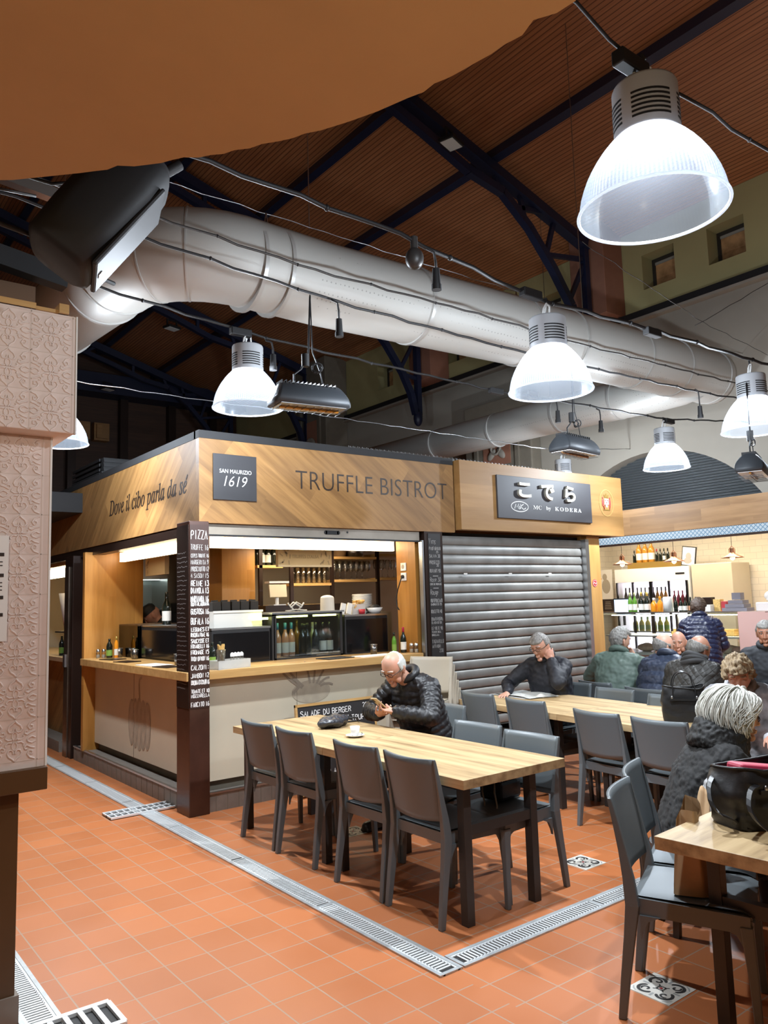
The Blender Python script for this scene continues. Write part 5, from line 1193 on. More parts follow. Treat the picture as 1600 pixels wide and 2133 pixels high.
CH = make_chair('dining_chair', 'slate grey plastic chair nearest the camera on the left side of the long table', MT['slate'])
CH.location = (2.92, 3.28, 0); CH['group'] = 'grey dining chairs'
G_ = 'grey dining chairs'
# left side of table 1 (facing +X)
dup(CH, 'slate grey chair second from the near end on the left side of the long table', (2.92, 3.77, 0), .02)
dup(CH, 'slate grey chair third from the near end on the left side of the long table', (2.93, 4.47, 0), .03)
dup(CH, 'slate grey chair at the far left end of the long table, next to the counter', (2.93, 4.96, 0), .02)
# right side of table 1 (facing -X)
dup(CH, 'slate grey chair at the near right corner of the long table, bag on seat', (3.30, 3.25, 0), pi+.02)
dup(CH, 'slate grey chair second along the right side of the long table', (3.36, 3.76, 0), pi+.03)
dup(CH, 'slate grey chair under the man with the phone', (3.86, 4.62, 0), pi-.05)
# table 2 left side (facing +X)
dup(CH, 'dark chair back at the far left end of the newspaper table', (5.04, 4.93, 0), -.06)
dup(CH, 'dark chair back second from the far end of the newspaper table', (4.96, 4.32, 0), -.02)
dup(CH, 'grey chair seen from behind, third along the left side of the newspaper table', (4.80, 3.50, 0), -.1)
dup(CH, 'grey chair seen from behind beside the white-haired woman, fourth along the newspaper table', (4.76, 3.0, 0), -.02)
# table 2 right side (facing -X)
dup(CH, 'grey chair under the man on the phone call', (5.62, 4.83, 0), pi-.1)
dup(CH, 'grey chair facing us in the middle of the right side of the newspaper table', (5.42, 4.24, 0), pi-.1)
dup(CH, 'grey chair facing us beside the black tote bag', (5.28, 3.62, 0), pi-.1)
dup(CH, 'grey chair under the woman with short curly hair', (5.02, 2.68, 0), pi-.3)
# table 4 left side (facing +X)
dup(CH, 'dark chair with the jacket man in green', (6.32, 4.66, 0), -.15)
dup(CH, 'dark chair with the bald man in the navy quilted vest', (6.14, 4.02, 0), -.1)
dup(CH, 'dark chair with the man in the black quilted coat and scarf', (5.98, 3.45, 0), -.1)
dup(CH, 'chair of the bald man sitting opposite the navy vest', (7.38, 4.62, 0), pi-.1)
dup(CH, 'chair of the man in the dark suit at the right edge', (7.52, 3.78, 0), pi-.1)
# table 3 far side (facing -Y)
dup(CH, 'nearest grey chair with a paper carrier bag on its seat, at the front right table', (2.947, 1.86, 0), -1.13)
dup(CH, 'grey chair tucked beside the nearest one at the front right table', (3.33, 2.06, 0), -1.10)
t = T('stool', 'low dark stool under the white-haired woman', 'stool', (3.58, 2.29, 0), -.66)
m = MB(); m.cyl((0, 0, .36), (0, 0, .40), .17, n=24); m.obj('seat', MT['frame'], t)
for k in range(4): m = MB(); a = pi/4+k*pi/2; m.bar((cos(a)*.15, sin(a)*.15, 0), (cos(a)*.11, sin(a)*.11, .36), .03, .03); m.obj('leg', MT['frame'], t)
# stack of beige chairs: facing -X, rising and shifting back
BG = make_chair('stacking_chair', 'beige plastic chair at the bottom of the stack by the roller shutter', MT['beige'])
BG['group'] = 'stacked beige chairs'; BG.location = (4.60, 5.40, 0); BG.rotation_euler = (0, 0, pi+.42)
for k in range(1, 5):
    d = .048*k; dup(BG, 'beige plastic chair in the stack by the roller shutter, %s' % ('second from the bottom', 'third from the bottom', 'second from the top', 'top one')[k-1], (4.60-cos(.42)*d*.8, 5.40-sin(.42)*d*.8, .072*k), pi+.42)
# ================================================================== TABLES
def table(label, loc, rz, L, Wd, legs, top='wood_table', name='dining_table'):
    """top L along local Y, Wd along local X, origin at one corner on the floor"""
    t = T(name, label, 'table', loc, rz)
    m = MB(); m.bx(0, Wd, 0, L, .678, .725); m.obj('tabletop', MT[top], t, bevel=.002)
    x0, x1, y0, y1 = legs
    for x in (x0, x1):
        for y in (y0, y1): m = MB(); m.bx(x-.025, x+.025, y-.025, y+.025, 0, .678); m.obj('leg', MT['frame'], t, bevel=.002)
    m = MB()
    for y in (y0, y1): m.bx(x0, x1, y-.02, y+.02, .43, .48)
    m.bx(x0-.01, x0+.01, y0, y1, .648, .678); m.bx(x1-.01, x1+.01, y0, y1, .648, .678); m.obj('frame_rail', MT['frame'], t)
    return t
table('near half of the long oak table, with an espresso cup', (2.715, 2.935, 0), 0, 1.27, .765, (.08, .57, .09, 1.18))
table('far half of the long oak table, where the man reads his phone', (2.715, 4.208, 0), 0, 1.21, .765, (.08, .62, .09, 1.12))
a2 = -.105
table('oak table with the newspaper', (4.715, 4.035, 0), a2, 1.23, .90, (.10, .80, .09, 1.14))
table('oak table with the black tote bag', (4.715+.0*cos(a2)-1.245*sin(-a2)*1.0, 4.035-1.245*cos(a2), 0), a2, 1.24, .90, (.42, .80, .95, 1.16))
a3 = -pi/2+.075
table('oak table at the front right corner with the open leather bag', (2.605, 1.795, 0), a3, 1.7, .80, (.10, .70, .26, 1.5))
table('oak table between the seated men in the background', (6.62, 3.2, 0), -.1, 1.9, .72, (.08, .64, .1, 1.8))
# ================================================================== HIGH-BAY LAMPS
def lamp(label, x, y, z, drop, first=[None]):
    if first[0] is None:
        t = T('highbay_lamp', label, 'lamp', (x, y, z), 0, 'hanging high-bay lamps')
        m = MB()
        prof = [(.25-.135*(u**1.9)-.002*u, .275*u) for u in [k/18 for k in range(19)]]
        prof = [(.250, 0), (.246, .03), (.240, .06), (.231, .09), (.219, .12), (.204, .15), (.186, .18), (.165, .21), (.140, .24), (.118, .262), (.108, .272)]
        m.lathe(prof, 64); m.obj('lamp_shade', MT['shade'], t)
        m = MB(); m.tube([(cos(k*pi/32)*.251, sin(k*pi/32)*.251, 0) for k in range(64)], .0058, 8, True); m.obj('shade_rim', MT['rim'], t)
        m = MB(); m.lathe([(.0, .268), (.110, .268), (.112, .275), (.112, .445), (.108, .455), (0, .457)], 40); hous = m.obj('ballast_housing', MT['lampgrey'], t)
        m = MB()
        for g in range(4):
            for r in range(6):
                z0 = .30+r*.017; a0 = g*pi/2+.15; pts = [(cos(a0+k*.12)*.1125, sin(a0+k*.12)*.1125, z0) for k in range(11)]
                for p, q in zip(pts, pts[1:]): m.bar(p, q, .0022, .0075)
        m.obj('vent_slots', MT['black'], hous)
        m = MB(); m.sph((0, 0, .242), (.036, .036, .03), 16, 10); m.obj('bulb', MT['baybulb'], t)
        m = MB()
        for s_ in (-1, 1): m.tube([(s_*.05, .01, .455), (s_*.055, .0, .50), (s_*.03, -.01, .54), (0, 0, .55), (-s_*.01, .01, .52), (s_*.015, .015, .47)], .006, 8)
        m.obj('hook_loops', MT['white'], t)
        m = MB(); m.tube([(0, 0, .548), (0, 0, .57), (.02, 0, .58)], .006, 6); m.bar((0, 0, .545), (0, 0, .585), .012, .02); m.obj('hanger', MT['black'], t)
        first[0] = t
    else: t = dup(first[0], label, (x, y, z), random.random()*.8)
    for typ, dz, pw in (('SPOT', .19, .80), ('POINT', .195, 1.15)):
        l = bpy.data.lights.new('lamp_light', typ); l.energy = LAMP_W*pw; l.color = (.86, .93, 1.0); l.shadow_soft_size = .045
        if typ == 'SPOT': l.spot_size = 1.84; l.spot_blend = .08
        o = bpy.data.objects.new('lamp_light', l); o.location = (0, 0, dz); link(o, t)
    return t
lamp('biggest high-bay lamp, hanging nearest at the upper right', 2.345, 1.456, 2.934, .5)
lamp('high-bay lamp hanging in the middle, right of the long duct', 3.651, 3.032, 2.847, .5)
lamp('high-bay lamp over the corner of the bistro fascia', 2.612, 4.934, 3.02, .5)
lamp('small far high-bay lamp in front of the grey louvre arch', 7.85, 4.93, 3.0, .5)
lamp('high-bay lamp cut by the right edge of the picture', 6.16, 3.06, 2.885, .5)
lamp('high-bay lamp mostly hidden behind the sushi fascia', 8.6, 7.0, 3.04, .5)
lamp('high-bay lamp half hidden behind the tiled pier', 1.86, 7.0, 3.055, .5)
# ================================================================== CABLES AND SOCKETS
def cable(label, pts, r, mat='black', sag=.0, clips=0, name='cable'):
    P_ = []
    for a, b in zip(pts, pts[1:]):
        a, b = V(a), V(b); n = max(2, int((b-a).length/.15))
        for j in range(n): u = j/n; P_.append(a.lerp(b, u)-V((0, 0, sag*4*u*(1-u)))+V((0, .006*sin(j*1.7), .006*cos(j*2.3))))
    P_.append(V(pts[-1]))
    t = T(name, label, 'cable', P_[0])
    r *= .72; m = MB(); m.tube([p-P_[0] for p in P_], r, 6); m.obj('cable_run', MT[mat], t)
    if clips:
        m = MB()
        for k in range(2, len(P_)-1, clips): m.sph(P_[k]-P_[0], (r*1.2, r*1.5, r*1.5), 8, 6)
        m.obj('cable_ties', MT['black'], t)
    return t
cable('thick bundled cable carrying the middle lamp, above the long duct', [(.2, 3.03, 3.60), (1.43, 3.03, 3.57), (2.51, 3.03, 3.53), (3.55, 3.03, 3.41), (4.83, 3.03, 3.45), (6.16, 3.03, 3.46), (9.5, 3.03, 3.6)], .016, clips=5)
cable('bundled cable carrying the lamp over the bistro corner', [(.6, 4.93, 3.75), (1.53, 4.93, 3.68), (2.59, 4.93, 3.58), (3.12, 4.93, 3.555), (5.12, 4.93, 3.51), (6.54, 4.93, 3.545), (7.88, 4.93, 3.57), (10.2, 4.93, 3.8)], .013, clips=6)
cable('cable carrying the biggest lamp at the upper right', [(1.2, 1.46, 3.62), (1.99, 1.46, 3.55), (2.35, 1.46, 3.47), (3.26, 1.46, 3.47), (6, 1.46, 3.5)], .010, clips=5)
cable('black cable with hanging sockets running along the front of the duct', [(.4, 4.1, 3.73), (1.48, 4.1, 3.68), (2.83, 4.1, 3.585), (4.68, 4.1, 3.55), (7.4, 4.1, 3.60), (10, 4.1, 3.75)], .012, clips=4)
cable('thin blue-grey cable with clips over the front of the duct', [(.5, 4.45, 4.06), (1.69, 4.45, 4.01), (2.9, 4.45, 3.945), (4.5, 4.45, 3.955), (5.96, 4.45, 3.935), (10, 4.45, 4.0)], .011, 'frame', clips=4)
cable('thin steel wire along the top of the duct', [(1.0, 5.15, 4.72), (2.2, 5.15, 4.67), (5.0, 5.15, 4.66), (8.8, 5.15, 4.72), (10.2, 5.15, 4.8)], .006, 'steel')
cable('pale cable sagging over the roof of the bistro stall', [(1.7, 7.0, 3.66), (1.97, 7.0, 3.63), (3.35, 7.0, 3.62), (4.47, 7.0, 3.64), (8.28, 7.0, 3.62), (10.2, 7.0, 3.8)], .008, 'steel')
cable('thin wire crossing the white wall at upper right', [(5.2, 3.9, 4.55), (7.2, 4.0, 4.28), (10.2, 4.1, 4.1)], .004, 'frame')
cable('short chain line rising to the right edge', [(7.0, 3.98, 4.20), (7.9, 3.6, 4.75)], .005, 'frame')
def socket(label, x, y, z, l):
    t = T('hanging_socket', label, 'socket', (x, y, z), 0, 'sockets hanging from the cables')
    m = MB(); m.tube([(-.06, 0, .0), (-.01, 0, -.01), (0, 0, -.06), (0, 0, -l)], .007, 6); m.obj('lead', MT['black'], t)
    m = MB(); m.cyl((0, 0, -l), (0, 0, -l-.09), .02, .024, 12); m.cyl((0, 0, -l-.09), (0, 0, -l-.12), .028, .028, 12); m.obj('socket_body', MT['black'], t)
socket('black socket hanging before the long duct, left of its middle', 2.83, 4.08, 3.58, .12)
socket('black socket hanging at the right end of the duct', 7.15, 4.08, 3.60, .16)
socket('black socket hanging from the upper cable under the roof boards', 2.75, 3.03, 3.50, .1)
socket('black socket next to the far small lamp', 6.70, 4.93, 3.53, .12)
socket('black socket below the middle lamp', 6.02, 4.93, 3.53, .1)
socket('black socket above the left heater', 2.82, 4.93, 3.55, .1)
m = MB(); m.sph((0, 0, 0), (.05, .05, .06), 14, 10); m.cyl((0, 0, .03), (0, 0, .12), .02); one('junction_spot', 'round dark spotlight clipped on the upper cable', 'spotlight', m, MT['frame'], loc=(2.60, 3.03, 3.42))
def block(label, x, y, z, rz=0):
    m = MB(); m.box((0, 0, 0), (.16, .05, .055)); one('junction_box', label, 'junction box', m, MT['black'], 'black connectors on the cables', bevel=.006, loc=(x, y, z), rz=rz)
block('black connector on the cable left of the middle lamp', 5.15, 4.92, 3.50); block('black connector by the far small lamp', 7.95, 4.92, 3.55); block('black connector on the thick cable right of the middle lamp', 4.75, 3.02, 3.42); block('black connector where the middle lamp hangs', 3.50, 3.02, 3.42); block('black connector above the biggest lamp', 2.28, 1.46, 3.455)
block('black connector at the hook of the bistro corner lamp', 2.55, 4.92, 3.565)
# ================================================================== INFRARED HEATERS
def heater(label, x, y, z, rz, first=[None]):
    if first[0]: return dup(first[0], label, (x, y, z), rz)
    t = T('infrared_heater', label, 'heater', (x, y, z), rz, 'hanging infrared heaters'); first[0] = t
    m = MB(); rings = []
    for x_ in (-.25, -.235, .235, .25):
        k = 1 if abs(x_) < .24 else .9
        rings.append([V((x_*(1-.9*max(0, .105*sin(a)+.03)*1.6), .105*cos(a)*k*(1-.25*max(0, sin(a))), max(-.045, .105*sin(a)*k))) for a in [-.45+q*(pi+.9)/14 for q in range(15)]])
    m.loft(rings, True, True); m.obj('shell', MT['navyrim'], t)
    m = MB()
    for k in range(14): m.bx(-.2+k*.028, -.195+k*.028, -.05, .05, .085, .1065)
    m.obj('cooling_fins', MT['black'], t.children[0])
    m = MB(); m.bx(-.22, .22, -.085, .085, -.05, -.046); m.obj('reflector', MT['steel'], t)
    m = MB(); m.cyl((-.2, 0, -.055), (.2, 0, -.055), .009, n=10); m.obj('heating_tube', MT['b_amber'], t)
    m = MB()
    for k in range(9): m.bar((-.22+k*.055, -.085, -.062), (-.22+k*.055, .085, -.062), .003, .003)
    m.bar((-.22, 0, -.062), (.22, 0, -.062), .003, .003); m.obj('wire_guard', MT['frame'], t)
    m = MB(); m.tube([(-.1, 0, .1), (-.1, 0, .16), (-.05, 0, .2), (0, 0, .3), (.02, 0, .69)], .006, 6); m.tube([(.1, 0, .1), (.08, 0, .2), (.03, 0, .32), (.02, 0, .70)], .004, 6)
    m.tube([(.06+.03*cos(a*.7), .02*sin(a*.5), .22+.03*sin(a*.7)) for a in range(19)], .005, 6); m.cyl((-.02, 0, .22), (-.02, 0, .30), .025, n=10); m.obj('hanging_cable', MT['black'], t)
    return t
heater('black infrared heater beside the bistro corner lamp', 2.60, 4.1, 2.885, -.15)
heater('black infrared heater over the sushi sign', 5.20, 4.1, 2.83, .12)
heater('black infrared heater at the right edge by the louvre arch', 6.02, 3.03, 2.56, .35).children[-1].scale = (1, 1, 1.27)
# ================================================================== VENTILATION DUCTS
def arc_pts(c, a, b, r, n=8):
    """quarter bend from direction a to b, c = corner point"""
    a, b = V(a), V(b); s = V(c)-a*r; return [s+a*(r*sin(pi/2*k/n))+b*(r*(1-cos(pi/2*k/n))) for k in range(n+1)]
t = T('ventilation_duct', 'long pale grey perforated ventilation duct bending at both ends', 'duct', (0, 0, 0))
zl, zr_, yd, r_ = 4.17, 4.32, 5.15, .335
c1 = V((2.02, yd, zl)); c2 = V((9.0, yd, zr_)); ux = (c2-c1).normalized(); uy = V((0, .993, .06)).normalized(); uy2 = V((0, 1, 0))
P_ = [V((2.0, 12.5, 4.72)), V((2.02, yd+.8, zl+.10))]+arc_pts(c1+V((0, 0, .03)), (0, -1, -.06), tuple(ux), .62)+[c1.lerp(c2, u) for u in (.2, .4, .6, .8)]+[V((9.32, yd, zr_)), V((9.36, yd, zr_))]
m = MB(); m.tube(P_, r_, 40); m.sph((9.36, yd, zr_), (.10, r_, r_), 40, 16); m.obj('duct_tube', MT['duct'], t)
m = MB(); m.tube([V((8.75, yd-.05, zr_-.12)), V((8.85, yd+.15, zr_-.12)), V((8.95, yd+.5, zr_-.10)), V((9.0, yd+.9, zr_-.08)), V((9.0, 7.5, zr_-.05)), V((9.0, 14, zr_))], .265, 36); m.obj('branch_duct', MT['duct'], t)
def band(p, d, w=.03, r_=.335):
    mm = MB(); d = V(d).normalized(); p = V(p); mm.cyl(p-d*w/2, p+d*w/2, r_+.012, n=40, cap=True); mm.obj('duct_clamp', MT['ductband'], t)
for x in (2.72, 2.95, 4.35, 5.75, 6.45, 7.6, 8.4, 9.25): band(c1.lerp(c2, (x-2.02)/6.98), ux)
for y in (5.95, 6.3, 7.6, 9.3): band((2.02, y, zl+.10+(y-5.95)*.067), uy)
for y in (6.3, 7.3, 8.6, 10.0): band((9.0, y, zr_-.07+(y-6.3)*.01), uy2, .03, .265)
m = MB()
for k in (3, 5): p = P_[2+k]; q = P_[3+k]; m.cyl(p, p+(q-p).normalized()*.012, r_+.006, n=40)
m.obj('bend_seam', MT['ductband'], t)
m = MB()
for x in (2.9, 4.35, 5.75, 7.6): 
    for s_ in (-.03, .03): m.tube([(x+s_, yd, 4.5), (x+s_*.4, yd, 4.6), (x, yd, 4.67)], .005, 6)
for x in (3.3, 6.8): m.bar((x, yd, 4.65), (x, yd, zr(x)-.1), .006, .006)
m.bar((9.0, 7.5, 4.6), (9.0, 7.5, zr(9)-.1), .006, .006); m.bar((2.02, 7.5, 4.6), (2.02, 7.5, zr(2.02)-.1), .006, .006)
m.obj('suspension_wire', MT['steel'], t)
# ================================================================== LOUDSPEAKER UNDER THE CANOPY
def orient(ax_x, ax_z):
    x = V(ax_x).normalized(); z = V(ax_z); z = (z-x*z.dot(x)).normalized(); return Matrix((x, z.cross(x), z)).transposed()
t = T('loudspeaker', 'black loudspeaker hanging under the canopy at upper left', 'loudspeaker', (.86, 2.72, 3.04))
Ro = orient((.76, -.25, -.58), (.58, -.10, .82))
t.rotation_euler = Ro.to_euler()
m = MB(); rings = []
for z, w, d in ((-.26, .10, .10), (-.24, .125, .125), (-.1, .14, .135), (.1, .15, .14), (.22, .14, .125), (.26, .11, .10)):
    rings.append([V((d*(1 if abs(cos(a)) > .0 else 1)*(abs(cos(a))**.55)*(1 if cos(a) > 0 else -1)*(1.0 if cos(a) > 0 else .95), w*(abs(sin(a))**.55)*(1 if sin(a) > 0 else -1), z)) for a in [k*2*pi/28+.001 for k in range(28)]])
m.loft(rings); m.obj('cabinet', MT['black'], t)
m = MB(); m.box((.131, 0, -.03), (.02, .235, .40)); m.obj('grille', MT['grille'], t, bevel=.01)
m = MB(); m.box((.142, .0, -.20), (.004, .03, .02)); m.obj('badge', MT['steel'], t)
m = MB()
for z in (.09, -.06): m.box((0.0, .144, z), (.10, .014, .045))
m.obj('handle_recess', MT['blackgloss'], t, bevel=.006)
m = MB(); m.box((.02, .143, .01), (.012, .012, .46)); m.obj('side_rib', MT['black'], t)
m = MB(); m.cyl((.05, -.03, .18), (.09, -.03, .34), .02); m.obj('mount_arm', MT['black'], t)
for i, (pts, r, mt, lb) in enumerate((([(-.2, 2.6, 3.12), (.35, 2.75, 3.0), (.75, 2.85, 2.93), (1.0, 3.0, 2.9)], .012, 'black', 'thick black cable draped below the loudspeaker'), ([(-.3, 3.0, 3.36), (.3, 3.0, 3.28), (.62, 3.0, 3.24), (.9, 3.0, 3.3)], .009, 'black', 'black cable looping behind the loudspeaker'), ([(-.3, 3.2, 3.40), (.45, 3.2, 3.31), (.75, 3.2, 3.28)], .008, 'frame', 'second black cable behind the loudspeaker'))):
    cable(lb, pts, r, mt, sag=.02)
m = MB(); m.bar((-1.0, 3.4, 3.62), (.95, 3.4, 3.40), .05, .05); one('pale_rail', 'pale metal rail behind the loudspeaker', 'rail', m, MT['steel'])
m = MB(); m.bar((-1.0, 3.5, 3.38), (.98, 3.6, 3.12), .07, .09); one('black_bracket', 'black steel bracket under the loudspeaker', 'bracket', m, MT['black'])
# ================================================================== PEOPLE
def skinmat(name, c, red=.15):
    t = NT(name); n = t.noise(t.obj(), 14.0, 3.0)
    col = t.ramp(n, [(.3, tuple(x*.86 for x in c)), (.7, (min(1, c[0]*1.1), c[1]*(1-red*.3), c[2]*(1-red*.4)))])
    return t.P(Base_Color=col, Roughness=.5, Subsurface_Weight=.08, Subsurface_Radius=(.01, .004, .002), Normal=t.bump(t.noise(t.obj(), 60.0), .06))
def hairmat(name, c, c2, sc=70.0):
    t = NT(name); p = t.obj(); x, y, z = t.xyz(p)
    n = t.noise(t.vec(t.M('MULTIPLY', x, sc), t.M('MULTIPLY', y, sc*1.6), t.M('MULTIPLY', z, sc*.25)), 1.0, 4.0, .7)
    return t.P(Base_Color=t.ramp(n, [(.35, c2), (.65, c)]), Roughness=.55, Normal=t.bump(n, .6, .006))
def clothmat(name, c, rough=.6, sheen=0.0, weave=90.0, quilt=0.0, var=.15):
    t = NT(name); p = t.obj(); n = t.noise(p, weave, 3.0); n2 = t.noise(p, 9.0, 4.0); h = t.M('ADD', t.M('MULTIPLY', n, .25), n2)
    if quilt:
        x, y, z = t.xyz(p); a = t.M('ABSOLUTE', t.M('SINE', t.M('MULTIPLY', t.M('ADD', y, z), pi/quilt))); b = t.M('ABSOLUTE', t.M('SINE', t.M('MULTIPLY', t.M('SUBTRACT', y, z), pi/quilt)))
        h = t.M('ADD', t.M('MULTIPLY', h, .2), t.M('POWER', t.M('MULTIPLY', a, b), .35))
    return t.P(Base_Color=t.ramp(n2, [(.3, tuple(q*(1-var) for q in c)), (.7, tuple(min(1, q*(1+var)) for q in c))]), Roughness=rough, Sheen_Weight=sheen, Normal=t.bump(h, .45 if quilt else .25, .01))
SK = {'a': skinmat('ruddy_skin', (.56, .31, .22)), 'b': skinmat('light_skin', (.60, .37, .27)), 'c': skinmat('tanned_skin', (.44, .23, .15))}
HR = {'white': hairmat('white_hair', (.62, .62, .58), (.40, .40, .37)), 'grey': hairmat('grey_hair', (.30, .29, .27), (.13, .125, .115)), 'dark': hairmat('dark_brown_hair', (.075, .045, .03), (.03, .018, .012)), 'blond': hairmat('greying_blond_hair', (.42, .32, .19), (.16, .105, .06)), 'silver': hairmat('silver_waves', (.76, .76, .70), (.52, .52, .47), 45.0), 'salt': hairmat('salt_pepper_hair', (.34, .32, .30), (.12, .11, .10))}
MT['lensframe'] = flat('glasses_frame', (.012, .011, .012), .55); MT['eyewhite'] = flat('eye_white', (.7, .68, .64), .2); MT['eyedark'] = flat('eye_dark', (.02, .015, .01), .15)

def remesh(mb, name, mat, vox, smooth=1, disp=None):
    me = mb.mesh(name); o = bpy.data.objects.new(name, me); COL.objects.link(o)
    md = o.modifiers.new('r', 'REMESH'); md.mode = 'VOXEL'; md.voxel_size = vox; md.use_smooth_shade = True
    if smooth: ms = o.modifiers.new('s', 'SMOOTH'); ms.factor = .5; ms.iterations = smooth
    dg = bpy.context.evaluated_depsgraph_get(); dg.update()
    m2 = bpy.data.meshes.new_from_object(o.evaluated_get(dg)); bpy.data.objects.remove(o); bpy.data.meshes.remove(me)
    if disp:
        m2.update(); nn = [v.normal.copy() for v in m2.vertices]
        for v, n in zip(m2.vertices, nn): v.co = v.co+n*disp(v.co, n)
    for p in m2.polygons: p.use_smooth = True
    m2.name = name; m2.materials.clear(); m2.materials.append(mat); return m2
def head_pt(dx, dy, dz):
    a, b, c = .098, .077, .118
    x, y, z = a*dx, b*dy, c*dz
    if dz < 0:
        t = -dz; y *= 1-.30*t**1.4
        x = x*(1-.42*t) if dx < 0 else x*(1-.10*t*t)
    else: y *= 1+.04*sin(pi*dz); x *= 1.02 if dx < 0 else 1
    if dx > 0:
        x -= .010*dx**3*(1-abs(dz)*.4)
        for s in (-1, 1): x -= .013*exp(-((dy-s*.40)**2/.030+(dz-.08)**2/.018))      # eye sockets
        for s in (-1, 1): x += .005*exp(-((dy-s*.52)**2/.04+(dz+.22)**2/.04))         # cheeks
        x += .005*exp(-(dy**2/.25+(dz-.30)**2/.02))                                   # brow
        x -= .006*exp(-(dy**2/.10+(dz+.78)**2/.012)); x += .008*exp(-(dy**2/.05+(dz+.92)**2/.02))
    return V((x, y, z))
def head_mb(m, X, nose=1.0, jowl=0.0):
    """X = 4x4 placing the head"""
    k = X.to_3x3(); n, mm = 36, 26; vs = []; fs = []
    for j in range(1, mm):
        ph = pi*j/mm
        for i in range(n):
            t = 2*pi*i/n; vs.append(X @ head_pt(sin(ph)*cos(t), sin(ph)*sin(t), cos(ph)))
    vs += [X @ head_pt(0, 0, 1), X @ head_pt(0, 0, -1)]; A, B = len(vs)-2, len(vs)-1
    for j in range(mm-2):
        for i in range(n): q = (i+1) % n; fs.append((j*n+i, (j+1)*n+i, (j+1)*n+q, j*n+q))
    for i in range(n): q = (i+1) % n; fs.append((A, i, q)); fs.append((B, (mm-2)*n+q, (mm-2)*n+i))
    m.add(vs, fs, True)
    p = lambda x, y, z: X @ V((x, y, z))
    m.cap_(p(.084, 0, .024), p(.102*nose, 0, -.024), .0075, .0102); 
    for s in (-1, 1): m.sph(p(.093, s*.0105, -.029), .0072, 10, 8)
    m.sph(p(.088, 0, -.058), (.012, .024, .006), 12, 8, k); m.sph(p(.086, 0, -.070), (.012, .021, .007), 12, 8, k)
    m.sph(p(.070, 0, -.100), (.024, .026, .020), 12, 8, k)
    for s in (-1, 1):
        m.sph(p(-.006, s*.080, -.008), (.019, .008, .032), 12, 10, k @ Matrix.Rotation(-s*.35, 3, 'Z') @ Matrix.Rotation(-.2, 3, 'Y')); m.sph(p(-.002, s*.078, -.036), (.010, .007, .012), 10, 8, k)
        m.sph(p(.079, s*.033, .029), (.014, .020, .0085), 10, 8, k); m.sph(p(.075, s*.032, -.002), (.010, .016, .006), 10, 8, k)
        if jowl: m.sph(p(.045, s*.042, -.066), (.026, .018, .030), 12, 8, k)
def hair_mesh(X, fn, mat, parent, name='hair', n=64, m_=48):
    """fn(dx,dy,dz) -> thickness over the scalp; <=0 hides under the skin"""
    mb = MB(); vs = []; fs = []
    def pt(dx, dy, dz):
        t = fn(dx, dy, dz); p = head_pt(dx, dy, dz); d = V((dx, dy*.9, dz)).normalized()
        return X @ (p+d*t if t > 0 else p*.9)
    for j in range(1, m_):
        ph = pi*j/m_
        for i in range(n): t = 2*pi*i/n; vs.append(pt(sin(ph)*cos(t), sin(ph)*sin(t), cos(ph)))
    vs += [pt(0, 0, 1), pt(0, 0, -1)]; A, B = len(vs)-2, len(vs)-1
    for j in range(m_-2):
        for i in range(n): q = (i+1) % n; fs.append((j*n+i, (j+1)*n+i, (j+1)*n+q, j*n+q))
    for i in range(n): q = (i+1) % n; fs.append((A, i, q)); fs.append((B, (m_-2)*n+q, (m_-2)*n+i))
    mb.add(vs, fs, True); return mb.obj(name, mat, parent)
def hand(m, W_, d, nrm, curl=.5, thumb=1, spread=.12, s=1.0):
    """palm from wrist W_ along d, palm normal nrm (where the fingers curl to); thumb = side"""
    d = V(d).normalized(); nrm = V(nrm); nrm = (nrm-d*nrm.dot(d)).normalized(); lat = d.cross(nrm)*thumb; W_ = V(W_)
    k = Matrix((d, lat, nrm)).transposed()
    m.sph(W_+d*.050*s, (.056*s, .040*s, .016*s), 14, 10, k); m.sph(W_+d*.070*s, (.032*s, .042*s, .013*s), 14, 10, k); m.cap_(W_-d*.03, W_+d*.03*s, .024*s, .026*s)
    for i, (o, L, r) in enumerate(((.031, .070, .0088), (.0105, .080, .0092), (-.0105, .075, .0088), (-.031, .060, .0078))):
        p = W_+d*(.088-.006*abs(i-1.2))*s+lat*o*s; a = curl*.5
        dirn = (d+lat*(o*spread/.031)).normalized()
        for seg, f in enumerate((.45, .32, .23)):
            dd = (dirn*cos(a)+nrm*sin(a)); q = p+dd*L*f*s; m.cap_(p, q, r*s*(1-.1*seg), r*s*(.92-.1*seg), 10); p = q; a += curl*.75
    p = W_+d*.028*s+lat*.030*s; dd = (d*.75+lat*.62+nrm*.25).normalized(); q = p+dd*.040*s; m.cap_(p-dd*.015, q, .0135*s, .0105*s, 10); dd = (d*.85+lat*.25+nrm*(.3+.3*curl)).normalized(); m.cap_(q, q+dd*.034*s, .0102*s, .0085*s, 10)
def ik(S_, W_, l1, l2, pole):
    S_, W_, pole = V(S_), V(W_), V(pole); d = W_-S_; L = min(d.length, (l1+l2)*.998); d.normalize()
    a = (l1*l1-l2*l2+L*L)/(2*L); h = sqrt(max(0, l1*l1-a*a)); pl = (pole-d*pole.dot(d)).normalized()
    return S_+d*a+pl*h, S_+d*L
def ellring(c, u, w, ru, rw, n=28, p=.85):
    r = []
    for i in range(n):
        t = 2*pi*i/n; cx, sx = cos(t), sin(t); r.append(c+u*(ru*abs(cx)**p*(1 if cx > 0 else -1))+w*(rw*abs(sx)**p*(1 if sx > 0 else -1)))
    return r
def seg_param(p, a, b):
    ab = b-a; t = max(0, min(1, (p-a).dot(ab)/ab.dot(ab))); return t, (p-(a+ab*t)).length
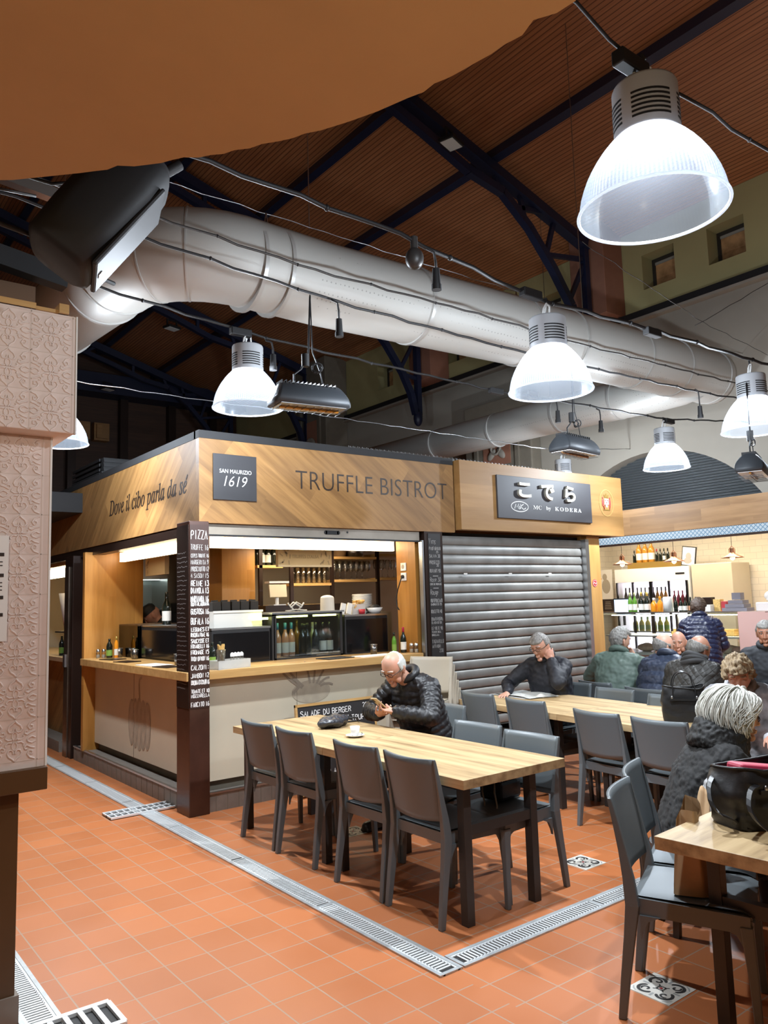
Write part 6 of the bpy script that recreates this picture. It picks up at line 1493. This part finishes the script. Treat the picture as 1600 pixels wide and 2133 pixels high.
def person(label, loc, rz, lean=.15, head=(0, 0, 0), sh=1.0, wrists=((.30, .20, .74), (.30, -.20, .74)), poles=((-.2, .5, -1), (-.2, -.5, -1)), hands=(((1, 0, 0), (0, 0, -1), .5), ((1, 0, 0), (0, 0, -1), .5)), stand=False, skin='b', jacket=None, jstyle=None, hair=None, glasses=False, scarf=None, trousers=None, bulk=1.0, scale=1.0, collar=.03, jowl=0, nose=1.0, vox=.0048, feet=True, shrug=0, longcoat=False, shirt=None, hoff=(0, 0, 0), hbend=0.0, hipz=None, sk=1.0, eyes=True):
    t = T('person', label, 'person', loc, rz); t.scale = (scale,)*3
    hz = (.92 if stand else .555) if hipz is None else hipz
    pel = V((0, 0, hz)); up = V((sin(lean), 0, cos(lean))); fw = V((cos(lean), 0, -sin(lean))); lt = V((0, 1, 0))
    waist = pel+up*.16+fw*-.01; chest = pel+up*.33+fw*.0; shl = pel+up*.46-fw*.005; nb = pel+up*.515+fw*.005
    up2 = (up+V((hbend, 0, 0))).normalized()
    hc = nb+up2*.155+V((.035, 0, -.0))+V(hoff)
    X = Matrix.Translation(hc) @ (Matrix.Rotation(head[0], 4, 'Z') @ Matrix.Rotation(head[1]+lean*.35, 4, 'Y') @ Matrix.Rotation(head[2], 4, 'X'))
    SHL = [shl+lt*.175*s_*sh+V((0, 0, .0+shrug)) for s_ in (1, -1)]
    arms = [ik(SHL[i], wrists[i], .285, .255, poles[i]) for i in (0, 1)]
    hips = [pel+lt*.09*s_ for s_ in (1, -1)]
    if stand: knees = [V((.02, .09*s_, .48)) for s_ in (1, -1)]; ank = [V((-.01, .09*s_, .085)) for s_ in (1, -1)]
    else: knees = [V((.43, .12*s_, .52)) for s_ in (1, -1)]; ank = [V((.40, .13*s_, .085)) for s_ in (1, -1)]
    b = MB()
    head_mb(b, X, nose, jowl)
    b.cap_(nb-up*.05, X @ V((-.018, 0, -.055)), .056, .052, 16)
    b.loft([ellring(pel-up*.09, fw, lt, .06, .08), ellring(pel, fw, lt, .10, .15), ellring(waist, fw, lt, .09, .13), ellring(chest, fw, lt, .105, .15), ellring(shl, fw, lt, .075, .13), ellring(nb, fw, lt, .05, .06)])
    for i in (0, 1):
        E_, W_ = arms[i]; b.cap_(shl+lt*.05*(1-2*i), SHL[i], .055, .05); b.cap_(SHL[i], E_, .045, .036); b.cap_(E_, W_, .036, .024)
        d_, n_, c_ = hands[i]; hand(b, W_, d_, n_, c_, 1 if i == 0 else -1, s=.98)
        b.cap_(hips[i], knees[i], .075, .05); b.cap_(knees[i], ank[i], .05, .034)
        b.cap_(ank[i]+V((-.03, 0, -.04)), ank[i]+V((.13, 0, -.055)), .03, .022)
    me = remesh(b, 'body', SK[skin], vox, 1); link(bpy.data.objects.new('body', me), t)
    # eyes
    for s_ in (-1, 1) if eyes else ():
        e = MB(); e.sph(X @ V((.0742, s_*.031, .011)), .0098, 12, 8); ey = e.obj('eye', MT['eyewhite'], t)
        e = MB(); e.sph(X @ V((.0800, s_*.031, .0105)), .0058, 10, 8); e.obj('pupil', MT['eyedark'], ey)
    # jacket
    if jacket:
        j = MB(); B_ = bulk
        low = pel-up*(.10 if not longcoat else .10)
        j.loft([ellring(low, fw, lt, .135*B_, .185*B_), ellring(pel+up*.03, fw, lt, .150*B_, .20*B_), ellring(waist, fw, lt, .142*B_, .19*B_), ellring(chest, fw, lt, .140*B_, .20*B_), ellring(shl-up*.02, fw, lt, .112*B_, .185*B_*sh), ellring(shl+up*.03, fw, lt, .088*B_, .125*B_*sh), ellring(nb+up*collar, fw, lt, .068, .072)])
        if stand or longcoat:
            z0 = .25 if longcoat == 2 else .5
            if stand: j.loft([ellring(V((0, 0, .55)), V((1, 0, 0)), lt, .15*B_, .20*B_), ellring(pel, fw, lt, .15*B_, .20*B_)])
            else:
                for i in (0, 1): j.cap_(hips[i], knees[i], .12*B_, .095*B_); j.cap_(knees[i], knees[i]+V((.0, 0, -.25)), .095, .11)
        for i in (0, 1):
            E_, W_ = arms[i]; cuff = W_.lerp(E_, .06)
            j.cap_(shl+lt*.09*(1-2*i), SHL[i]-V((0, 0, .008)), .085*B_, .075*B_, 16); j.cap_(SHL[i]-V((0, 0, .006)), E_, .074*B_, .062*B_, 16); j.cap_(E_, cuff, .062*B_, .044*B_, 16)
        bones = [(pel-up*.1, nb+up*.06, .78)]+[(SHL[i], arms[i][0], .30) for i in (0, 1)]+[(arms[i][0], arms[i][1], .27) for i in (0, 1)]
        def disp(p, n):
            if jstyle is None or jstyle[0] == 'plain':
                return .010*noise.noise(p*13)+.006*noise.noise(p*31)+(.007*noise.noise(p*62) if sk > 1.2 else 0)
            per, amp = jstyle[1], jstyle[2]
            best = None
            for k, (a, c, L) in enumerate(bones):
                t_, d_ = seg_param(p, a, c); d_ -= (.14 if k == 0 else .06)
                if best is None or d_ < best[0]: best = (d_, k, t_*(c-a).length)
            q = best[2]/per+.10*noise.noise(p*7)
            return amp*(abs(sin(pi*q))**.6-.5)+.006*noise.noise(p*26)+.004*noise.noise(p*55)
        me = remesh(j, 'jacket', jacket, .0085, 2, disp); jo = link(bpy.data.objects.new('jacket', me), t)
        c = MB(); rr = []
        for a in range(24):
            th = 2*pi*a/24; rr.append(nb+up*(collar+.015-.02*cos(th))+fw*(.060*cos(th)+.004)+lt*.070*sin(th))
        c.tube(rr, .029*B_, 12, True); c.obj('collar', jacket, jo)
        if shirt is not None:
            c = MB(); rr = [nb+up*(collar+.004-.03*cos(2*pi*a/24))+fw*(.056*cos(2*pi*a/24))+lt*.058*sin(2*pi*a/24) for a in range(24)]; c.tube(rr, .009, 8, True); c.obj('shirt_collar', shirt, jo)
    if scarf is not None:
        c = MB()
        for k in range(3):
            rr = [nb+up*(.01-.05*(sk-1)+k*.028*sk+.012*sin(th*2+k))+fw*((.088-.006*k)*sk*cos(th)-.012)+lt*(.098-.008*k)*sk*sin(th) for th in [2*pi*a/28 for a in range(28)]]; c.tube(rr, .026*sk**1.5, 12, True)
        if sk > 1.2: link(bpy.data.objects.new('fur_collar', remesh(c, 'fur_collar', scarf, .008, 4, lambda p, n: .008*noise.noise(p*45)+.006*noise.noise(p*80))), t)
        else: c.obj('scarf', scarf, t)
    tr = MB()
    for i in (0, 1): tr.cap_(hips[i], knees[i], .095, .068, 16); tr.cap_(knees[i], ank[i], .066, .055, 16)
    tr.sph(pel-V((0, 0, .02)), (.13, .17, .10)); me = remesh(tr, 'trousers', trousers or CL['dark'], .011, 2, lambda p, n: .006*noise.noise(p*16)); link(bpy.data.objects.new('trousers', me), t)
    for i in (0, 1):
        s_ = MB(); a = ank[i]; s_.cap_(a+V((-.035, 0, -.045)), a+V((.14, 0, -.05)), .04, .034); s_.bx(a.x-.06, a.x+.16, a.y-.04, a.y+.04, 0, .022); me = remesh(s_, 'shoe', CL['shoe'], .008, 2); link(bpy.data.objects.new('shoe', me), t)
    if glasses:
        g = MB()
        for s_ in (-1, 1):
            g.tube([X @ V((.100-.004*abs(sin(a)), s_*(.031+.022*cos(a)), .008+.0145*sin(a))) for a in [2*pi*k/18 for k in range(18)]], .0021, 6, True)
            g.tube([X @ V((.097, s_*.055, .012)), X @ V((.06, s_*.078, .014)), X @ V((-.005, s_*.084, .012)), X @ V((-.02, s_*.082, -.01))], .0021, 6)
        g.tube([X @ V((.101, -.01, .012)), X @ V((.104, 0, .015)), X @ V((.101, .01, .012))], .0021, 6); g.obj('glasses', MT['lensframe'], t)
    if hair:
        hair_mesh(X, hair[1], hair[0], t)
        if len(hair) > 2:
            e = MB()
            for s_ in (-1, 1): e.tube([X @ V((.091, s_*.015, .036)), X @ V((.091, s_*.033, .041)), X @ V((.082, s_*.052, .034))], .003, 6)
            e.obj('eyebrows', hair[0], t)
    return t, X
nz_ = lambda x, y, z, s: noise.noise(V((x*s, y*s, z*s)))
def h_fringe(top=.35, th=.012):      # bald on top, hair at the sides and back
    def f(x, y, z):
        lim = -.05-.45*max(0, -x); front = x > .30-.2*max(0, z)
        return -1 if front or z > top+.25*max(0, -x)-.1*abs(y) or z < lim else th*(1+.4*nz_(x, y, z, 9))
    return f
def h_short(line=.42, th=.014, low=-.10):
    def f(x, y, z):
        if x > .1 and z < line+.0*y+.25*max(0, .5-x): return -1
        if abs(y) > .55 and x > -.2 and z < .1: return -1
        if z < low-.5*max(0, -x): return -1
        return th*(1+.5*nz_(x, y, z, 8)+.25*nz_(x, y, z, 20))
    return f
CL = {'shoe': flat('dark_shoe_leather', (.02, .018, .016), .4), 'dark': clothmat('dark_trousers', (.03, .03, .035), .7), 'blackpuff': clothmat('black_puffer', (.012, .012, .014), .47, 0, 60), 'navycoat': clothmat('dark_navy_coat', (.007, .008, .014), .65), 'green': clothmat('sage_green_jacket', (.085, .125, .105), .6, 0, 70, 0, .12), 'navyvest': clothmat('navy_quilted_vest', (.022, .032, .060), .5), 'quilt': clothmat('black_diamond_quilt', (.026, .025, .023), .55, 0, 90, .055), 'bluepuff': clothmat('blue_puffer', (.012, .016, .045), .42), 'suit': clothmat('dark_suit', (.016, .019, .025), .75), 'fur': clothmat('black_curly_fur', (.007, .007, .0075), .8, .03, 120, 0, .9), 'furcollar': clothmat('plush_black_collar', (.004, .004, .004), .7, .02, 120, 0, .3), 'speckle': clothmat('grey_speckled_coat', (.34, .345, .37), .75, 0, 55, 0, .8), 'scarf': clothmat('charcoal_scarf', (.03, .03, .032), .8, .03), 'shirt': clothmat('light_blue_shirt', (.42, .50, .60), .7), 'white': clothmat('white_shirt', (.62, .62, .60), .7), 'chef': clothmat('black_chef_jacket', (.02, .02, .02), .7)}
# ---- man with the phone at the long table
A, XA = person('bald man in a black puffer jacket bending over his phone at the long table', (3.92, 4.60, 0), pi+.12, eyes=False, lean=.36, head=(.12, .50, -.06), hoff=(.03, 0, -.025), hbend=.4,
    wrists=((.44, .10, .835), (.41, -.10, .80)), poles=((0, 1, -.55), (0, -1, -.55)), hands=(((.55, -.75, .15), (.1, -.1, 1), .8), ((.60, .72, .20), (-.1, .2, 1), .9)),
    skin='a', jacket=CL['blackpuff'], jstyle=('q', .047, .0105), hair=(HR['white'], h_fringe(.60, .009), 1), glasses=True, shirt=CL['shirt'], bulk=1.05, jowl=1, vox=.0045)
t = T('mobile_phone', 'tan mobile phone held by the bald man', 'phone', (3.42, 4.53, .885)); t.rotation_euler = orient((-.75, .1, .66), (-.66, .0, -.75)).to_euler()
m = MB(); m.box((0, 0, 0), (.15, .075, .009)); m.obj('phone_body', MT['phone'], t, bevel=.003)
m = MB(); m.box((.05, .018, .0055), (.03, .02, .002)); m.obj('camera_bump', MT['black'], t); m = MB(); m.box((0, 0, -.0052), (.14, .069, .001)); m.obj('screen', MT['blackgloss'], t)
# ---- man on the phone call with the newspaper
B, XB_ = person('grey-haired man with glasses in a dark navy coat, hand at his ear', (5.74, 4.92, 0), pi+.20, eyes=False, lean=.24, head=(-.06, .34, .06), hoff=(.02, .0, -.02),
    wrists=((.225, .115, 1.06), (.44, -.24, .765)), poles=((.5, .7, -1), (-.1, -1, -.5)), hands=(((-.05, -.30, .95), (-.85, -.35, 0), 1.0), ((.95, .2, -.1), (0, 0, -1), .35)),
    skin='a', jacket=CL['navycoat'], hair=(HR['salt'], h_short(.50, .014), 1), glasses=True, bulk=1.05, scale=.98)
# ---- three men seen from behind
person('grey-haired man in a sage green jacket seen from behind', (6.37, 4.71, 0), .25, lean=.26, head=(-.6, .12, 0), wrists=((.42, .2, .76), (.30, -.10, 1.02)), poles=((0, 1, -.5), (.3, -1, -.6)), hands=(((1, 0, 0), (0, 0, -1), .4), ((-.1, .5, .9), (-.8, .3, 0), .9)),
    skin='b', jacket=CL['green'], hair=(HR['grey'], h_short(.48, .020, -.30)), bulk=1.12, vox=.006, scale=.97)
person('balding man in a navy quilted jacket seen from behind', (6.17, 4.09, 0), .05, lean=.30, head=(-.45, .12, 0), hoff=(.02, .09, -.03), skin='b', jacket=CL['navyvest'], jstyle=('q', .12, .014), hair=(HR['grey'], h_fringe(.30, .010)), bulk=1.20, vox=.006, wrists=((.42, .2, .76), (.42, -.2, .76)), jowl=1, scale=.97)
person('balding man in a black diamond-quilted coat and charcoal scarf seen from behind', (5.84, 3.60, 0), .1, lean=.24, head=(-.45, .10, 0), hoff=(.02, 0, -.03), skin='c', jacket=CL['quilt'], scarf=CL['scarf'], hair=(HR['grey'], h_fringe(.40, .013)), bulk=1.18, vox=.006, wrists=((.42, .2, .76), (.42, -.2, .76)), scale=.97)
# ---- opposite them
person('bald man facing us behind the navy jacket, chin on his hand', (7.42, 4.60, 0), pi+.25, lean=.22, head=(.1, .15, .05), wrists=((.28, -.02, .97), (.42, -.2, .76)), poles=((.3, 1, -.8), (0, -1, -.5)), hands=(((-.3, .0, 1), (-.7, -.3, .0), 1.0), ((1, 0, 0), (0, 0, -1), .4)), skin='a', jacket=CL['suit'], hair=(HR['white'], h_fringe(.0, .006), 1), vox=.0055, jowl=1, scale=.92)
person('grey-haired man in a dark suit at the right edge, facing us', (7.62, 3.84, 0), pi+.38, lean=.06, head=(.0, .18, 0), skin='c', jacket=CL['suit'], shirt=CL['white'], hair=(HR['grey'], h_short(.52, .012), 1), vox=.0055, jowl=1, wrists=((.42, .2, .76), (.42, -.2, .76)), scale=.98)
# ---- woman at the deli
person('woman in a dark blue puffer jacket leaning over the deli counter', (8.86, 5.25, 0), .60, lean=.34, head=(-.35, .1, 0), stand=True, hipz=.84, skin='b', jacket=CL['bluepuff'], jstyle=('q', .062, .015), hair=(HR['dark'], h_short(.45, .022, -.35)), bulk=1.10, wrists=((.40, .10, .98), (.34, -.16, .88)), poles=((-.2, .5, -1), (-.6, -.6, -.8)), vox=.006, scale=.96)
# ---- woman with curly hair
def h_curl(x, y, z):
    if x > .20 and z < .42 and abs(y) < .8: return -1
    if abs(y) > .6 and x > .0 and z < .0: return -1
    if z < -.25-.25*max(0, -x): return -1
    return .024+.012*sin(9*x+5*nz_(x, y, z, 3))*sin(8*y+6*z)+.012*nz_(x, y, z, 6)+.005*nz_(x, y, z, 17)
person('woman with short curly blond-grey hair looking down, in a speckled grey coat', (5.02, 2.72, 0), pi+.45, lean=.30, head=(.0, .40, .05), hoff=(.04, 0, -.04), eyes=False, skin='a', jacket=CL['speckle'], hair=(HR['blond'], h_curl, 1), bulk=1.08, wrists=((.42, .16, .77), (.40, -.14, .77)), collar=.02, scale=.95)
# ---- white-haired woman in fur
def bob_locks(X, mat, parent):
    random.seed(31); m = MB()
    for k in range(1300):
        f0 = random.uniform(-pi, pi); s_ = 1 if f0 > 0 else -1; a0 = abs(f0)
        lay = random.random(); th0 = radians(random.uniform(4, 30)) if a0 > .9 else radians(random.uniform(22, 44))
        f1 = max(a0, 1.42)+random.uniform(-.12, .35)*(1 if a0 < 2.4 else .3)
        th1 = radians(random.uniform(118, 140)) if f1 > 2.0 else radians(random.uniform(104, 136))
        w1 = random.uniform(.6, 1.0); ph = random.uniform(0, 6.3); am = random.uniform(.08, .17); pts = []
        for j in range(15):
            u = j/14; th = th0+(th1-th0)*u; f = s_*(a0+(f1-a0)*min(1, u*1.5)**.8)+am*sin(ph+u*7)*u
            d = V((sin(th)*cos(f), sin(th)*sin(f), cos(th))); p = head_pt(*d)
            t_ = (.020+.050*sin(pi*min(1, u*.75+.12))+.034*max(0, -d.x)+.020*u)*(.55+.45*lay)*w1+.011*sin(ph+u*8)*u
            if u > .86: t_ += (.02 if k % 3 else -.012)*(u-.86)/.14
            pts.append(X @ (p+V((d.x, d.y*.95, d.z*.8)).normalized()*t_))
        m.tube(pts, random.uniform(.003, .0058), 5, r2=.0016)
    return m.obj('hair', mat, parent)
Wm, XW_ = person('white-haired woman in a black fur coat and glasses, seen in profile', (3.63, 2.27, 0), -.66, lean=.33, head=(-.30, .02, 0), hoff=(.02, 0, .0), hipz=.425, skin='b', jacket=CL['fur'], hair=(HR['silver'], lambda x, y, z: -1 if (x > .10 and z < .45+.4*x) or z < -.55 else .014), glasses=True, bulk=1.25, scarf=CL['furcollar'], longcoat=1, wrists=((.40, .12, .77), (.42, -.12, .77)), scale=.935, collar=.02, sk=1.35)
bob_locks(XW_, HR['silver'], Wm)
# ---- cook in the bistro stall
ck, Xc = person('cook in a black cap and jacket bending behind the left counter', (3.75, 8.55, 0), pi-.5, lean=.6, head=(.1, .5, 0), stand=True, hipz=.98, skin='a', jacket=CL['chef'], wrists=((.5, .16, 1.15), (.5, -.16, 1.15)), vox=.006)
cp = MB(); cp.lathe([(.088, -.01), (.092, .03), (.088, .06), (.06, .09), (0, .10)], 24, (0, 0, 0)); cp.sph((.095, 0, .0), (.05, .06, .008)); o = cp.obj('cap', CL['chef'], ck); o.matrix_local = Xc @ Matrix.Translation((0, 0, .04))
# ================================================================== THINGS ON THE TABLES
TZ = .7255
def espresso(label, x, y, saucer=True):
    t = T('espresso_cup', label, 'cup', (x, y, TZ), .6)
    if saucer: m = MB(); m.lathe([(0, .002), (.035, .002), (.062, .012), (.064, .015), (.035, .007), (0, .007)], 28); m.obj('saucer', MT['white'], t)
    m = MB(); z = .008 if saucer else 0; m.lathe([(0, z), (.022, z), (.028, z+.02), (.033, z+.06), (.0305, z+.06), (.025, z+.022), (0, z+.01)], 24); m.obj('cup_wall', MT['white'], t)
    m = MB(); m.tube([(.031, 0, z+.05), (.05, 0, z+.046), (.05, 0, z+.028), (.027, 0, z+.02)], .004, 6); m.obj('cup_handle', MT['white'], t)
    m = MB(); m.lathe([(0, z+.018), (.026, z+.018)], 16); m.obj('coffee', MT['umberdark'], t)
    if saucer: m = MB(); m.tube([(-.03, -.045, .018), (.0, -.05, .02), (.05, -.03, .022)], .003, 6); m.obj('spoon', MT['steel'], t)
espresso('white espresso cup on its saucer on the long table', 3.075, 4.36); espresso('white espresso cup beside the newspaper', 5.40, 5.20, False)
def pouch(name, label, loc, dims, mat, rz=0, seed=1):
    random.seed(seed); t = T(name, label, 'bag', loc, rz); b = MB(); b.sph((0, 0, dims[2]*.5), (dims[0]/2, dims[1]/2, dims[2]/2), 28, 18)
    for k in range(4): b.sph(((random.random()-.5)*dims[0]*.7, (random.random()-.5)*dims[1]*.6, dims[2]*.4), (dims[0]*.25, dims[1]*.3, dims[2]*.4), 16, 10)
    me = remesh(b, 'pouch_body', mat, .007, 2, lambda p, n: .012*noise.noise(p*22)+.006*noise.noise(p*50)); 
    for v in me.vertices: v.co.z = max(v.co.z, .0)
    link(bpy.data.objects.new('pouch_body', me), t); return t
t = pouch('soft_bag', 'soft dark leather pouch lying on the far half of the long table', (3.22, 4.82, TZ), (.30, .17, .085), MT['pouchgrey'], .5)
m = MB(); m.tube([(.1, -.04, .05), (.18, -.10, .04), (.26, -.06, .006), (.18, .0, .006)], .006, 6); m.obj('strap', MT['leather'], t)
t = T('newspaper', 'open newspaper on the far table', 'newspaper', (5.42, 4.98, TZ), -.15)
m = MB(); m.grid(lambda u, v: V((-.17+.34*v, -.26+.52*u, .006+.012*sin(u*pi)**2+.004*sin(9*u+5*v)+.012*max(0, u-.8)*v)), 20, 8); m.grid(lambda u, v: V((-.20+.34*v, -.22+.50*(1-u), .003)), 6, 4); m.obj('pages', MT['news'], t)
m = MB(); m.box((.02, .06, .0225), (.10, .06, .001)); m.obj('printed_photo', MT['decogrey'], t)
m = MB(); m.grid(lambda u, v: V((-.04+.08*u, -.05+.1*v, .002+.03*sin(pi*u)*sin(pi*v))), 8, 8); one('napkin', 'crumpled white napkin by the man with the newspaper', 'napkin', m, MT['paper'], loc=(5.40, 4.78, TZ), solid=.002)
def tote(label, loc, rz, w, d, h, open_=False, hang=None, straps='up'):
    t = T('leather_tote', label, 'bag', loc, rz)
    def side(u, v):
        a = 2*pi*u; k = 1+.10*sin(pi*v); cx, sx = cos(a), sin(a); p = .45
        x = w/2*abs(cx)**p*(1 if cx > 0 else -1)*k*(1-.12*v*0); y = d/2*abs(sx)**p*(1 if sx > 0 else -1)*k*(1-.25*v if not open_ else 1)
        return V((x+.010*nz_(x*9, y*9, v*3, 2), y+.012*nz_(x*7, v*4, y*5, 2), h*v+.012*v*sin(2*a+.5)+.008*v*nz_(x*20, y*20, 0, 1)))
    m = MB(); m.grid(side, 48, 14); m.grid(lambda u, v: side(1-u, v)*.965+V((0, 0, .004)), 48, 14); m.box((0, 0, .006), (w*.92, d*.85, .012)); m.obj('bag_body', MT['leather'], t)
    m = MB(); rim = [side(k/40, 1) for k in range(40)]; m.tube(rim, .006, 6, True); m.obj('rim_piping', MT['leather'], t)
    for s_ in (-1, 1):
        m = MB(); y = s_*d*.40
        if straps == 'up': P_ = [(-w*.28, y, h*.62), (-w*.27, y*1.05, h*1.05), (-w*.2, y*.8, h*1.36), (0, y*.6, h*1.47), (w*.2, y*.8, h*1.36), (w*.27, y*1.05, h*1.05), (w*.28, y, h*.62)]
        elif s_ < 0: P_ = [(-w*.36, -d*.50, h*.78), (-w*.56, -d*.75, h*.80), (-w*.66, -d*.95, h*.45), (-w*.5, -d*1.2, .02), (-w*.1, -d*1.15, .01), (w*.1, -d*.85, h*.28), (w*.16, -d*.60, h*.72)]
        else: P_ = [(-w*.4, d*.3, h*.9), (-w*.62, d*.1, h*.75), (-w*.7, -d*.2, h*.35), (-w*.58, -d*.45, .05), (-w*.5, -d*.2, .02)]
        Q = [V(p) for p in P_]
        for _ in range(2): Q = [Q[0]]+[q for a, b in zip(Q, Q[1:]) for q in (a.lerp(b, .25), a.lerp(b, .75))]+[Q[-1]]
        L = []; 
        for k, q in enumerate(Q): dd = (Q[min(k+1, len(Q)-1)]-Q[max(0, k-1)]).normalized(); n = dd.cross(V((0, 1, .2))).normalized(); a_ = V((0, 1, .2)).normalized(); L.append([q+a_*.011+n*.003, q-a_*.011+n*.003, q-a_*.011-n*.003, q+a_*.011-n*.003])
        m.loft(L, smooth=False); m.obj('strap', MT['leather'], t)
    m = MB(); m.box((0, -d*.535, h*.66), (w*.72, .012, .014)); m.obj('front_seam', MT['leather'], t)
    m = MB()
    for x in (-w*.3, w*.3): m.sph((x, -d*.54, h*.72), (.008, .006, .012), 10, 8)
    m.obj('metal_rings', MT['steel'], t); return t
tote('upright black leather tote with tall handles on the middle table', (5.02, 3.15, TZ), -.9, .27, .13, .235)
t3 = tote('open black leather bag with hanging straps on the front right table', (3.12, 1.60, TZ), -.35, .46, .22, .215, True, straps='side')
m = MB(); m.box((-.04, .02, .185), (.24, .09, .05), Matrix.Rotation(.15, 3, 'Y')); one('red_wallet', 'red wallet sticking out of the open leather bag', 'wallet', m, MT['redcloth'], loc=(3.12, 1.60, TZ), rz=-.35, bevel=.012)
m = MB(); m.box((-.04, -.045, .165), (.24, .06, .03), Matrix.Rotation(.15, 3, 'Y')); one('blue_pouch', 'blue pouch inside the open leather bag', 'pouch', m, MT['blue'], loc=(3.12, 1.60, TZ), rz=-.35, bevel=.012)
def carrier(label, loc, rz, w, d, h):
    t = T('paper_carrier_bag', label, 'bag', loc, rz); m = MB()
    def f(u, v):
        a = 2*pi*u; cx, sx = cos(a), sin(a); p = .3; k = 1-.12*v+.05*sin(3*a+2*v)
        return V((w/2*abs(cx)**p*(1 if cx > 0 else -1)*k+.02*v*sin(5*a), d/2*abs(sx)**p*(1 if sx > 0 else -1)*(k-.35*v), h*v+.02*v*sin(2*a+1)))
    m.grid(f, 56, 10); m.box((0, 0, .003), (w*.9, d*.9, .006)); m.obj('bag_paper', MT['rosewood'], t); return t
carrier('brown paper bag standing on the seat of the nearest chair', (2.95, 1.86, .452), .45, .25, .14, .30)
m = MB(); m.grid(lambda u, v: V((-.07+.14*u+.02*v, -.03+.06*v, .0+.22*u*(1-.3*v)+.02*sin(7*v+3*u))), 10, 8); one('brown_wrapping', 'torn brown paper poking up behind the front right table', 'paper', m, MT['rosewood'], loc=(3.16, 1.93, .58), solid=.003, rz=.4)
t = pouch('plastic_carrier', 'crumpled translucent plastic bag behind the front right table', (3.34, 1.96, .452), (.22, .18, .36), MT['plasticbag'], .4, 5)
t = T('patterned_handbag', 'black bag with a patterned flap and looped straps on the chair seat', 'bag', (3.40, 3.36, .455), .1)
m = MB(); m.box((0, 0, .055), (.20, .16, .11)); m.obj('bag_body', MT['leather'], t, bevel=.02)
m = MB(); m.box((.0, .0, .112), (.18, .14, .006)); m.obj('patterned_flap', MT['flap'], t)
m = MB()
for y in (-.04, .05): m.tube([(-.10, y, .10), (-.14, y-.03, .06), (-.16, y-.06, .0), (-.17, y-.06, -.05)], .005, 6)
m.obj('strap', MT['beige'], t)
# menu slate leaning on the counter
t = T('menu_slate', 'wood-framed chalk slate with salad prices leaning on the counter', 'menu board', (3.50, 5.80, .40)); t.rotation_euler = (-.10, 0, 0)
m = MB(); m.bx(.02, .82, 0, .012, -.36, .34); m.obj('slate', MT['chalkboard'], t)
m = MB(); m.bx(0, .84, -.006, .016, .34, .362); m.bx(0, .84, -.006, .016, -.38, -.36); m.bx(0, .02, -.006, .016, -.38, .36); m.bx(.82, .84, -.006, .016, -.38, .36); m.obj('frame', MT['counter'], t)
m = MB(); chalk(m, 'SALADE DU BERGER', (.05, -.001, .255), EXF, EZ, .045, .52, .006, .12); chalk(m, '20', (.70, -.001, .275), EXF, EZ, .04, .05, .005, .1); chalk(m, 'T', (.05, -.001, .17), EXF, EZ, .045, .03, .006, .1); chalk(m, 'M ET TRUFFE', (.42, -.001, .175), EXF, EZ, .045, .36, .006, .12); chalk(m, 'LA', (.31, -.001, -.25), EXF, EZ, .05, .06, .006, .12)
m.obj('chalk_lettering', MT['chalk'], t)
